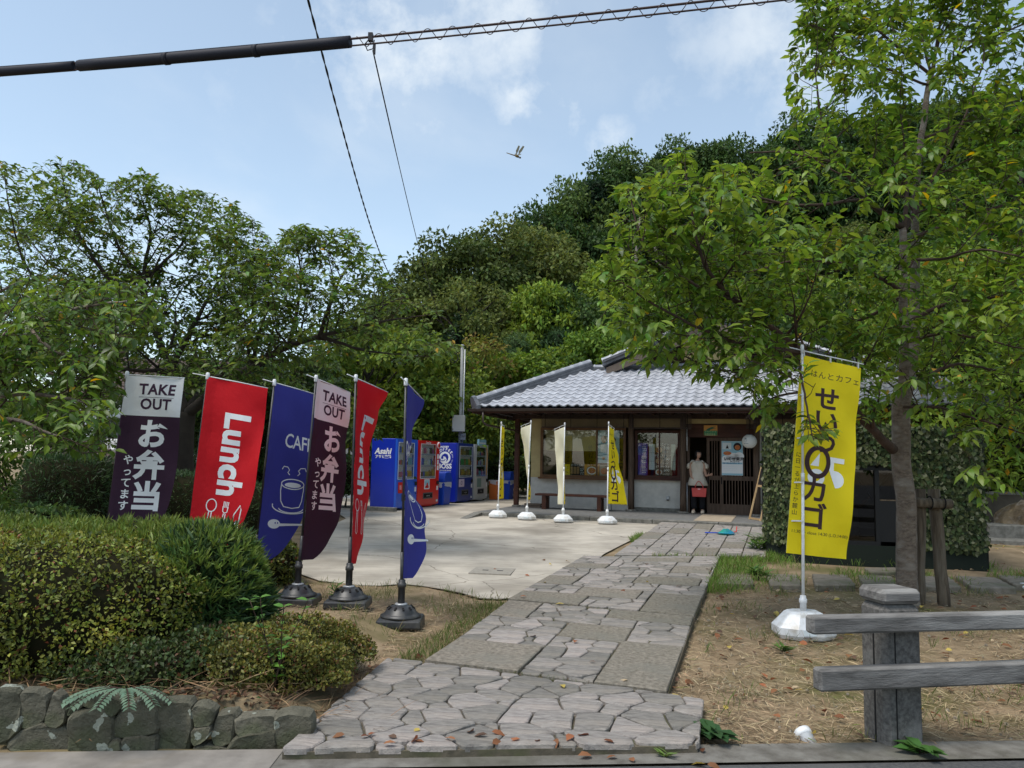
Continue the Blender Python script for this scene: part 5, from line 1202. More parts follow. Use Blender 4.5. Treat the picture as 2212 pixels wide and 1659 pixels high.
yb = [((1075, 1119), (1083, 914), [(0, 84), (1, 80)], None, 'first small yellow banner from the left, turned edge on', .02),
      ((1138, 1123), (1147, 911), [(0, 112), (.5, 92), (1, 76)], [(0, 112), (.5, 100), (1, 88)], 'second small yellow banner from the left, pale back above and yellow front below', .07),
      ((1217, 1128), (1220, 916), [(0, 108), (.4, 80), (1, 64)], [(0, 112), (.4, 128), (1, 132)], 'third small yellow banner, mostly its pale back showing, in front of the bench', .08),
      ((1313, 1131), (1315, 914), [(0, 72), (.4, 60), (1, 36)], None, 'fourth small yellow banner, the one showing its lettered yellow face', .07)]
for i, (bpx, tpx, p0, p1, lab, dr) in enumerate(yb):
    b0 = gp(*bpx, .285); bx = Vector((b0.x, b0.y + .12, gh(b0.y) + .03)); yellow(bx, at(tpx[0], tpx[1], bx.y), p0, lab, .42, .16, psi1=p1, seed=20 + i, L=1.72, droop=dr)

# ================================================================== CONCRETE RAIL FENCE
M_fence = mat('weathered_concrete', (.215, .203, .19), (.10, .094, .087), scale=16, rough=.95, bump=.9, bscale=60, spec=.12, c3=(.31, .297, .275), s3=4.5, lo=.36, hi=.66, dist=.008, stretch=(.28, 1.6, 1.6), detail=9)
M_fpost = mat('post_concrete', (.16, .15, .137), (.08, .075, .069), scale=45, rough=.97, bump=.9, bscale=120, spec=.1, c3=(.22, .217, .205), s3=2.2, dist=.006)
fr = empty('rail_fence', (2.30, 4.74, 0), R(11), 'weathered grey concrete fence of two rails on a square post by the road', 'fence')
def fpost(x):
    b = MB(); b.box((x, 0, .36), (.255, .235, .88), ch=.03); o = b.build('post', M_fpost, fr)
    b = MB(); b.box((x, 0, .848), (.262, .242, .085), ch=.022); b.build('post_cap', M_fence, o)
    b = MB(); b.box((x - .06, -.119, .36), (.006, .004, .75)); b.box((x - .1285, -.02, .36), (.004, .012, .75)); b.build('joint', M_dark, o)
fpost(0); fpost(2.2)
for z, h, x0 in ((.715, .098, -.64), (.415, .122, -.60)):
    b = MB(); b.box(((x0 + 4.3) / 2, -.165, z), (4.3 - x0, .085, h), ch=.012); b.build('rail', M_fence, fr)
    for x in (0, 2.2): b = MB(); b.lathe([(0, 0), (.018, 0), (.018, .004), (0, .006)], 8, (x, 0, 0)); 
# pipe ends by the kerb
for q, lab, ro in (((1757, 1604), 'white plastic pipe end poking out of the dry ground by the kerb', (R(-58), 0, R(12))), ((500, 1618), 'grimy white pipe end at the foot of the stone wall', (R(-62), 0, R(-50)))):
    p = gp(*q, .0); t = empty('pipe_end', (p.x, p.y + .05, -.035), 0, lab, 'pipe'); b = MB(); b.lathe([(.046, -.12), (.046, .06), (.052, .06), (.052, .10), (.040, .10), (.040, .0)], 18); o = b.build('pipe', M_whitep, t); o.rotation_euler = ro
# ================================================================== TREE STAKES, BOOTH
M_stake = mat('old_stake', (.165, .125, .085), (.07, .052, .036), scale=5, rough=.92, bump=.7, bscale=26, stretch=(6, 6, .5), c3=(.2, .17, .13), s3=2)
p0 = gpg(1984, 1302); t = empty('tree_stakes', (p0.x, p0.y, G(p0.x, p0.y)), 0, 'two weathered wooden stakes with a lashed cross log bracing the big tree', 'tree support')
D = p0.y; top = at(1988, 1056, D) - t.location; top2 = at(2017, 1057, D + .05) - t.location; ft2 = gpg(2040, 1306) - t.location
def log(a, c, r, name='stake'):
    b = MB(); a, c = Vector(a), Vector(c); b.tube([a.lerp(c, k / 6) + Vector((.004 * math.sin(k * 2), .004 * math.cos(k * 3), 0)) for k in range(7)], [r * (1 + .03 * math.sin(k * 1.9)) for k in range(7)], 12); return b.build(name, M_stake, t)
log((0, 0, -.1), top, .065); log(ft2 - Vector((0, 0, .1)), top2, .068)
zc = at(2000, 1085, D).z - t.location.z; log((top.x - .16, -.1, zc), (top.x + .30, -.1, zc - .01), .058, 'cross_log')
for x in (top.x + .05, top.x + .2): b = MB(); b.tube([(x, -.1 + .075 * math.cos(a), zc + .075 * math.sin(a)) for a in [k * .628 for k in range(11)]], .008, 5, cap=False); b.build('lashing', M_dark, t)
# camouflage booth
BO = Vector((4.50, 12.12, G(4.5, 12.1))); BY = R(-9); bt = empty('camouflage_booth', BO, BY, 'dark booth wrapped in leafy camouflage net with a glazed opening', 'booth')
M_bframe = mat('booth_frame', (.010, .010, .011), rough=.5); M_skirt = mat('booth_skirt', (.012, .018, .013), rough=.9)
BW, BD, BH = 2.66, 1.0, 2.06; SX, SY = -.35, .66
b = MB()
for x, y in ((0, 0), (BW, 0), (SX, SY), (SX, BD), (BW, BD), (.22, 0), (1.62, 0), (1.16, .0)): b.bb((x - .03, y - .03, 0), (x + .03, y + .03, BH if x not in (1.16,) else 1.48))
fo = b.build('frame', M_bframe, bt)
for a_, c_ in (((.25, -.028, 1.44), (1.13, .028, 1.5)), ((1.19, -.028, 1.44), (1.59, .028, 1.5)), ((.25, -.028, .30), (1.13, .028, .36)), ((1.19, -.02, .36), (1.59, .02, .98))): b = MB(); b.bb(a_, c_); b.build('window_bar' if c_[2] - a_[2] < .2 else 'lower_panel', M_bframe, bt)
b = MB(); b.bb((1.2, -.024, .98), (1.6, -.021, 1.0)); b.build('panel_edge', M_stake, bt)
b = MB(); b.bb((.25, .01, .36), (1.13, .014, 1.44)); b.bb((1.19, .01, 1.0), (1.59, .014, 1.44)); b.build('pane', glass_mat('booth_glass', (.45, .45, .45), .04), bt)
b = MB(); b.bb((.0, -.04, -.08), (BW + .02, -.031, .30)); b.add([(-.03, -.04, -.08), (SX - .03, SY - .02, -.08), (SX - .03, SY - .02, .30), (-.03, -.04, .30)], [(0, 3, 2, 1)]); b.bb((BW + .031, -.04, -.08), (BW + .04, BD, .30)); b.build('skirt', M_skirt, bt)
b = MB(); b.bb((SX, BD - .03, 0), (BW, BD - .028, BH)); b.add([(0, 0, .2), (SX, SY, .2), (SX, SY, BH), (0, 0, BH)], [(0, 3, 2, 1)]); b.add([(SX, SY, 0), (SX, BD, 0), (SX, BD, BH), (SX, SY, BH)], [(0, 3, 2, 1)]); b.bb((BW, 0, .3), (BW + .003, BD, BH)); b.bb((0, 0, BH + .001), (BW, BD, BH + .004)); b.bb((.0, .0305, 1.5), (BW, .033, BH)); b.bb((1.65, .0305, .3), (BW, .033, 1.5)); b.build('lining', M_bframe, bt)
b = MB(); b.bb((.3, BD - .2, .5), (1.6, BD - .19, 1.35)); b.build('inner_panel', mat('inner_panel', (.17, .165, .165), rough=.8), bt)
b = MB(); b.bar((.98, BD - .24, 1.5), (1.32, BD - .24, .95), .12, .02); b.bar((1.62, BD - .24, 1.45), (1.34, BD - .24, 1.0), .09, .02); b.build('brace', M_bframe, bt)
b = MB(); b.bb((.2, BD - .26, .40), (1.1, BD - .22, .43)); b.bb((.2, BD - .26, .5), (1.6, BD - .22, .52)); b.build('inner_rail', M_steel, bt)
def net(n, fn, name='net'):
    P = np.zeros((n, 3)); Nn = np.zeros((n, 3))
    for i in range(n): P[i], Nn[i] = fn(rng.random(), rng.random(), rng.random())
    ax = rng.normal(0, .5, (n, 3)) + np.array([0, 0, -.35]); ax -= Nn * (ax * Nn).sum(1, keepdims=True) * .7
    col = tint(n, (.060, .084, .028), .3, .12, [(.25, (.11, .125, .05)), (.18, (.024, .036, .016)), (.12, (.20, .205, .12))])
    return tag(link(name, leaves_mesh(name, P, ax, Nn + rng.normal(0, .35, (n, 3)), rng.uniform(.055, .10, n), M_net, col, LEAF2, 1.3), bt), kind='stuff')
M_net = mat('net_leaf', (.05, .07, .03), rough=.75, attr='tint', trans=.12)
def f_front(a, c, e):
    while True:
        x = rng.random() * BW; z = .28 + rng.random() * (BH - .24)
        if not (.2 < x < 1.65 and z < 1.52): break
    return (x, -.05 - e * .04, z + .03 * math.sin(x * 7)), (0, -1, 0)
net(5200, f_front)
def f_side(a, c, e): return (SX * a - .03 - e * .05, SY * a - .02 - e * .03, .26 + c * (BH - .2) + .02 * math.sin(a * 9)), (-.82, -.57, 0)
net(2600, f_side)
net(700, lambda a, c, e: ((SX * a, SY * a + c * .4, BH + .02 + e * .05), (0, 0, 1)))
net(700, lambda a, c, e: ((BW + .04 + e * .05, a * BD, .3 + c * (BH - .24)), (1, 0, 0))); net(1200, lambda a, c, e: ((a * BW, c * BD, BH + .02 + e * .05), (0, 0, 1)))
# toy net on the path
p = gpg(1568, 1163); t = empty('bug_net', (p.x, p.y, gh(p.y) + .085), R(15), 'small blue and green bug net with a red handle lying on the path', 'toy net')
b = MB(); b.tube([(.17 * math.cos(a), .13 * math.sin(a), .015 + .01 * math.sin(a * 2)) for a in [k * .4488 for k in range(15)]], .009, 6); b.build('hoop', mat('hoop_blue', (.02, .30, .45), rough=.4), t)
b = MB(); n = 16; vs = [(.0, .02, .09)]
for j in range(1, 5):
    for k in range(n): a = 2 * math.pi * k / n; vs.append((.045 * j * math.cos(a), .034 * j * math.sin(a) , .015 + (.085 - .02 * j) * (1 + .4 * math.sin(a * 3 + j))))
fs = [(0, 1 + k, 1 + (k + 1) % n) for k in range(n)] + [(1 + j * n + k, 1 + (j + 1) * n + k, 1 + (j + 1) * n + (k + 1) % n, 1 + j * n + (k + 1) % n) for j in range(3) for k in range(n)]
b.add(vs, fs, 0, True); b.build('net_bag', mat('net_green', (.03, .36, .20), (.03, .22, .42), scale=6, rough=.6, trans=.3), t)
b = MB(); b.tube([(.16, .05, .02), (.3, .12, .03), (.36, .20, .12)], .009, 6); b.build('handle', M_rd, t); b = MB(); b.tube([(-.16, 0, .02), (-.38, .12, .015)], .012, 6); b.build('grip', M_bin, t)
# ================================================================== OVERHEAD CABLES
M_cab = mat('cable_black', (.02, .019, .022), rough=.5); M_sleeve = mat('cable_sleeve', (.018, .018, .026), rough=.65, spec=.25); M_rust = mat('cable_brown', (.06, .035, .03), rough=.6)
A0, A1 = at(-500, 190, 9.4), at(2000, -44, 6.95)
oc = empty('overhead_cable', A0, 0, 'thick sleeved cable with a spiral hanger running across the sky above the yard', 'cable')
def lineP(t_, dz=0):
    p = A0.lerp(A1, t_) - A0; p.z += dz - .10 * math.sin(math.pi * t_); return p
def t_at(px): return min([k / 2000 for k in range(2001)], key=lambda q: abs((1106 + 1662 * (lambda v: v.dot(RT) / v.dot(FW))(lineP(q) + A0 - Vector((0, 0, CZ)))) - px))
for x0, x1 in ((-480, 161), (170, 757)):
    a, c = t_at(x0), t_at(x1); b = MB(); r = .062 if x1 > 200 else .054
    b.tube([lineP(a + (c - a) * k / 12) for k in range(13)], r, 14); s = b.build('sleeve', M_sleeve, oc)
    b = MB()
    for k in range(30):
        q = a + (c - a) * (k + .5) / 30; b.bar(lineP(q - .0035, r * 1.05), lineP(q + .0035, r * 1.05), .012, .014)
    b.bar(lineP(a, r * .98), lineP(c, r * .98), .03, .012); tag(b.build('sleeve_clips', M_sleeve, s), kind='stuff')
    for q in ((.33, .66) if x1 > 200 else (.6,)): b = MB(); z = a + (c - a) * q; b.tube([lineP(z), lineP(z + .004)], r * 1.13, 14); b.build('sleeve_band', M_sleeve, s)
ta, tb_ = t_at(120), 1.0
b = MB(); b.tube([lineP(ta + (tb_ - ta) * k / 20, .035) for k in range(21)], .013, 7); b.build('upper_wire', M_rust, oc)
b = MB(); b.tube([lineP(ta + (tb_ - ta) * k / 20, -.045) for k in range(21)], .010, 7); b.build('lower_wire', M_rust, oc)
b = MB(); pts = []; ts = t_at(770)
for k in range(420):
    q = ts + (1 - ts) * k / 419; a = k * 2 * math.pi / 20; p = lineP(q, -.005 + .062 * math.cos(a)); p.y += .05 * math.sin(a); pts.append(p)
b.tube(pts, .0045, 5); b.build('hanger_spiral', M_rust, oc)
tc_ = t_at(800); cp = lineP(tc_); b = MB(); b.box(cp + Vector((0, 0, .03)), (.05, .05, .09)); b.tube([cp + Vector((0, 0, .03)), cp + Vector((-.06, 0, -.05)), cp + Vector((-.03, 0, -.12)), cp + Vector((.03, .0, -.1)), cp + Vector((.04, 0, 0))], .007, 5); b.box(cp + Vector((.045, 0, -.1)), (.025, .025, .12)); b.build('clamp', M_cab, oc)
S0 = cp + A0 + Vector((.03, 0, -.12)); t = empty('service_wire', S0, 0, 'thin drop wire running from the overhead cable down to the service pole', 'cable'); b = MB()
b.tube([(S0.lerp(pole_top, k / 24) - S0) - Vector((0, 0, .9 * math.sin(math.pi * k / 24))) for k in range(25)], [.008] * 3 + [.0055] * 22, 6); b.build('wire', M_cab, t)
T0, T1 = at(655, -40, 8.8), at(884, 640, 30); t = empty('twisted_cable', T0, 0, 'dark twisted pair cable crossing the sky into the trees', 'cable'); pts = []
for ph in (0, math.pi):
    pts = []
    for k in range(300):
        q = k / 299; p = T0.lerp(T1, q) - T0; p.z -= 1.0 * math.sin(math.pi * q); a = q * 190 + ph; pts.append(p + Vector((.008 * math.cos(a), 0, .008 * math.sin(a))))
    b = MB(); b.tube(pts, .0085, 6); b.build('strand', M_cab, t)
# dragonfly
p = at(1113, 337, 2.5); t = empty('dragonfly', p, R(8), 'dragonfly in flight against the sky', 'dragonfly'); M_df = mat('dragonfly_body', (.16, .10, .02), rough=.5); M_wing = mat('dragonfly_wing', (.30, .30, .25), rough=.3, trans=.6)
b = MB(); b.tube([(-.030, 0, .009), (-.012, 0, .004), (.002, 0, .001)], [.0013, .0018, .0022], 8); b.tube([(.0, 0, .001), (.006, 0, 0), (.013, 0, -.003)], [.003, .0048, .003], 10); b.build('body', M_df, t)
b = MB(); b.lathe([(0, -.0035), (.003, -.002), (.0036, 0), (.003, .002), (0, .0035)], 10, (.0165, 0, -.0045)); b.build('head', mat('dragonfly_eye', (.07, .06, .03), rough=.3), t)
for s in (-1, 1):
    for x0, dx in ((.010, .012), (.003, .004)):
        b = MB(); w = [(x0, s * .002, .003), (x0 + dx * .6 + .003, s * .016, .012), (x0 + dx + .004, s * .032, .022), (x0 + dx - .002, s * .034, .023), (x0 + dx * .4 - .005, s * .016, .012)]; b.add(w + [(a, c, z + .0003) for a, c, z in w], [(0, 1, 2, 3, 4), (9, 8, 7, 6, 5)]); b.build('wing', M_wing, t)
# ================================================================== BACKGROUND BUILDINGS AND WALLS
M_hwhite = mat('house_white', (.62, .64, .65), (.54, .56, .57), scale=3, rough=.9); M_hroof = mat('house_roof', (.10, .07, .055), (.06, .04, .035), scale=9, rough=.8, bump=.3); M_shut = mat('window_dark', (.05, .055, .06), rough=.2)
def house(px0, px1, D, h, depth, roofh, lab, rz=0):
    a = at(px0, 990, D); c = at(px1, 990, D); w = (c - a).length; t = empty('house', (a.x, a.y, .25), rz, lab, 'house')
    b = MB(); b.bb((0, 0, 0), (w, depth, h)); wall = b.build('wall', M_hwhite, t)
    b = MB(); o = .35; b.add([(-o, -o, h - .1), (w + o, -o, h - .1), (w + o, depth + o, h - .1), (-o, depth + o, h - .1), (-o, depth / 2, h + roofh), (w + o, depth / 2, h + roofh)], [(0, 1, 5, 4), (2, 3, 4, 5), (0, 4, 3), (1, 2, 5), (3, 2, 1, 0)]); rf = b.build('roof', M_hroof, t)
    for k in range(int(w / .5)): b = MB(); x = k * .5; b.bar((x, -o - .01, h - .08), (x, depth / 2, h + roofh + .02), .09, .05); tag(b.build('roof_rib', M_hroof, rf), None)
    for k in range(max(1, int(w / 2.6))):
        x = .9 + k * 2.4; b = MB(); b.bb((x, -.05, h * .5), (x + .9, -.002, h * .5 + .9)); f = b.build('window', M_steel, t); b = MB(); b.bb((x + .05, -.06, h * .5 + .05), (x + .85, -.051, h * .5 + .85)); b.build('pane', M_shut, f)
    return t, w
hs_, w_ = house(150, 455, 24, 3.2, 6, 1.5, 'white house with a brown roof and an air conditioner behind the left trees')
q = at(265, 968, 23.9); t = empty('air_conditioner', (q.x - .4, 23.55, q.z - .35), 0, 'air conditioner unit with a round fan grille on the white house wall', 'air conditioner'); b = MB(); b.bb((0, 0, 0), (.85, .35, .62), ch=.02); b.build('case', mat('ac_case', (.66, .66, .62), rough=.5), t); b = MB(); b.lathe([(0, 0), (.24, 0), (.24, .01), (.0, .012)], 24); o = b.build('fan_grille', mat('ac_grille', (.3, .3, .3), rough=.5), t); o.matrix_local = Matrix.Translation((.3, -.002, .31)) @ Matrix.Rotation(R(90), 4, 'X'); b = MB(); b.lathe([(0, .0125), (.08, .0125), (.08, .02), (0, .02)], 14); b.build('fan_hub', M_white, o)
q = at(300, 1010, 19); t = empty('tiled_roof', (q.x - 2.4, q.y, q.z - .6), R(-4), 'low brown tiled lean-to roof below the air conditioner', 'roof'); b = MB(); b.add([(0, 0, .9), (2.4, 0, -.05), (2.6, 1.4, .35), (.1, 1.4, 1.3), (0, 0, .8), (2.4, 0, -.15), (2.6, 1.4, .25), (.1, 1.4, 1.2)], [(0, 1, 2, 3), (7, 6, 5, 4), (0, 4, 5, 1), (1, 5, 6, 2), (3, 7, 4, 0)]); rr = b.build('deck', M_hroof, t)
for k in range(14): b = MB(); f = k / 13; b.bar((2.4 * f, -.01, .9 - .95 * f + .02), (.1 + 2.5 * f, 1.4, 1.3 - .95 * f + .02), .1, .05); b.build('roof_rib', M_hroof, t)
q = at(560, 1000, 25); t = empty('garden_wall', (q.x, q.y, .2), R(2), 'long low white wall with a row of palings seen between the banners', 'wall'); b = MB(); b.bb((0, 0, 0), (5.2, .15, 1.35)); b.build('wall', M_hwhite, t)
for k in range(34): b = MB(); b.bb((.05 + k * .15, .05, 1.35), (.12 + k * .15, .09, 1.72)); b.build('paling', M_hwhite, t)
# playground panels
q = at(1072, 1000, 34); t = empty('playground_fence', (q.x, q.y, .9), R(-6), 'wavy tan playground panels between blue posts beyond the hedge', 'playground panel'); M_tan = mat('play_tan', (.62, .40, .24), rough=.6); M_pb = mat('play_blue', (.02, .08, .40), rough=.4)
for k in range(4):
    b = MB(); b.tube([(k * .68, 0, 0), (k * .68, 0, 1.18)], .04, 8); b.lathe([(.045, 1.18), (.04, 1.23), (0, 1.25)], 8, (k * .68, 0, 0)); b.build('post', M_pb, t)
    if k < 3:
        n = 14; topz = [1.10 + .06 * abs(math.sin(i / n * math.pi * 2)) for i in range(n + 1)]; xs_ = [k * .68 + .06 + .56 * i / n for i in range(n + 1)]
        b = MB(); vs = [(x, -.02, .25) for x in xs_] + [(x, -.02, z) for x, z in zip(xs_, topz)] + [(x, .02, .25) for x in xs_] + [(x, .02, z) for x, z in zip(xs_, topz)]; m_ = n + 1
        b.add(vs, [(i, i + 1, m_ + i + 1, m_ + i) for i in range(n)] + [(2 * m_ + i + 1, 2 * m_ + i, 3 * m_ + i, 3 * m_ + i + 1) for i in range(n)] + [(m_ + i, m_ + i + 1, 3 * m_ + i + 1, 3 * m_ + i) for i in range(n)]); pn = b.build('panel', M_tan, t)
        b = MB(); 
        for sx in (.2, .42): b.lathe([(0, 0), (.035, 0), (.035, .004), (0, .004)], 10, (0, 0, 0)); 
        b2 = MB(); b2.bb((k * .68 + .22, -.024, .72), (k * .68 + .29, -.0205, .80)); b2.build('hole', M_dark, pn); b2 = MB(); b2.bb((k * .68 + .40, -.024, .6), (k * .68 + .46, -.0205, .70)); b2.build('hole', M_dark, pn); b2 = MB(); b2.lathe([(0, 0), (.10, .0), (.1, .005), (0, .005)], 12); o = b2.build('arch_hole', M_dark, pn); o.matrix_local = Matrix.Translation((k * .68 + .34, -.022, .36)) @ Matrix.Rotation(R(90), 4, 'X')
q = at(1052, 1002, 32); t = empty('blue_slide', (q.x - .5, q.y, .8), 0, 'bright blue playground cover just behind the grey vending machine', 'slide'); b = MB(); b.add([(0, 0, 0), (1.0, 0, 0), (.62, 0, .95), (.2, 0, 1.05), (0, 1, 0), (1.0, 1, 0), (.62, 1, .95), (.2, 1, 1.05)], [(0, 1, 2, 3), (7, 6, 5, 4), (0, 3, 7, 4), (1, 5, 6, 2), (3, 2, 6, 7)]); b.build('cover', mat('slide_blue', (.05, .32, .60), rough=.5), t)
# right hand side: retaining wall, steps, boulder, outbuilding
M_rock = mat('boulder', (.24, .18, .11), (.10, .075, .05), scale=4, rough=.95, bump=1.0, bscale=14, c3=(.35, .33, .30), s3=2.4, dist=.04)
M_ret = mat('stained_concrete', (.10, .085, .066), (.06, .05, .04), scale=3, rough=.95, bump=.4, bscale=40, c3=(.13, .115, .09), s3=1.2)
q = gp(2125, 1108, .35); t = empty('retaining_wall', (7.9, 16.6, .1), R(-4), 'dark stained concrete retaining wall right of the booth', 'wall'); b = MB(); b.bb((0, 0, -.3), (9, .25, 1.0)); b.build('wall', M_ret, t); b = MB(); b.bb((-.02, -.03, 1.001), (9, .28, 1.06)); b.build('coping', M_kstone, t)
q = at(2112, 1140, 14.2); t = empty('stone_step', (q.x, 14.3, .05), R(-12), 'grey stone steps between the booth and the boulder', 'steps')
for k in range(2): b = MB(); b.bb((.0 + k * .42, k * .5, -.1), (2.4, .62 + k * .5, .30 + k * .24), ch=.02); b.build('step', M_kstone, t)
q = gp(2205, 1178, .2); t = empty('boulder', (q.x + .45, q.y + .3, .08), R(20), 'large tan boulder at the right edge beyond the steps', 'rock'); bm = bmesh.new(); bmesh.ops.create_icosphere(bm, subdivisions=4, radius=.62)
for v in bm.verts: n_ = mnoise.noise(v.co * 1.7) * .25 + mnoise.noise(v.co * 4.5) * .10 + mnoise.noise(v.co * 11) * .03; v.co = v.co * (1 + n_); v.co.z = v.co.z * .95 + .35; v.co.x *= 1.0
me = bpy.data.meshes.new('rock'); bm.to_mesh(me); bm.free(); me.materials.append(M_rock); link('rock', me, t)
t, w_ = house(2150, 2420, 26, 3.0, 5, 1.3, 'pale outbuilding with a brown roof behind the right hand trees')
q = gp(2206, 1276, .05); t = empty('pebble', (q.x + .06, q.y, G(q.x, q.y) + .02), 0, 'white stone on the dark ground at the right edge', 'stone'); bm = bmesh.new(); bmesh.ops.create_icosphere(bm, subdivisions=3, radius=.1)
for v in bm.verts: v.co *= 1 + .2 * mnoise.noise(v.co * 9); v.co.z *= .5; v.co.x *= 1.3
me = bpy.data.meshes.new('rock'); bm.to_mesh(me); bm.free(); me.materials.append(M_whitep); link('rock', me, t)
# ================================================================== PEOPLE
M_sk = mat('skin', (.52, .31, .22), (.46, .26, .18), scale=14, rough=.55); M_hair = mat('hair_black', (.012, .010, .010), rough=.45, spec=.5); M_shirt = mat('blouse_beige', (.62, .56, .47), (.55, .49, .40), scale=9, rough=.9); M_pants = mat('trousers_black', (.012, .012, .016), rough=.9); M_shoe = mat('shoe_cream', (.62, .52, .40), rough=.6); M_bagr = mat('bag_red', (.60, .09, .08), (.52, .07, .065), scale=8, rough=.55)
def skin_mesh(name, verts, edges, radii, m, parent, root=0, sub=2, smooth=True):
    me = bpy.data.meshes.new(name); me.from_pydata(verts, edges, []); me.materials.append(m); o = link(name, me, parent)
    s = o.modifiers.new('skin', 'SKIN'); s.use_smooth_shade = smooth
    for i, r in enumerate(radii): me.skin_vertices[0].data[i].radius = r if isinstance(r, tuple) else (r, r)
    me.skin_vertices[0].data[root].use_root = True
    d = o.modifiers.new('sub', 'SUBSURF'); d.levels = sub; d.render_levels = sub
    return o
def lathe_ell(rings, n=20):
    """rings: (z, cx, cy, rx, ry[, pleat])"""
    vs = []; 
    for q in rings:
        z, cx_, cy_, rx, ry = q[:5]; pl = q[5] if len(q) > 5 else 0
        for k in range(n):
            a = 2 * math.pi * k / n; r = 1 + pl * math.sin(a * (n // 2.5)); vs.append((cx_ + rx * r * math.cos(a), cy_ + ry * r * math.sin(a), z))
    fs = [(j * n + k, j * n + (k + 1) % n, (j + 1) * n + (k + 1) % n, (j + 1) * n + k) for j in range(len(rings) - 1) for k in range(n)]
    return vs, fs, n
def head(parent, c, r, yaw, tilt=0, sk=M_sk):
    H = bpy.data.objects.new('head_pivot', None)
    M = Matrix.Translation(c) @ Matrix.Rotation(yaw, 4, 'Z') @ Matrix.Rotation(tilt, 4, 'X')
    bm = bmesh.new(); bmesh.ops.create_uvsphere(bm, u_segments=28, v_segments=20, radius=1)
    for v in bm.verts:
        x, y, z = v.co; w = 1 - .20 * max(0, -z) - .06 * max(0, z - .5)
        x *= .76 * w; y = y * .92 * (1 - .10 * max(0, -z)); z *= 1.08
        fy = -y
        if fy > .45:
            y -= .14 * math.exp(-((x / .13) ** 2) - (((z + .16) / .16) ** 2)) * 1.0            # nose
            y += .07 * math.exp(-(((abs(x) - .28) / .14) ** 2) - (((z - .06) / .12) ** 2))     # eye sockets
            y -= .05 * math.exp(-((x / .2) ** 2) - (((z + .52) / .10) ** 2)); y -= .06 * math.exp(-((x / .2) ** 2) - (((z + .88) / .14) ** 2))
        v.co = (x * r, y * r, z * r)
    me = bpy.data.meshes.new('head'); bm.to_mesh(me); bm.free(); me.materials.append(sk)
    me.polygons.foreach_set('use_smooth', [True] * len(me.polygons)); h = link('head', me, parent); h.matrix_local = M
    for s in (-1, 1):
        b = MB(); b.lathe([(0, -.06 * r), (.10 * r, -.03 * r), (.11 * r, .0), (.08 * r, .03 * r), (0, .04 * r)], 12); e = b.build('eye', M_white, h); e.matrix_local = Matrix.Translation((s * .28 * r, -.78 * r, .06 * r)) @ Matrix.Rotation(R(90), 4, 'X') @ Matrix.Diagonal((1.2, .6, 1, 1))
        b = MB(); b.lathe([(0, .0415 * r), (.05 * r, .0415 * r), (.05 * r, .055 * r), (0, .06 * r)], 10); b.build('iris', M_hair, e)
        b = MB(); b.tube([(s * .16 * r, -.86 * r, .24 * r), (s * .3 * r, -.82 * r, .28 * r), (s * .42 * r, -.72 * r, .23 * r)], .022 * r, 6); b.build('eyebrow', M_hair, h)
        b = MB(); b.lathe([(0, -.05 * r), (.14 * r, -.04 * r), (.16 * r, .02 * r), (.08 * r, .05 * r)], 10); e = b.build('ear', sk, h); e.matrix_local = Matrix.Translation((s * .76 * r, .02 * r, -.06 * r)) @ Matrix.Rotation(R(90) * s, 4, 'Y') @ Matrix.Diagonal((1.4, .8, 1, 1))
    b = MB(); b.tube([(-.18 * r, -.80 * r, -.50 * r), (0, -.90 * r, -.53 * r), (.18 * r, -.80 * r, -.50 * r)], [.02 * r, .05 * r, .02 * r], 8); b.build('mouth', mat('lips', (.42, .15, .13), rough=.5), h)
    return h
def hair_cap(h, r, long=True):
    bm = bmesh.new(); bmesh.ops.create_uvsphere(bm, u_segments=30, v_segments=22, radius=1)
    dead = []
    for v in bm.verts:
        x, y, z = v.co; lowlim = -.95 if long else -.35
        if y < -.25 and z < (.50 if abs(x) < .62 else -.75 if long else .1): dead.append(v); continue
        if z < lowlim: dead.append(v); continue
        k = 1 + .05 * mnoise.noise(v.co * 5); v.co = (x * r * .90 * k, (y * 1.04 + .03) * r * k, (z * 1.16 + .04) * r * k)
        if long and z < -.2: v.co.z -= .14 * r; v.co.x *= 1.02
    bmesh.ops.delete(bm, geom=dead, context='VERTS'); me = bpy.data.meshes.new('hair'); bm.to_mesh(me); bm.free(); me.materials.append(M_hair); me.polygons.foreach_set('use_smooth', [True] * len(me.polygons))
    o = link('hair', me, h); s = o.modifiers.new('thick', 'SOLIDIFY'); s.thickness = .02; return o
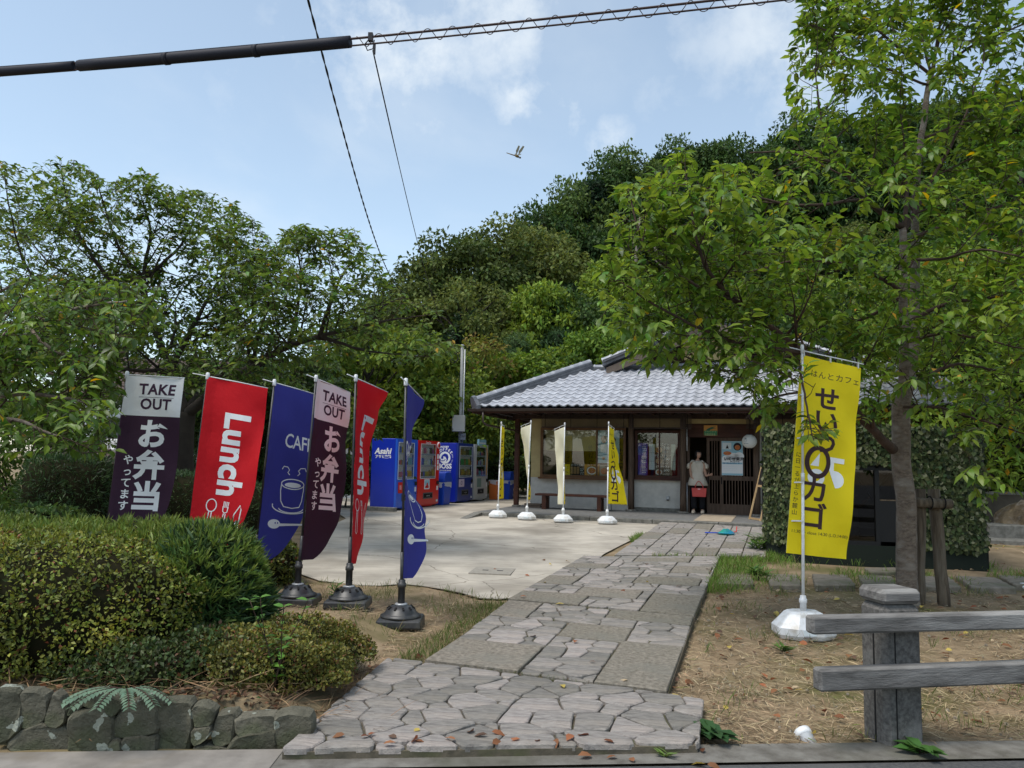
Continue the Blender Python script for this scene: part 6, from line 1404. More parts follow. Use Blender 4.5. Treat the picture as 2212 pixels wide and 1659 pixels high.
def hand(parent, wrist, dirv, palmn, size, curl, name='hand', sk=M_sk, thumb=1):
    """palm and five bent fingers grown as one skin"""
    d = Vector(dirv).normalized(); n = Vector(palmn).normalized(); n = (n - d * n.dot(d)).normalized(); s = d.cross(n) * thumb; w = Vector(wrist); L = size
    V = [w, w + d * L * .25, w + d * L * .48]; E = [(0, 1), (1, 2)]; Rr = [(.16 * L, .12 * L), (.22 * L, .12 * L), (.22 * L, .11 * L)]
    for i, (off, ln) in enumerate(((-.17, .40), (-.06, .46), (.06, .43), (.17, .34))):
        p = w + d * L * .47 + s * L * off; base = len(V); V.append(p); E.append((2, base)); Rr.append((.055 * L, .055 * L)); dd = Vector(d)
        for k in range(3):
            dd = (dd + n * curl * (.55 if k else .35)).normalized(); p = p + dd * ln * L * (.42, .33, .25)[k]; V.append(p); E.append((len(V) - 2, len(V) - 1)); Rr.append((.05 * L - .008 * L * k,) * 2)
    p = w + d * L * .14 - s * L * .18; V.append(p); E.append((1, len(V) - 1)); Rr.append((.07 * L,) * 2); dd = (d * .7 - s * .8 + n * .3).normalized()
    for k in range(2): p = p + dd * L * .2; dd = (dd + d * .4 + n * .4).normalized(); V.append(p); E.append((len(V) - 2, len(V) - 1)); Rr.append((.052 * L,) * 2)
    return skin_mesh(name, [tuple(v) for v in V], E, Rr, sk, parent, sub=2)
# woman stepping out of the cafe door
WP = LW(4.50, -.02, FZ + .012); wz = YAW
wm = empty('person', WP, wz, 'woman in a beige blouse and black trousers holding a red bag at the cafe door', 'person')
Vx = [(0, 0, .86), (0, .01, 1.02), (0, .015, 1.16), (0, .01, 1.27), (0, .0, 1.335), (.01, -.01, 1.41),
      (-.14, .01, 1.27), (-.185, .02, 1.10), (-.15, -.08, .93), (-.055, -.135, .83), (.14, .01, 1.27), (.185, .0, 1.08), (.22, -.10, .96), (.27, -.16, .96),
      (-.085, 0, .80), (-.09, -.01, .45), (-.095, .02, .09), (-.10, -.10, .045), (.085, 0, .80), (.10, .02, .45), (.11, .06, .09), (.13, -.05, .045)]
Ed = [(0, 1), (1, 2), (2, 3), (3, 4), (4, 5), (3, 6), (6, 7), (7, 8), (8, 9), (3, 10), (10, 11), (11, 12), (12, 13), (0, 14), (14, 15), (15, 16), (16, 17), (0, 18), (18, 19), (19, 20), (20, 21)]
Ra = [(.13, .10), (.115, .085), (.12, .09), (.10, .075), .048, .046, .056, .042, .036, .026, .056, .042, .036, .026, .085, .058, .036, .028, .085, .058, .036, .028]
skin_mesh('body', Vx, Ed, Ra, M_sk, wm)
hand(wm, (-.055, -.135, .83), (.45, -.2, -.85), (.3, .8, -.1), .15, .9); hand(wm, (.27, -.16, .96), (.8, -.1, .25), (.1, .6, .5), .15, .5, thumb=-1)
vs, fs, n = lathe_ell([(.70, 0, 0, .255, .20, .06), (.78, 0, 0, .235, .185, .05), (.92, 0, .0, .185, .145, .03), (1.0, 0, .01, .155, .120, .015), (1.03, 0, .01, .150, .118), (1.12, 0, .01, .165, .125), (1.22, 0, .01, .170, .120), (1.29, 0, .005, .150, .095), (1.335, 0, .0, .085, .07)], 40)
b = MB(); b.add(vs, fs, 0, True); o = b.build('blouse', M_shirt, wm); so = o.modifiers.new('thick', 'SOLIDIFY'); so.thickness = .008
for s in (-1, 1):
    b = MB(); n = 14; vs = []
    for j, (dx, z, rx, ry) in enumerate(((.10, 1.305, .05, .07), (.17, 1.30, .085, .095), (.225, 1.24, .085, .10), (.235, 1.17, .075, .09), (.215, 1.13, .062, .075))):
        for k in range(n): a = 2 * math.pi * k / n; vs.append((s * (dx + rx * .55 * math.cos(a)), .01 + ry * math.sin(a), z + rx * .6 * math.cos(a) * (-1 if j < 2 else -.2) + .01 * math.sin(a * 5)))
    b.add(vs, [(j * n + k, j * n + (k + 1) % n, (j + 1) * n + (k + 1) % n, (j + 1) * n + k) for j in range(4) for k in range(n)], 0, True); o = b.build('sleeve', M_shirt, wm); so = o.modifiers.new('thick', 'SOLIDIFY'); so.thickness = .006
b = MB(); b.tube([(-.07, -.055, 1.335), (-.03, -.10, 1.28), (0, -.118, 1.22), (.03, -.10, 1.28), (.07, -.055, 1.335)], .010, 6); b.build('collar', M_shirt, wm)
for pts, rr in (([(-.08, 0, .84), (-.09, -.005, .6), (-.09, -.01, .45), (-.095, .015, .2), (-.095, .02, .11)], [.105, .10, .085, .075, .072]), ([(.08, 0, .84), (.095, .005, .6), (.10, .02, .45), (.11, .05, .2), (.11, .06, .11)], [.105, .10, .085, .075, .072])):
    b = MB(); b.tube(pts, rr, 16); b.build('trouser_leg', M_pants, wm)
for x, y in ((-.10, -.02), (.125, .02)):
    b = MB(); vs, fs, n = lathe_ell([(0, x, y - .05, .048, .115), (.02, x, y - .05, .052, .12), (.035, x, y - .05, .048, .115), (.06, x, y - .03, .042, .09), (.085, x, y + .02, .036, .045)], 18); b.add(vs, fs, 0, True); b.add(vs[:n], [tuple(range(n - 1, -1, -1))]); b.build('shoe', M_shoe, wm)
h = head(wm, (.02, -.02, 1.49), .098, R(28), R(4)); hair_cap(h, .098)
# red handbag in her right hand
hb = empty('handbag', WP + (Matrix.Rotation(wz, 4, 'Z') @ Vector((.06, -.20, .42))), wz, 'red tote bag hanging from the woman\'s hand', 'bag')
b = MB(); vs = [(-.165, -.05, .0), (.165, -.05, 0), (.165, .05, 0), (-.165, .05, 0), (-.185, -.06, .22), (.185, -.06, .22), (.185, .06, .22), (-.185, .06, .22)]; b.add(vs, [(3, 2, 1, 0), (0, 1, 5, 4), (1, 2, 6, 5), (2, 3, 7, 6), (3, 0, 4, 7)]); b.build('bag_body', M_bagr, hb, bev=.012)
for y in (-.062, .062):
    b = MB(); b.tube([(-.10, y, .18), (-.09, y, .28), (-.05, y * .4 + .03, .37), (-.02, y * .3 + .03, .395), (.03, y * .4 + .03, .37), (.09, y, .28), (.10, y, .18)], .009, 6); b.build('bag_handle', M_bagr, hb)
b = MB(); b.bb((-.03, -.067, .19), (.03, -.0615, .205)); b.build('bag_tag', M_white, hb)
# boy seen dimly in the booth opening
bp_ = Matrix.Translation(BO) @ Matrix.Rotation(BY, 4, 'Z') @ Vector((.86, .42, 0)); by = empty('person', bp_, BY + R(20), 'small child in a checked shirt behind the dark glass of the booth, one arm raised', 'person')
k_ = 1.0
Vx = [(0, 0, .62), (0, 0, .76), (0, 0, .88), (0, 0, .96), (0, -.01, 1.03), (-.11, 0, .94), (-.17, -.10, .93), (-.06, -.19, 1.01), (.11, 0, .94), (.16, -.06, .88), (.22, -.16, .98), (-.06, 0, .57), (-.065, 0, .33), (-.07, .02, .06), (-.07, -.07, .03), (.06, 0, .57), (.07, 0, .33), (.075, .02, .06), (.08, -.07, .03)]
Ed = [(0, 1), (1, 2), (2, 3), (3, 4), (2, 5), (5, 6), (6, 7), (2, 8), (8, 9), (9, 10), (0, 11), (11, 12), (12, 13), (13, 14), (0, 15), (15, 16), (16, 17), (17, 18)]
skin_mesh('body', Vx, Ed, [(.10, .08), (.095, .075), (.09, .07), .05, .04, .04, .033, .024, .04, .033, .024, .06, .045, .03, .026, .06, .045, .03, .026], M_sk, by)
hand(by, (-.06, -.19, 1.01), (.6, -.2, .4), (.2, .8, 0), .10, .7); hand(by, (.22, -.16, .98), (.2, -.5, .6), (-.5, .5, 0), .10, .6, thumb=-1)
M_check = mat('checked_shirt', (.20, .21, .20), (.10, .11, .10), scale=40, rough=.9)
vs, fs, n = lathe_ell([(.56, 0, 0, .15, .12), (.7, 0, 0, .14, .11), (.85, 0, 0, .135, .10), (.94, 0, 0, .12, .085), (.985, 0, 0, .06, .055)], 24); b = MB(); b.add(vs, fs, 0, True); b.build('shirt', M_check, by)
b = MB(); b.tube([(-.11, 0, .945), (-.15, -.06, .935)], [.06, .056], 12); b.build('sleeve', M_check, by); b = MB(); b.tube([(.11, 0, .945), (.15, -.04, .90)], [.06, .056], 12); b.build('sleeve', M_check, by)
for s in (-1, 1): b = MB(); b.tube([(s * .06, 0, .62), (s * .066, 0, .34)], [.088, .08], 14); b.build('shorts_leg', M_pants, by); b = MB(); vs, fs, n = lathe_ell([(0, s * .075, -.03, .036, .085), (.03, s * .075, -.03, .038, .085), (.055, s * .075, -.01, .03, .05)], 14); b.add(vs, fs, 0, True); b.build('shoe', M_black, by)
h = head(by, (.0, -.02, 1.10), .088, R(25)); hair_cap(h, .088, False)
# ================================================================== TREES
def leaf_mat(name, trans=.38, rough=.42, spec=.4, orand=0):
    return mat(name, (.05, .1, .02), rough=rough, spec=spec, attr='tint', trans=trans, obj_rand=orand)
M_leaf = leaf_mat('cherry_leaf'); M_leafd = leaf_mat('wood_leaf', .30, .6, .2, .32); M_leafo = mat('cherry_leaf_single', (.10, .18, .022), (.15, .23, .03), scale=3, rough=.40, spec=.4, trans=.38, obj_rand=.35)
M_bark = mat('cherry_bark', (.25, .195, .15), (.115, .085, .065), scale=24, rough=.9, bump=1.0, bscale=26, stretch=(1, 1, 1.9), c3=(.29, .255, .215), s3=6, dist=.02, detail=8)
M_twig = mat('twig_bark', (.060, .034, .022), (.04, .024, .017), scale=6, rough=.8)
M_barkd = mat('dark_bark', (.045, .036, .028), (.028, .022, .018), scale=4, rough=.95)
def proj(p):
    v = p - Vector((0, 0, CZ)); w = v.dot(FW); return (1106 + 1662 * v.dot(RT) / w, 829.5 - 1662 * v.dot(UP) / w, w) if w > .05 else (-9e9, 0, w)
class Grow:
    def __init__(s, seed, leaf=.11, gap=.05, maxlev=3, dens=(2.4, 3.6, 5.0), lens=(1.0, .55, .28), trop=.06, spread=.9, twig_r=.004, flat=.55, droop=.5, clear=.25):
        s.r = random.Random(seed); s.leaf, s.gap, s.ml, s.dens, s.lens, s.trop, s.spread, s.twr, s.flat, s.droop, s.clear = leaf, gap, maxlev, dens, lens, trop, spread, twig_r, flat, droop, clear
        s.lim = None; s.br = []; s.lp = []; s.la = []; s.ln = []; s.ls = []
    def rv(s): return Vector((s.r.gauss(0, 1), s.r.gauss(0, 1), s.r.gauss(0, 1))).normalized()
    def limb(s, pts, r0, r1, level=0, smooth=True):
        P = [Vector(p) for p in pts]
        if smooth:
            Q = []
            for i in range(len(P) - 1):
                a, b_, c, d = P[max(0, i - 1)], P[i], P[i + 1], P[min(len(P) - 1, i + 2)]
                for k in range(5):
                    t = k / 5; Q.append(.5 * ((2 * b_) + (c - a) * t + (2 * a - 5 * b_ + 4 * c - d) * t * t + (3 * b_ - a - 3 * c + d) * t ** 3) + s.rv() * (P[i + 1] - P[i]).length * .012)
            Q.append(P[-1]); P = Q
        n = len(P); R_ = [r0 + (r1 - r0) * (k / (n - 1)) ** .8 for k in range(n)]
        s.br.append((P, R_, level)); s.sprout(P, R_, level); return P
    def sprout(s, P, R_, level, clear=None):
        L = sum((P[i + 1] - P[i]).length for i in range(len(P) - 1))
        if level >= s.ml: s.leaves(P); return
        n = int(L * s.dens[level] * s.r.uniform(.8, 1.2) + s.r.random())
        c0 = s.clear if level == 0 else .15
        for k in range(n):
            t = c0 + (1 - c0) * ((k + s.r.random()) / n); i = min(len(P) - 2, int(t * (len(P) - 1))); f = t * (len(P) - 1) - i
            p = P[i].lerp(P[i + 1], f); d = (P[i + 1] - P[i]).normalized(); side = s.rv(); side.z *= s.flat; side = side - d * side.dot(d)
            if side.length < .05: continue
            nd = (d * s.r.uniform(.35, .8) + side.normalized() * s.spread + Vector((0, 0, s.trop * 3))).normalized()
            s.branch(p, nd, s.lens[level] * s.r.uniform(.55, 1.25) * (1.15 - .5 * t), max(s.twr, R_[i] * .5), level + 1)
        s.branch(P[-1], (P[-1] - P[-2]).normalized(), s.lens[level] * .8, R_[-1], level + 1)
    def branch(s, p, d, L, r, level):
        n = max(3, int(L / .09)); P = [p]; dd = Vector(d)
        for k in range(n):
            dd = (dd + s.rv() * .16 + Vector((0, 0, s.trop))).normalized(); q = P[-1] + dd * (L / n)
            if s.lim and s.lim(q): break
            P.append(q)
        n = len(P) - 1
        if n < 1: return
        R_ = [max(s.twr * .7, r * (1 - .75 * k / n)) for k in range(n + 1)]; s.br.append((P, R_, level)); s.sprout(P, R_, level)
    def leaves(s, P):
        L = sum((P[i + 1] - P[i]).length for i in range(len(P) - 1)); n = max(2, int(L / s.gap)); sg = 1
        for k in range(n + 1):
            t = (k + .3) / (n + .3); t = min(1, t); i = min(len(P) - 2, int(t * (len(P) - 1))); p = P[i].lerp(P[i + 1], t * (len(P) - 1) - i); d = (P[i + 1] - P[i]).normalized()
            sd = d.cross(Vector((0, 0, 1))); sd = sd.normalized() if sd.length > .1 else Vector((1, 0, 0)); sg = -sg
            ax = d * s.r.uniform(.25, .8) + sd * sg * s.r.uniform(.4, 1.0) + Vector((0, 0, -s.droop * s.r.uniform(.2, 1.5))) + s.rv() * .25
            s.lp.append(p); s.la.append(ax); s.ln.append(Vector((0, 0, 1)) + s.rv() * .55); s.ls.append(s.leaf * s.r.uniform(.6, 1.2))
    def wood(s, name, m, parent, loc, r_min=0, levels=None, sides=(12, 7, 5, 4)):
        b = MB()
        for P, R_, lv in s.br:
            if levels is not None and lv not in levels: continue
            if max(R_) < r_min: continue
            b.tube([p - loc for p in P], R_, sides[min(lv, 3)], cap=lv < 1)
        return b.build(name, m, parent) if b.v else None
    def crown(s, name, m, parent, loc, base, extra=None, singles=0, shape=LEAF8, keep=None, var=.28, cull=None):
        P = np.array([tuple(p) for p in s.lp]); A = np.array([tuple(p) for p in s.la]); Nn = np.array([tuple(p) for p in s.ln]); S = np.array(s.ls)
        if cull is not None:
            k = np.array([not cull(Vector(q)) for q in P]); P, A, Nn, S = P[k], A[k], Nn[k], S[k]
        sel = np.zeros(len(P), bool)
        if singles:
            pr_ = [proj(Vector(q)) for q in P]; sc_ = np.array([S[i] / q[2] if (20 < q[0] < 2190 and 10 < q[1] < 1640) else 0 for i, q in enumerate(pr_)]); sel[np.argsort(-sc_)[:singles]] = True
        k = ~sel; col = tint(k.sum(), base, var, .14, extra)
        o = link(name, leaves_mesh(name, P[k] - np.array(loc), A[k], Nn[k], S[k], m, col, shape), parent); tag(o, kind='stuff')
        if singles:
            b = MB(); b.add([tuple(v) for v in LEAF8[0]], LEAF8[1], 0, False); me = b.mesh('leaf', M_leafo)
            for i in np.nonzero(sel)[0]:
                a = Vector(A[i]).normalized(); x = a.cross(Vector(Nn[i])).normalized(); z = x.cross(a); M = Matrix((x, a, z)).transposed() * 1.0
                M4 = M.to_4x4() @ Matrix.Diagonal((S[i],) * 3 + (1,)); M4.translation = Vector(P[i]) - loc; q = link('leaf', me, parent); q.matrix_local = M4
        return o
A3 = lambda l: [at(*q) for q in l]
def lerp_keys(k, x):
    if x <= k[0][0]: return k[0][1]
    for (a, va), (c, vc) in zip(k, k[1:]):
        if x <= c: return va + (vc - va) * (x - a) / (c - a)
    return k[-1][1]
TOP_R = [(1290, 620), (1315, 520), (1333, 390), (1400, 385), (1450, 335), (1480, 312), (1515, 390), (1550, 350), (1600, 350), (1680, 335), (1696, 235), (1704, 120), (1728, 40), (1742, -400)]
TOP_L = [(-200, 320), (0, 345), (60, 358), (120, 334), (180, 350), (230, 395), (265, 385), (310, 368), (370, 400), (480, 420), (545, 465), (585, 520), (640, 480), (700, 495), (765, 488), (800, 545), (822, 542), (840, 620), (900, 650), (970, 652), (985, 720)]
def lim_right(p):
    q = proj(p)
    if q[0] < 1294: return True
    if q[1] < lerp_keys(TOP_R, q[0]): return True
    if q[0] < 1340 and q[1] > 720: return True
    if q[2] < 7.9 and 1722 < q[0] < 1900 and q[1] > 748 and not (q[0] < 1762 and 775 < q[1] < 975) and not (q[0] < 1805 and 860 < q[1] < 955): return True
    if q[0] < 1620 and q[1] > 800 + max(0, q[0] - 1480) * .35: return True
    if q[0] < 1720 and q[1] > 915: return True
    return q[0] < 1930 and q[1] > 968
def lim_left(p): q = proj(p); return (q[0] > 745 and q[1] > 790) or q[1] < lerp_keys(TOP_L, q[0]) or q[0] > 985
def lim_near(p): q = proj(p); return q[0] > 350 or q[1] > 985 or (q[1] > 740 and q[0] > 252) or q[1] < 600 + max(0, 120 - q[0]) * -.2
# ---- the big cherry tree on the right
base = gpg(1962, 1306); base = Vector((base.x, base.y, G(base.x, base.y)))
g = Grow(5, leaf=.135, gap=.033, maxlev=3, dens=(4.0, 5.4, 6.8), lens=(.85, .48, .27), trop=.05, droop=.55, clear=.12)
D0 = base.y
tr = [base - Vector((0, 0, .15)), base + Vector((0, 0, .25))] + A3([(1957, 1100, D0), (1946, 965, D0), (1948, 860, D0)])
g.ml = 0; g_trunk = g.limb(tr, .128, .100, 1); g.br[-1][1][:4] = [.165, .15, .14, .132]; g.lp.clear(); g.la.clear(); g.ln.clear(); g.ls.clear()
g.limb(A3([(1948, 880, D0), (1953, 770, D0 - .1), (1952, 640, D0 - .15), (1950, 492, D0 - .15)]), .065, .040, 1); g.br[-1] = (g.br[-1][0], g.br[-1][1], 0)
g.limb(A3([(1950, 880, D0), (1972, 760, D0 + .15), (1977, 620, D0 + .3), (1976, 480, D0 + .45), (1986, 330, D0 + .6), (2012, 160, D0 + .8)]), .072, .034, 1); g.br[-1] = (g.br[-1][0], g.br[-1][1], 0)
g.lp.clear(); g.la.clear(); g.ln.clear(); g.ls.clear(); g.ml = 3; g.lim = lim_right
K = D0 - 8.95
for l, r0 in (([(1950, 492, 8.8), (1871, 429, 8.6), (1817, 354, 8.4), (1775, 258, 8.3), (1763, 175, 8.2)], .04), ([(1952, 500, 8.8), (1958, 440, 8.75), (1958, 367, 8.7), (1946, 250, 8.6)], .035), ([(1952, 500, 8.8), (1979, 450, 8.9), (2021, 375, 8.9), (2075, 271, 9), (2125, 130, 9)], .036),
              ([(1928, 972, 8.85), (1852, 892, 8.5), (1733, 760, 8.0), (1588, 650, 7.5), (1515, 556, 7.2), (1490, 420, 7.1)], .058), ([(1948, 630, 8.8), (1850, 575, 8.5), (1725, 562, 8.2), (1630, 585, 8.0)], .028), ([(1733, 760, 8.0), (1600, 742, 7.6), (1470, 690, 7.3), (1345, 612, 7.2)], .026),
              ([(1733, 760, 8.0), (1728, 790, 7.4), (1738, 850, 6.95), (1750, 915, 6.8)], .014), ([(1956, 700, 8.85), (2050, 655, 8.7), (2160, 640, 8.5), (2290, 600, 8.4)], .032), ([(1962, 520, 8.9), (2080, 470, 8.9), (2212, 430, 8.8), (2330, 400, 8.7)], .028), ([(1955, 850, 8.95), (2050, 790, 9.2), (2160, 800, 9.4), (2280, 820, 9.5)], .028),
              ([(1588, 650, 7.5), (1490, 610, 7.3), (1400, 540, 7.2), (1365, 440, 7.2)], .022), ([(1871, 429, 8.6), (1740, 445, 8.3), (1610, 420, 8.1), (1480, 400, 8.0)], .022), ([(1817, 354, 8.4), (1700, 330, 8.2), (1620, 330, 8.1)], .018), ([(1852, 892, 8.5), (1760, 850, 8.1), (1670, 860, 7.9), (1610, 905, 7.8)], .018), ([(1733, 760, 8.0), (1640, 790, 7.9), (1560, 800, 7.9), (1480, 770, 7.9)], .018),
              ([(1950, 640, 8.9), (1860, 690, 9.1), (1740, 690, 9.2), (1650, 660, 9.2)], .025), ([(1956, 740, 8.85), (2030, 720, 8.2), (2110, 730, 7.8), (2190, 750, 7.6)], .022), ([(1948, 880, 8.9), (2030, 880, 8.4), (2110, 905, 8.1), (2190, 930, 8.0)], .018), ([(1952, 560, 8.9), (2030, 560, 8.4), (2120, 540, 8.0), (2230, 560, 7.8)], .022)):
    g.limb(A3([(x, y, d + K) for x, y, d in l]), r0, .008)
for l, r0 in (([(2012, 165, 9.75), (1935, 98, 9.6), (1870, 45, 9.5), (1815, 22, 9.4)], .024), ([(2005, 185, 9.7), (1900, 145, 9.5), (1810, 135, 9.4), (1740, 160, 9.4)], .018), ([(2012, 160, 9.75), (2030, 60, 9.8), (2045, -60, 9.8)], .03), ([(2010, 175, 9.75), (2090, 105, 9.7), (2190, 60, 9.6), (2290, 20, 9.5)], .024), ([(1935, 98, 9.6), (1880, 100, 9.3), (1800, 70, 9.2), (1755, 55, 9.2)], .012), ([(1990, 300, 9.6), (2090, 260, 9.6), (2200, 200, 9.6), (2280, 150, 9.6)], .02), ([(2012, 160, 9.75), (1985, 60, 9.8), (1960, -30, 9.9)], .02)):
    g.limb(A3([(x, y, d + K) for x, y, d in l]), r0, .007)
bt = empty('cherry_tree', base, 0, 'big cherry tree beside the stakes, its leafy crown filling the right of the view', 'tree')
M_limb = mat('cherry_limb', (.095, .058, .042), (.05, .032, .024), scale=8, rough=.85, bump=.7, bscale=24)
gt = Grow(1); gt.br = g.br[:3]; gt.wood('trunk', M_bark, bt, base, levels=(0, 1))
gt = Grow(1); gt.br = [q for q in g.br[3:] if max(q[1]) >= .0179]; gt.wood('limbs', M_limb, bt, base)
gt = Grow(1); gt.br = [q for q in g.br[3:] if max(q[1]) < .0179]; gt.wood('twigs', M_twig, bt, base)
g.crown('crown', M_leaf, bt, base, (.125, .210, .024), [(.008, (.52, .38, .02)), (.2, (.20, .28, .036)), (.10, (.06, .125, .02))], singles=290, cull=lim_right)
print('right tree leaves', len(g.lp))
# ---- spreading cherry behind the flags
base = Vector((at(400, 1100, 13.2).x, 13.2, G(-5, 13.2)))
g = Grow(17, leaf=.138, gap=.038, maxlev=3, dens=(3.4, 4.8, 6.6), lens=(1.2, .68, .38), trop=.05, droop=.5, clear=.1)
g.ml = 0; g.limb([base - Vector((0, 0, .2)), base + Vector((0, 0, .5))] + A3([(398, 960, 13.2), (404, 890, 13.2)]), .19, .14, 1, True); g.br[-1] = (g.br[-1][0], g.br[-1][1], 0); g.lp.clear(); g.la.clear(); g.ln.clear(); g.ls.clear(); g.ml = 3; g.lim = lim_left
for l, r0 in (([(405, 895, 13.2), (470, 838, 12.8), (544, 791, 12.4), (622, 749, 12.1), (691, 726, 12), (800, 700, 12), (890, 685, 12)], .10), ([(622, 749, 12.1), (640, 680, 12.2), (650, 600, 12.4), (640, 530, 12.4)], .045), ([(691, 726, 12), (715, 650, 12), (745, 585, 12), (775, 560, 12)], .04), ([(691, 726, 12), (780, 755, 12.4), (850, 765, 12.6)], .035), ([(400, 895, 13.2), (370, 800, 13.4), (330, 700, 13.4), (310, 600, 13.4), (325, 500, 13.4), (305, 425, 13.4)], .095), ([(370, 800, 13.4), (420, 700, 13.6), (470, 610, 13.6), (520, 530, 13.6)], .06),
              ([(330, 700, 13.4), (250, 620, 13.4), (190, 540, 13.2), (150, 455, 13.2), (135, 380, 13)], .055), ([(330, 700, 13.4), (220, 690, 13), (120, 650, 12.8), (50, 560, 12.6), (15, 420, 12.4)], .055), ([(315, 600, 13.4), (390, 530, 13.7), (430, 455, 13.8)], .04), ([(370, 800, 13.4), (290, 800, 12.6), (200, 790, 12), (100, 770, 11.6)], .045), ([(420, 700, 13.6), (500, 690, 14), (560, 640, 14.2), (590, 560, 14.4)], .04), ([(250, 620, 13.4), (190, 620, 14), (100, 560, 14.4), (40, 480, 14.6)], .035), ([(310, 600, 13.4), (260, 540, 13.2), (230, 460, 13), (215, 410, 12.8)], .035), ([(544, 791, 12.4), (560, 720, 12), (580, 650, 11.8), (560, 580, 11.8)], .035), ([(404, 890, 13.2), (340, 860, 14), (250, 850, 14.6), (150, 850, 15)], .04), ([(404, 880, 13.2), (470, 800, 14.4), (560, 780, 15), (660, 790, 15.4)], .04), ([(800, 700, 12), (830, 660, 12), (880, 640, 12.2)], .02)):
    g.limb(A3(l), r0, .009)
bt = empty('cherry_tree', base, 0, 'wide spreading cherry tree behind the six banner flags', 'tree')
g.wood('trunk', M_barkd, bt, base, levels=(0, 1, 2), r_min=.012); gt = Grow(1); gt.br = [q for q in g.br if max(q[1]) < .012]; gt.wood('twigs', M_twig, bt, base, sides=(4, 4, 4, 4))
g.crown('crown', M_leaf, bt, base, (.085, .145, .025), [(.010, (.35, .22, .02)), (.2, (.14, .20, .032)), (.12, (.05, .09, .018))], shape=LEAF4)
print('left tree leaves', len(g.lp))
# ---- nearer cherry reaching in from the left edge
base = Vector((at(-230, 1100, 7.6).x, 7.6, G(-6, 7.6)))
g = Grow(29, leaf=.112, gap=.034, maxlev=3, dens=(3.8, 5.0, 6.4), lens=(.9, .52, .30), trop=.04, droop=.6, clear=.1)
g.ml = 0; g.limb([base - Vector((0, 0, .2))] + A3([(-225, 1000, 7.6), (-215, 900, 7.6), (-200, 780, 7.6)]), .14, .09, 1); g.br[-1] = (g.br[-1][0], g.br[-1][1], 0); g.lp.clear(); g.la.clear(); g.ln.clear(); g.ls.clear(); g.ml = 3; g.lim = lim_near
for l, r0 in (([(-205, 800, 7.6), (-60, 750, 7.4), (60, 705, 7.3), (170, 665, 7.2), (275, 650, 7.2)], .045), ([(-210, 900, 7.6), (-80, 870, 7.2), (40, 850, 7.0), (140, 860, 6.9), (205, 875, 6.9)], .04), ([(-212, 930, 7.6), (-80, 930, 7.0), (20, 905, 6.7), (90, 930, 6.6), (135, 945, 6.6)], .03), ([(-205, 790, 7.6), (-120, 700, 7.8), (-20, 640, 7.9), (60, 600, 8)], .04), ([(60, 705, 7.3), (120, 760, 7.2), (210, 770, 7.2), (270, 760, 7.3)], .02), ([(-60, 750, 7.4), (40, 780, 7.3), (120, 810, 7.3), (180, 815, 7.3)], .02), ([(-200, 780, 7.6), (-230, 650, 7.6), (-220, 520, 7.6)], .05)):
    g.limb(A3(l), r0, .007)
bt = empty('cherry_tree', base, 0, 'nearer cherry tree reaching in over the hedge from the left edge', 'tree')
g.wood('trunk', M_bark, bt, base, levels=(0, 1), r_min=.015); gt = Grow(1); gt.br = [q for q in g.br if max(q[1]) < .015]; gt.wood('twigs', M_twig, bt, base, sides=(5, 5, 4, 4))
g.crown('crown', M_leaf, bt, base, (.085, .150, .024), [(.02, (.42, .27, .02)), (.2, (.13, .20, .035)), (.1, (.05, .10, .018))], singles=290, cull=lim_near)
print('near left leaves', len(g.lp))

# ================================================================== FOREST: a few kinds of tree, copied over the hill
def lobe_tree(seed, h, cw, nl, per, lsize, base_c, extra=None, shape=LEAF2, trunk_h=.35, conic=0, up=.25, m=None, dense=1.0, flatn=.6, gaps=.0):
    """trunk with forking limbs, leaves in clumps round the limb ends"""
    r = random.Random(seed); br = []; cl = []
    th = h * trunk_h; top = Vector((r.uniform(-.3, .3), r.uniform(-.3, .3), h * .86))
    br.append(([Vector((0, 0, -.6)), Vector((0, 0, th * .5)), Vector((top.x * .4, top.y * .4, th)), top * .75 + Vector((0, 0, 0)), top], [h * .022, h * .018, h * .015, h * .008, h * .003]))
    for i in range(nl):
        f = (i + r.random()) / nl; z = th + (h - th) * f; 
        rad = cw * (math.sqrt(max(.03, 1 - (2 * f - .85) ** 2 / 1.4)) if not conic else (1 - f) ** .8 * 1.0 + .08) * r.uniform(.45, 1.0)
        a = i * 2.4 + r.uniform(-.5, .5); c = Vector((math.cos(a) * rad, math.sin(a) * rad, z + (-.12 * rad if conic else r.uniform(-.3, .3)))); cl.append((c, (cw * r.uniform(.15, .36)) if not conic else cw * r.uniform(.16, .26)))
        s0 = Vector((0, 0, max(th * .8, z - rad * .8))) if not conic else Vector((0, 0, z + .1)); mid = s0.lerp(c, .5) + Vector((0, 0, .1 * rad)); br.append(([s0, mid, c], [h * .008, h * .005, h * .002]))
    P = []; A = []; Nn = []
    for c, rr in cl:
        n = int(per * (rr / cw / .27) ** 2 * r.uniform(.7, 1.2)); d = rng.normal(0, 1, (n, 3)); d[:, 2] = d[:, 2] * .8 + up; d /= np.linalg.norm(d, axis=1, keepdims=True)
        k = rng.random((n, 1)) ** .35; sub = np.array([mnoise.noise(Vector(q) * 2.3 + c) for q in d])[:, None]
        pos = np.array(c) + d * k * rr * (1 + .45 * sub) * np.array([1.15, 1.15, flatn + .1]); P.append(pos); A.append(d * .6 + rng.normal(0, .55, (n, 3)) + np.array([0, 0, -.3])); Nn.append(d * .8 + np.array([0, 0, .7]) + rng.normal(0, .4, (n, 3)))
    P, A, Nn = map(np.concatenate, (P, A, Nn)); n = len(P); col = tint(n, base_c, .26, .10, extra)
    return br, leaves_mesh('crown', P, A, Nn, rng.uniform(.6, 1.25, n) * lsize, m or M_leafd, col, shape), n
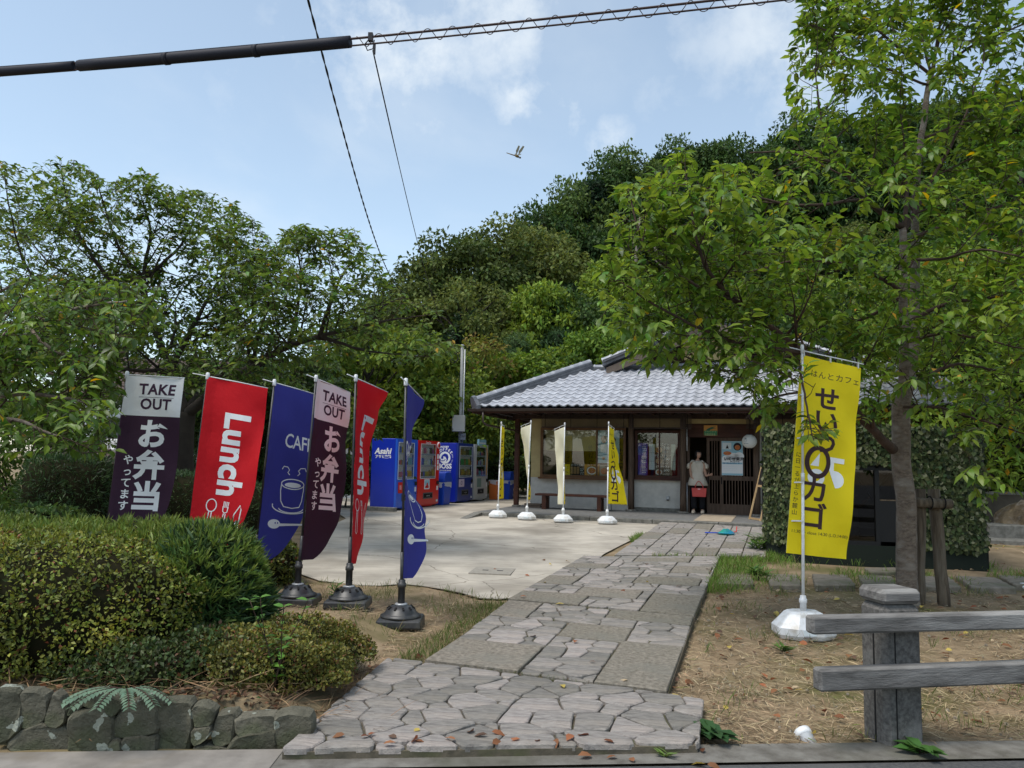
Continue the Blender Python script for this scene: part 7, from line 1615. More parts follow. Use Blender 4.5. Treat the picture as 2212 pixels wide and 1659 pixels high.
def make_tree(name, label, group, *a, **k):
    br, me, n = lobe_tree(*a, **k); t = empty(name, (0, 0, 0), 0, label, 'tree', group); b = MB()
    for P, R_ in br: b.tube(P, R_, 6, cap=False)
    b.build('trunk', M_barkd, t); tag(link('crown', me, t), kind='stuff'); return t
GRP = 'trees of the wooded hill behind the cafe'
protos = [make_tree('broadleaf_tree', 'dark green rounded broadleaf tree below the skyline of the hillside wood', GRP, 101, 11, 4.2, 40, 480, .32, (.048, .092, .022), [(.25, (.072, .122, .028)), (.15, (.028, .056, .016))]),
          make_tree('broadleaf_tree', 'olive green open crowned tree with visible limbs below the skyline of the hillside wood', GRP, 102, 13, 4.8, 40, 330, .30, (.092, .122, .027), [(.3, (.125, .155, .038)), (.2, (.05, .075, .02))], trunk_h=.42, flatn=.45),
          make_tree('cedar_tree', 'very dark pointed conifer below the skyline of the hillside wood', GRP, 103, 14, 2.9, 70, 230, .34, (.022, .048, .022), [(.2, (.04, .074, .03))], trunk_h=.2, conic=1, up=-.1),
          make_tree('broadleaf_tree', 'fresh bright green round tree low on the hillside wood', GRP, 104, 8, 3.3, 36, 420, .28, (.105, .18, .022), [(.3, (.15, .225, .03)), (.1, (.05, .10, .018))]),
          make_tree('pine_tree', 'blue green pine with layered needle sprays below the skyline of the hillside wood', GRP, 105, 10, 3.0, 46, 380, .34, (.066, .118, .044), [(.25, (.092, .148, .055))], shape=NEEDLE, trunk_h=.25, conic=1, up=.35, flatn=.35)]
used = set(); LAB = [p['label'] for p in protos]
def plant(k, x, y, z, s, rz):
    o = protos[k] if k not in used else copy_tree(protos[k]); used.add(k); o['label'] = LAB[k]; o.location = (x, y, z); o.rotation_euler = (0, 0, rz); o.scale = (s, s, s * rf.uniform(.9, 1.15)); return o
rf = random.Random(77)
H0 = [11, 13, 14, 8, 10]
def top_tree(k, px, py, Y, s):
    p = at(px, py, Y); zb = max(-.2, hill_h(p.x, Y) - .6); o = plant(k, p.x, Y, zb, s, rf.uniform(0, 6.28)); hh = (p.z - zb) / (H0[k] * 1.12); o.scale.z = hh; o.scale.x = o.scale.y = max(s, hh * .72); return o
ORD = 'first second third fourth fifth sixth seventh eighth ninth tenth eleventh twelfth thirteenth fourteenth fifteenth sixteenth seventeenth eighteenth nineteenth twentieth'.split()
KIND = ['dark green rounded tree', 'olive green open crowned tree', 'dark pointed conifer', 'fresh green round tree', 'blue green pine']; n_sky = 0
# the skyline, read from the photo
for k, px, py, Y, s in ((1, 878, 600, 46, .8), (1, 925, 540, 46, .9), (1, 985, 488, 47, 1.0), (1, 1045, 470, 48, 1.0), (1, 1105, 458, 50, 1.05), (1, 1150, 470, 52, 1.0), (0, 1205, 425, 58, 1.0), (0, 1250, 385, 60, 1.0), (2, 1285, 350, 60, 1.0), (0, 1330, 335, 63, 1.1), (0, 1385, 312, 64, 1.1), (2, 1430, 298, 65, 1.0), (0, 1470, 300, 66, 1.0), (2, 1497, 280, 66, .9), (0, 1545, 292, 68, 1.1), (0, 1600, 300, 66, 1.0), (2, 1650, 282, 67, 1.0), (0, 1690, 262, 66, 1.1), (0, 1750, 240, 66, 1.1), (0, 1820, 230, 68, 1.2), (0, 1900, 215, 68, 1.2), (0, 1980, 205, 69, 1.2), (2, 2050, 190, 69, 1.2), (0, 2120, 175, 70, 1.2), (0, 2200, 165, 70, 1.2), (0, 2280, 170, 70, 1.2)):
    o = top_tree(k, px, py, Y, s); o['label'] = KIND[k] + (', %s from the left on the wooded skyline' % ORD[n_sky] if n_sky < 20 else ' on the skyline, hidden among the branches at the right'); n_sky += 1
for k, px, py, Y, s, w in ((3, 1165, 590, 43, .9, 'pale green tree at the middle of the slope, above the pines'), (3, 1330, 545, 46, 1.1, 'broad fresh green tree right of the middle of the slope'), (4, 1115, 690, 40, .8, 'left one of two blue green pines above the cafe hip ridge'), (4, 1205, 680, 41, .9, 'right one of two blue green pines above the cafe hip ridge'), (2, 1015, 640, 42, .8, 'dark conifer under the olive trees left of the pines'), (2, 950, 690, 41, .7, 'shorter dark conifer behind the service pole'), (3, 1290, 690, 39, .8, 'bright green tree low on the slope above the roof ridge'), (0, 1240, 600, 44, .8, 'deep green tree between the pale green tree and the broad fresh one')):
    o = top_tree(k, px, py, Y, s); o['label'] = w
# fill of the slope
n_f = 0; Yr = 38
while Yr < 70:
    x = -10 + rf.uniform(0, 3)
    while x < 50:
        yy = Yr + rf.uniform(-1.6, 1.6); xx = x + rf.uniform(-1.3, 1.3); h = hill_h(xx, yy)
        lim = (xx / yy > -.14)
        if lim and xx / yy < .74:
            low = h < 6; k = rf.choices([0, 1, 2, 3, 4], [4, 1, 2, 3, 3] if low else [6, 1, 2.4, .8, .6])[0]
            s = rf.uniform(.5, .85) if low else rf.uniform(.55, .95); plant(k, xx, yy, h - .5, s, rf.uniform(0, 6.28)); n_f += 1
        x += rf.uniform(3.4, 5.0)
    Yr += 4.4
# dead grey snags among the dark trees
M_snag = mat('dead_wood', (.22, .19, .16), (.14, .12, .10), scale=3, rough=.95)
for px, py, Y, h, lab in ((1370, 560, 52, 5.0, 'pale dead snag standing among the dark hillside trees'), (1445, 570, 51, 4.0, 'leaning pale dead trunk right of the standing snag')):
    p = at(px, py, Y); t = empty('dead_tree', (p.x, p.y, p.z - h * .4), 0, lab, 'dead tree'); b = MB(); lean = .1 if h > 4.5 else -.5
    b.tube([(0, 0, -4), (0, 0, 0), (lean * h * .3, 0, h * .5), (lean * h * .8, .1, h)], [.2, .16, .12, .05], 7); b.tube([(lean * h * .3, 0, h * .5), (lean * h * .3 + .7, 0, h * .78)], [.07, .02], 5); b.tube([(0, 0, h * .2), (-.9, 0, h * .45), (-1.3, 0, h * .46)], [.07, .04, .02], 5); b.build('trunk', M_snag, t)
print('forest', n_f, len(used))
# ---- separate trees nearer than the hill
def tree_at(name, lab, px, py, Y, seed, cw, nl, per, lsize, c, extra, **k):
    p = at(px, py, Y); zb = G(p.x, Y) if Y < 60 else 0; t = make_tree(name, lab, None, seed, p.z - zb, cw, nl, per, lsize, c, extra, **k); t.location = (p.x, Y, zb); return t
lime = (.11, .16, .02); L4 = [(.3, (.16, .21, .028)), (.15, (.055, .10, .016))]
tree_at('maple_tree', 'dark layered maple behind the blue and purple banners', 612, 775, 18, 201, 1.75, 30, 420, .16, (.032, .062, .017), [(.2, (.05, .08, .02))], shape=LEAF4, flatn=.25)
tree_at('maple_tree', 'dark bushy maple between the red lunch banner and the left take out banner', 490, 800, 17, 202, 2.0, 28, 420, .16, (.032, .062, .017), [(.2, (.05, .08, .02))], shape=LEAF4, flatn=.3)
tree_at('broadleaf_tree', 'lime green tree over the blue vending machine', 800, 722, 25, 203, 2.7, 34, 420, .20, (.095, .15, .02), L4, shape=LEAF2, trunk_h=.25)
tree_at('broadleaf_tree', 'yellow green tree behind the service pole', 925, 775, 27, 204, 2.6, 36, 420, .20, lime, L4, shape=LEAF2, trunk_h=.15)
tree_at('broadleaf_tree', 'yellowish sparse young tree left of the cafe roof', 1040, 745, 32, 205, 2.2, 26, 200, .20, (.12, .135, .022), [(.25, (.16, .12, .03))], shape=LEAF2, trunk_h=.25)
tree_at('broadleaf_tree', 'bright green tree right behind the cafe roof ridge end', 1150, 765, 33, 206, 2.6, 30, 360, .22, (.095, .16, .018), L4, shape=LEAF2, trunk_h=.2)
tree_at('broadleaf_tree', 'bright green shrubby tree behind the hip of the cafe roof', 1225, 775, 32, 210, 2.0, 26, 360, .2, (.10, .165, .02), L4, shape=LEAF2, trunk_h=.15)
tree_at('broadleaf_tree', 'small bushy tree beyond the bins', 1085, 880, 31, 207, 2.2, 26, 360, .2, (.085, .13, .02), L4, shape=LEAF2, trunk_h=.1)
tree_at('broadleaf_tree', 'vivid light green tree peeking over the cafe gable', 1390, 745, 36, 208, 2.6, 28, 360, .24, (.10, .16, .014), L4, shape=LEAF2, trunk_h=.2)
tree_at('broadleaf_tree', 'leafy green tree behind the camouflage booth', 2060, 560, 17, 209, 3.2, 44, 420, .17, (.085, .155, .018), [(.3, (.085, .145, .018)), (.03, (.3, .2, .02))], shape=LEAF4, trunk_h=.2)
tree_at('broadleaf_tree', 'tall green tree at the right edge behind the booth', 2200, 330, 20, 211, 3.6, 46, 420, .18, (.075, .135, .018), [(.3, (.07, .13, .018))], shape=LEAF4, trunk_h=.25)
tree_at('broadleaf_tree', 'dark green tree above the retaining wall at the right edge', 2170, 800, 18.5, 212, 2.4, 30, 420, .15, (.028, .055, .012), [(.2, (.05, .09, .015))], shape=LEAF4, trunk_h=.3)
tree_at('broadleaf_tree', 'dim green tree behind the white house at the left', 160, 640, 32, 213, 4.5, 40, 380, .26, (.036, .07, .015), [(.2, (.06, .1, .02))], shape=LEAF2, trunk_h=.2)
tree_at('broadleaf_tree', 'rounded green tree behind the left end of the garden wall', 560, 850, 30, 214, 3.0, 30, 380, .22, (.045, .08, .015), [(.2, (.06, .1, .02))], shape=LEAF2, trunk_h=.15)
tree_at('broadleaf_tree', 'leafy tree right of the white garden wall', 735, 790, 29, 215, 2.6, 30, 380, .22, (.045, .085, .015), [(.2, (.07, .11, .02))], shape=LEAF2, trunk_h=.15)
tree_at('broadleaf_tree', 'low bushy tree at the far left behind the clipped block hedge', 60, 870, 12, 216, 1.6, 26, 420, .11, (.09, .15, .026), [(.2, (.08, .12, .025))], shape=LEAF4, trunk_h=.15)
# ================================================================== HEDGES, SHRUBS, GROUND PLANTS
M_hleaf = mat('hedge_leaf', (.05, .08, .02), rough=.5, spec=.35, attr='tint', trans=.22); M_core = mat('hedge_dark_core', (.012, .014, .006), (.022, .018, .010), scale=14, rough=1, spec=.05)
M_grass = mat('grass_blade', (.06, .12, .02), rough=.6, attr='tint', trans=.3); M_straw = mat('straw_blade', (.35, .26, .14), rough=.85, attr='tint', trans=.1)
def mass(name, lab, cat, lobes, n, leaf, base, extra=None, shape=LEAF2, group=None, core=.86, thick=.10, up=.2, needle=False, stems=0, nz=.12, m=None, floor=None, var=.3, box=2.0):
    """clipped or mounded shrub: lobes = [(centre, (rx, ry, rz))] superellipsoids; leaves grow in a thin shell round a dark core"""
    c0 = Vector(lobes[0][0]); t = empty(name, (c0.x, c0.y, G(c0.x, c0.y)), 0, lab, cat, group); loc = np.array(t.location)
    w = np.array([r[0] * r[1] + r[1] * r[2] + r[0] * r[2] for _, r in lobes]); w = w / w.sum(); P = []; Nn = []
    for (c, r), q in zip(lobes, w):
        k = int(n * q); d = rng.normal(0, 1, (k * 3, 3)) * np.array([r[1] * r[2], r[0] * r[2], r[0] * r[1]]) ** .5; d /= np.linalg.norm(d, axis=1, keepdims=True)
        e = 2 * box; s = (np.abs(d) ** e).sum(1) ** (-1 / e); u = d * s[:, None]; nn = np.sign(u) * np.abs(u) ** (e - 1) / np.array(r); nn /= np.linalg.norm(nn, axis=1, keepdims=True)
        off = np.array([mnoise.noise(Vector(x * np.array(r) * 4 + np.array(c))) for x in u[:, :]]) * nz
        pos = np.array(c) + u * np.array(r) * (1 + off - thick * rng.random(len(u)) ** 1.5)[:, None]
        keep = np.ones(len(u), bool)
        for (c2, r2) in lobes:
            if c2 is c: continue
            keep &= (np.abs((pos - np.array(c2)) / np.array(r2)) ** e).sum(1) > .6
        keep &= pos[:, 2] > (floor if floor is not None else loc[2] - .05); P.append(pos[keep][:k]); Nn.append(nn[keep][:k])
    P, Nn = np.concatenate(P), np.concatenate(Nn); k = len(P)
    pn = np.array([mnoise.noise(Vector(q) * 3.1) for q in P]); pf_ = np.array([mnoise.noise(Vector(q) * 9.0 + Vector((7, 3, 1))) for q in P]); kk = ~((pf_ > .22) & (rng.random(len(P)) < .75)); P, Nn, pn = P[kk], Nn[kk], pn[kk]; k = len(P)
    ax = Nn * (.9 if needle else .35) + rng.normal(0, .6, (k, 3)) + np.array([0, 0, up]); nr = Nn * .7 + rng.normal(0, .5, (k, 3)) + np.array([0, 0, .3])
    o = link('leaves', leaves_mesh('leaves', P - loc, ax, nr, rng.uniform(.45, 1.55, k) * leaf, m or M_hleaf, tint(k, base, var, .14, extra) * (1 + .55 * pn)[:, None] * np.array([1.0, 1.0, 1.0])[None, :] + np.clip(pn - .25, 0, 1)[:, None] * np.array([.10, .02, .0])[None, :] * (0 if needle else 1), shape), t); tag(o, kind='stuff')
    b = MB(); r_ = random.Random(len(lab))
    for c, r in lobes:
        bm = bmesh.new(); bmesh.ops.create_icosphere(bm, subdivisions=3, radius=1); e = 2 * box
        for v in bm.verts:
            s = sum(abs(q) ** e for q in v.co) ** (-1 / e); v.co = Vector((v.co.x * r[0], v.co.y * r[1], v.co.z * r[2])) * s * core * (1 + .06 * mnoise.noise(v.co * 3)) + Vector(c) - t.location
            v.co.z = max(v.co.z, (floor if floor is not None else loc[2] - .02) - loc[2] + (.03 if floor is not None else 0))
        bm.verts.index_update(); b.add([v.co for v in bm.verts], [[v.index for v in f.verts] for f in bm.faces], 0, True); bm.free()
    b.build('light_block_core', M_core, t)  # solid dark core added behind the leaf shell to block light, no real branches
    if stems:
        b = MB()
        for _ in range(stems):
            c, r = r_.choice(lobes); x = c[0] + r_.uniform(-.8, .8) * r[0]; y = c[1] + r_.uniform(-.6, .6) * r[1]; z = G(x, y); b.tube([Vector((x, y, z - .05)) - t.location, Vector((x + r_.uniform(-.1, .1), y, z + .25)) - t.location, Vector((x + r_.uniform(-.25, .25), y + r_.uniform(-.1, .1), (floor or z + .2) + .25)) - t.location], [.016, .013, .009], 6)
        b.build('stems', M_twig, t)
    return t
OL = [(.3, (.17, .19, .03)), (.12, (.055, .075, .016)), (.03, (.20, .07, .035))]
# the big clipped hedge by the road
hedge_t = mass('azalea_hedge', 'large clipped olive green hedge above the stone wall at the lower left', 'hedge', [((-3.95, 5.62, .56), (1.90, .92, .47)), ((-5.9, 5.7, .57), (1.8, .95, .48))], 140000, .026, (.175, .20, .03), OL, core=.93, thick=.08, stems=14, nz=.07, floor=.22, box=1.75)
n = 1500; xs_ = rng.uniform(-6.4, -2.3, n); ys_ = rng.uniform(5.6, 6.45, n); zs_ = .99 + rng.uniform(-.03, .06, n) - .10 * np.clip((6.0 - ys_), 0, 1); P = np.repeat(np.stack([xs_, ys_, zs_], 1), 7, 0); k = len(P)
ax = rng.normal(0, .55, (k, 3)) + np.array([0, 0, 1.0]); loc = np.array(hedge_t.location)
tag(link('young_shoots', leaves_mesh('young_shoots', P - loc, ax, rng.normal(0, 1, (k, 3)), rng.uniform(.05, .10, k), M_hleaf, tint(k, (.15, .20, .035), .22, .1), NEEDLE, .9), hedge_t), kind='stuff')
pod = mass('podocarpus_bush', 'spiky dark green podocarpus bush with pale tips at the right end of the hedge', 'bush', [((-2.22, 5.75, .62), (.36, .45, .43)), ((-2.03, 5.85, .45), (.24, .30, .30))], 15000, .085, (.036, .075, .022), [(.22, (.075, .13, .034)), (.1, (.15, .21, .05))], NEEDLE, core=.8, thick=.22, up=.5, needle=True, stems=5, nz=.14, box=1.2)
n = 520; d = rng.normal(0, 1, (n, 3)); d[:, 2] = abs(d[:, 2]) * .9 + .05; d /= np.linalg.norm(d, axis=1, keepdims=True); c = np.array([-2.22, 5.75, .62]) + d * np.array([.40, .49, .46]); P = np.repeat(c, 9, 0); k = len(P); Dn = np.repeat(d, 9, 0)
ax = Dn * .6 + rng.normal(0, .55, (k, 3)) + np.array([0, 0, .7]); tag(link('young_shoots', leaves_mesh('young_shoots', P - np.array(pod.location), ax, rng.normal(0, 1, (k, 3)), rng.uniform(.05, .095, k), M_hleaf, tint(k, (.15, .215, .04), .25, .1), NEEDLE, 1.0), pod), kind='stuff')
lob = []
for px, py, Y, r in ((470, 1450, 5.15, .20), (520, 1440, 5.3, .24), (585, 1420, 5.35, .25), (640, 1385, 5.75, .24), (700, 1385, 5.85, .22), (745, 1410, 5.75, .19), (665, 1440, 5.3, .24), (600, 1475, 5.05, .22), (540, 1490, 4.98, .20), (700, 1470, 5.15, .16)):
    c = at(px, py, Y); zg = G(c.x, Y); lob.append(((c.x, Y, max(zg + .07, c.z - .05)), (r * 1.15, r, r * .85)))
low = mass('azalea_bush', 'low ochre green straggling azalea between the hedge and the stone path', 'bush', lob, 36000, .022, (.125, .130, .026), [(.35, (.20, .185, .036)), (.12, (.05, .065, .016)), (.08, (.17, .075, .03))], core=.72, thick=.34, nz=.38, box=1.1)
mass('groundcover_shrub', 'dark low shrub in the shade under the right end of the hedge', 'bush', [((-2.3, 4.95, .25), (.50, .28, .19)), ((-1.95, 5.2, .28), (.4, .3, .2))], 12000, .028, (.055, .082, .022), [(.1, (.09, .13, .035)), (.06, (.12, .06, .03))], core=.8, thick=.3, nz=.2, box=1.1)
# clipped block behind, and the mounds in front of the flags
def at_g(px, Y): p = at(px, 1000, Y); return p.x
HG = 'dark hedges in the left garden'
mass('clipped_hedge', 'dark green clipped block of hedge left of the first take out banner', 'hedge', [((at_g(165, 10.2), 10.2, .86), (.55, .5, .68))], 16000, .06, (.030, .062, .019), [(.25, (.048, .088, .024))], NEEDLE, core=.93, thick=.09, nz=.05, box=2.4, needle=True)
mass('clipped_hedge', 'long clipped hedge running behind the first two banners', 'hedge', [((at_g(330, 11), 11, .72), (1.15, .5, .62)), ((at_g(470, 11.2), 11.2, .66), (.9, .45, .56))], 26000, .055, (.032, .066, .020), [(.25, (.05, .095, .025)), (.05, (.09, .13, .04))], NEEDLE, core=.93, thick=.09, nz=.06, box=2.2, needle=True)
mass('azalea_bush', 'rounded azalea mound behind the red lunch banner', 'bush', [((at_g(560, 9.6), 9.6, .30), (.55, .5, .34))], 9000, .04, (.062, .085, .018), OL, core=.9, box=1.1)
mass('azalea_bush', 'rounded azalea mound behind the first take out banner', 'bush', [((at_g(300, 9.0), 9.0, .42), (.6, .5, .34))], 9000, .04, (.062, .085, .018), OL, core=.9, box=1.1)
mass('azalea_bush', 'bright green shrub between the first two banners', 'bush', [((at_g(400, 9.3), 9.3, .42), (.38, .35, .36))], 5000, .06, (.07, .12, .02), None, NEEDLE, core=.7, thick=.3, up=.6, needle=True, box=1.1)
mass('azalea_bush', 'low wide shrub at the left edge behind the big hedge', 'bush', [((at_g(60, 8.4), 8.4, .55), (.9, .6, .45))], 10000, .05, (.075, .13, .028), [(.2, (.11, .17, .035))], core=.88, box=1.2)
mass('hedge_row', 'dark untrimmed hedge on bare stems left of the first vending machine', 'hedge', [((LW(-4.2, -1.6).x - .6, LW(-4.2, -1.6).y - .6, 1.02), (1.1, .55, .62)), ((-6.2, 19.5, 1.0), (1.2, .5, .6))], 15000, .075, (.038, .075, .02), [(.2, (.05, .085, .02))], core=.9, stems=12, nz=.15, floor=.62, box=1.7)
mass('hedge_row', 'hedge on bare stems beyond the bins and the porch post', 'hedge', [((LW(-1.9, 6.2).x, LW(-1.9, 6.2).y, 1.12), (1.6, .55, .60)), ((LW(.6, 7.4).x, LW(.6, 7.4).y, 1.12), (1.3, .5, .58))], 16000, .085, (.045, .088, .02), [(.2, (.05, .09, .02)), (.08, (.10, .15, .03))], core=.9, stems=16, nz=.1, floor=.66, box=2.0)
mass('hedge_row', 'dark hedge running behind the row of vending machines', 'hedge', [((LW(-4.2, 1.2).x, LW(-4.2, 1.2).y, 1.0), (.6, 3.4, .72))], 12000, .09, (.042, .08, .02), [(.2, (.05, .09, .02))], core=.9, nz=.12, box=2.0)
mass('clipped_hedge', 'clipped hedge with a pale green top above the retaining wall', 'hedge', [((10.8, 17.9, 1.78), (2.9, .5, .62))], 15000, .08, (.035, .060, .015), [(.3, (.11, .15, .03))], core=.92, nz=.06, box=2.4, floor=1.1)
mass('rose_bush', 'bush with a few pink flowers seen between the first two banners', 'bush', [((at_g(425, 14.5), 14.5, 1.0), (.5, .4, .7))], 3500, .07, (.04, .07, .02), [(.06, (.55, .16, .25))], LEAF4, core=.6, thick=.5, box=1.0)
# ------------------------------------------------------------------ straw, grass, fallen leaves
def inside(poly, x, y):
    c = False; j = len(poly) - 1
    for i in range(len(poly)):
        if ((poly[i][1] > y) != (poly[j][1] > y)) and x < (poly[j][0] - poly[i][0]) * (y - poly[i][1]) / (poly[j][1] - poly[i][1]) + poly[i][0]: c = not c
        j = i
    return c
PATHS = [apron, B_q, C_q, D_q, yp]
def clear_spots(n, fx, fy, ok=None, paths=True):
    out = []
    while len(out) < n:
        x, y = fx(), fy()
        if y < edge_y(x) + .0: continue
        if paths and any(inside(p, x, y) for p in PATHS): continue
        if ok and not ok(x, y): continue
        out.append((x, y))
    return out
def blades(name, spots, size, base, extra, m, tiltup, width, shape=NEEDLE, lift=.0, lab=None):
    n = len(spots); P = np.array([(x, y, G(x, y) + lift + .010 * rng.random()) for x, y in spots]); az = rng.uniform(0, 6.283, n); ax = np.stack([np.cos(az), np.sin(az), np.abs(rng.normal(tiltup, tiltup * .45 + .03, n))], 1)
    o = link(name, leaves_mesh(name, P, ax, rng.normal(0, .3, (n, 3)) + np.array([0, 0, 1]), rng.uniform(size[0], size[1], n), m, tint(n, base, .28, .08, extra), shape, width)); tag(o, kind='stuff'); return o
u_ = rng.uniform
STX = [(.02, (.16, .20, .04)), (.25, (.20, .135, .075)), (.2, (.42, .33, .19))]
S = clear_spots(21000, lambda: u_(1.0, 6.2), lambda: 4.5 + 5.8 * rng.random() ** 1.4, lambda x, y: mnoise.noise((x * .9, y * .9, 4)) > -.25 or rng.random() < .35)
S += clear_spots(2600, lambda: u_(-1.5, -.3), lambda: u_(4.7, 8.6)) + clear_spots(2500, lambda: u_(-3.4, .2), lambda: u_(6.6, 9.8))
M_straw2 = M_straw
blades('dry_grass', S, (.035, .14), (.31, .235, .145), STX, M_straw, .10, .36)
S = clear_spots(1400, lambda: u_(1.2, 6), lambda: u_(4.6, 10), lambda x, y: mnoise.noise((x * 1.7, y * 1.7, 9)) > .28) + clear_spots(1500, lambda: u_(-3.4, .0), lambda: u_(6.4, 9.6), lambda x, y: mnoise.noise((x * 1.1, y * 1.1, 2)) > .05)
S0_ = S; S = []
# green strip along the far path edge and between the slabs
S += clear_spots(6500, lambda: u_(2.2, 5.4), lambda: u_(9.4, 15), lambda x, y: x < 2.35 + (y - 9.4) * .36 + abs(rng.normal(0, .35)) + (.7 if 12 < y < 13.4 else 0))
S += clear_spots(2400, lambda: u_(2.3, 7.6), lambda: u_(10.0, 12.2), lambda x, y: mnoise.noise((x * 1.6, y * 1.6, 5)) > .12)
blades('grass', S, (.06, .17), (.105, .190, .028), [(.25, (.15, .22, .04)), (.12, (.24, .20, .09))], M_grass, 1.4, .35); S = S0_
S += clear_spots(1500, lambda: u_(-1.2, .1), lambda: u_(6.2, 9), lambda x, y: any(inside([(a, c - .0) for a, c in [(q[0] - .28, q[1]) for q in (B_q[0], B_q[3])] + [(q[0] + .02, q[1]) for q in (B_q[3], B_q[0])]], x, y) for _ in (0,)))
blades('grass', S, (.05, .13), (.075, .115, .022), [(.25, (.13, .15, .04)), (.2, (.24, .19, .09))], M_grass, 1.3, .35)
# joints of the path hold a little grass
S = []
for a, c in ((B_q[3], B_q[2]), (B_q[0], B_q[1]), (C_q[3], C_q[2])):
    for _ in range(260):
        f = rng.random(); f = f if mnoise.noise((f * 9, a[1], 0)) > -.05 else rng.random() * .3 + .3; S.append((a[0] + (c[0] - a[0]) * f, a[1] + (c[1] - a[1]) * f + rng.normal(0, .012)))
blades('joint_grass', S, (.02, .055), (.085, .11, .03), [(.4, (.24, .19, .10))], M_grass, .9, .4, lift=.045)
# fallen leaves
S = clear_spots(330, lambda: u_(1.1, 6.5), lambda: u_(4.6, 11)) + clear_spots(60, lambda: u_(-1.4, -.7), lambda: u_(4.8, 6.4)) + [(u_(-.9, 1.2), edge_y(0) + u_(-.25, .02)) for _ in range(26)] + [(u_(-.2, 4.0), u_(5, 12)) for _ in range(34)] + clear_spots(160, lambda: u_(6.6, 10), lambda: u_(10, 15))
n = len(S); P = np.array([(x, y, G(x, y) + .022 + (.06 if any(inside(p, x, y) for p in PATHS[:4]) else 0)) for x, y in S]); az = rng.uniform(0, 6.28, n); ax = np.stack([np.cos(az), np.sin(az), rng.normal(.05, .18, n)], 1)
M_dry = mat('fallen_leaf', (.3, .15, .06), rough=.7, attr='tint', trans=.2)
tag(link('fallen_leaves', leaves_mesh('fallen_leaves', P, ax, rng.normal(0, .35, (n, 3)) + np.array([0, 0, 1]), u_(.045, .10, n), M_dry, tint(n, (.22, .09, .04), .3, .1, [(.22, (.55, .42, .10)), (.2, (.12, .07, .045)), (.12, (.42, .32, .2))]), LEAF8, 1.35)), kind='stuff')
# litter and bare runners along the top of the stone wall
S = [(x, edge_y(x) + .20 + abs(rng.normal(0, .12))) for x in u_(-5, -1.2, 1500)]; n = len(S); P = np.array([(x, y, G(x, y) + .015 + .02 * rng.random()) for x, y in S]); az = rng.uniform(0, 6.28, n); ax = np.stack([np.cos(az), np.sin(az) - .3, rng.normal(-.1, .3, n)], 1)
tag(link('leaf_litter', leaves_mesh('leaf_litter', P, ax, rng.normal(0, .5, (n, 3)) + np.array([0, -.3, 1]), u_(.025, .06, n), M_dry, tint(n, (.10, .055, .03), .35, .1, [(.3, (.06, .045, .025)), (.1, (.2, .09, .04)), (.1, (.06, .09, .03))]), LEAF4, 1.3)), kind='stuff')
S = [(u_(-4.5, -.75), u_(.15, .7)) for _ in range(700)]; S = [(x, edge_y(x) + d) for x, d in S] + clear_spots(700, lambda: u_(-1.45, -.55), lambda: u_(4.65, 5.9)); blades('dead_stems', S, (.10, .30), (.26, .17, .09), [(.3, (.12, .07, .04))], M_straw, .25, .16, lift=.02)
# pebbles in the dry ground and on the yard
S = clear_spots(900, lambda: u_(1.0, 6), lambda: u_(4.6, 10)); 
b = MB()
for x, y in S:
    s = .004 + .010 * rng.random() ** 3; b.box((x, y, G(x, y) + s * .5), (s * 2, s * 1.6, s * 1.2), rot=(0, 0, rng.random() * 3), taper=.6)
tag(b.build('pebbles', mat('pebble', (.34, .29, .22), (.2, .17, .13), scale=9, rough=.9)), kind='stuff')
# ------------------------------------------------------------------ single plants
def frond_plant(px, py, z, lab, nf, ln, leaflet, c, name='fern_plant'):
    p = gp(px, py, z); t = empty(name, p, 0, lab, 'plant'); P = []; A = []; Nn = []; b = MB(); r = random.Random(5)
    for i in range(nf):
        a = R(-165 + 150 * i / (nf - 1)); d = Vector((math.cos(a), math.sin(a) * .8, .45)).normalized(); q = Vector((0, 0, 0)); pts = [q.copy()]
        for k in range(14):
            d = (d + Vector((0, 0, -.075))).normalized(); q = q + d * ln / 14; pts.append(q.copy())
            if k > 2:
                s = d.cross(Vector((0, 0, 1))).normalized()
                for sg in (-1, 1): P.append(tuple(q)); A.append(tuple(s * sg + d * .5 + Vector((0, 0, -.15)))); Nn.append((0, 0, 1))
        b.tube(pts, .003, 5)
    b.build('stem', M_twig, t); n = len(P); tag(link('leaves', leaves_mesh('leaves', np.array(P), np.array(A), np.array(Nn), u_(.8, 1.1, n) * leaflet, M_hleaf, tint(n, c, .12, .05), LEAF4, 1.4), t), kind='stuff')
frond_plant(270, 1490, .30, 'grey green plant with paired round leaflets hanging over the stone wall', 7, .30, .045, (.13, .20, .13))
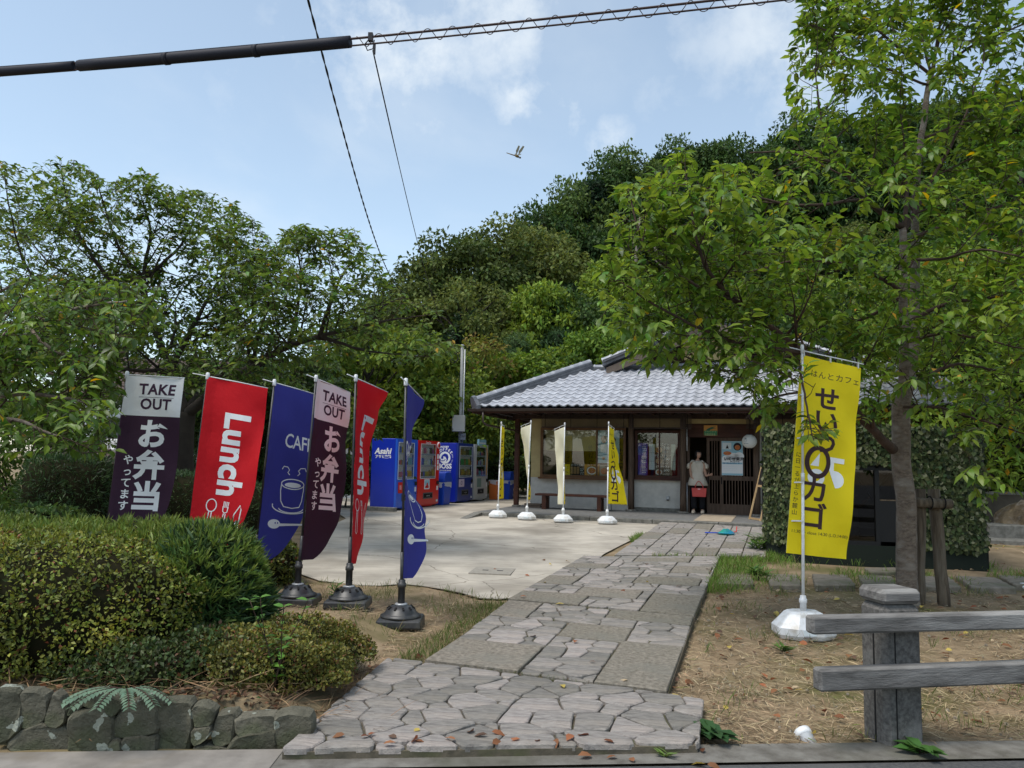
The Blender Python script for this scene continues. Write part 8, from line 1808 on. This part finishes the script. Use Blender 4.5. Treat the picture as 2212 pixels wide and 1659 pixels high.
def weed(x, y, z, lab, n, ln, leaf, c, spread=.5, stems=4, name='weed', shape=LEAF8):
    t = empty(name, (x, y, z), 0, lab, 'plant'); P = []; A = []; r = random.Random(int(x * 99)); b = MB()
    for i in range(stems):
        d = Vector((r.gauss(0, spread), r.gauss(0, spread), 1)).normalized(); q = Vector((0, 0, 0)); pts = [q.copy()]
        for k in range(n):
            d = (d + Vector((r.gauss(0, .1), r.gauss(0, .1), 0))).normalized(); q = q + d * ln / n; pts.append(q.copy()); a = k * 2.4; P.append(tuple(q)); A.append((math.cos(a), math.sin(a), .35))
            P.append(tuple(q)); A.append((-math.cos(a), -math.sin(a), .35))
        b.tube(pts, .003, 5)
    b.build('stem', M_grass if False else M_twig, t); k = len(P); tag(link('leaves', leaves_mesh('leaves', np.array(P), np.array(A), rng.normal(0, .2, (k, 3)) + np.array([0, 0, 1]), u_(.7, 1.2, k) * leaf, M_hleaf, tint(k, c, .15, .06), shape, 1.2), t), kind='stuff')
p = at(590, 1560, 4.85); weed(p.x, 4.85, .2, 'fresh light green seedling growing up through the low azalea', 9, .55, .06, (.10, .22, .03), .22, 4)
p = gp(1535, 1592, .02); weed(p.x, p.y, .0, 'dark leafy weed at the right corner of the stone apron', 3, .06, .15, (.035, .085, .025), .9, 6)
p = gp(1985, 1632, .0); weed(p.x, p.y, .01, 'green dandelion like weed at the foot of the concrete post', 3, .04, .12, (.06, .14, .03), 1.0, 5)
p = gp(1440, 1640, .0); weed(p.x, p.y, .01, 'small tuft of grass growing in the road edge', 2, .02, .07, (.12, .18, .04), 1.0, 7, 'grass_tuft', NEEDLE)
p = gpg(722, 1330); weed(p.x, p.y, G(p.x, p.y), 'upright green weed between the first two black flag bases', 9, .26, .10, (.07, .15, .03), .12, 2, 'weed', NEEDLE)
p = gpg(1690, 1410); weed(p.x, p.y, 0, 'tuft of grass against the white base of the large yellow banner', 3, .05, .13, (.08, .15, .03), .8, 6, 'grass_tuft', NEEDLE)
p = gpg(1640, 1250); weed(p.x, p.y, G(p.x, p.y), 'bright grass clump between the first two stepping slabs', 5, .16, .16, (.09, .18, .03), .6, 9, 'grass_tuft', NEEDLE)
p = gpg(1640, 1195); weed(p.x, p.y, G(p.x, p.y), 'tall bright grass clump by the corner of the camouflage booth', 6, .30, .22, (.10, .20, .03), .5, 9, 'grass_tuft', NEEDLE)
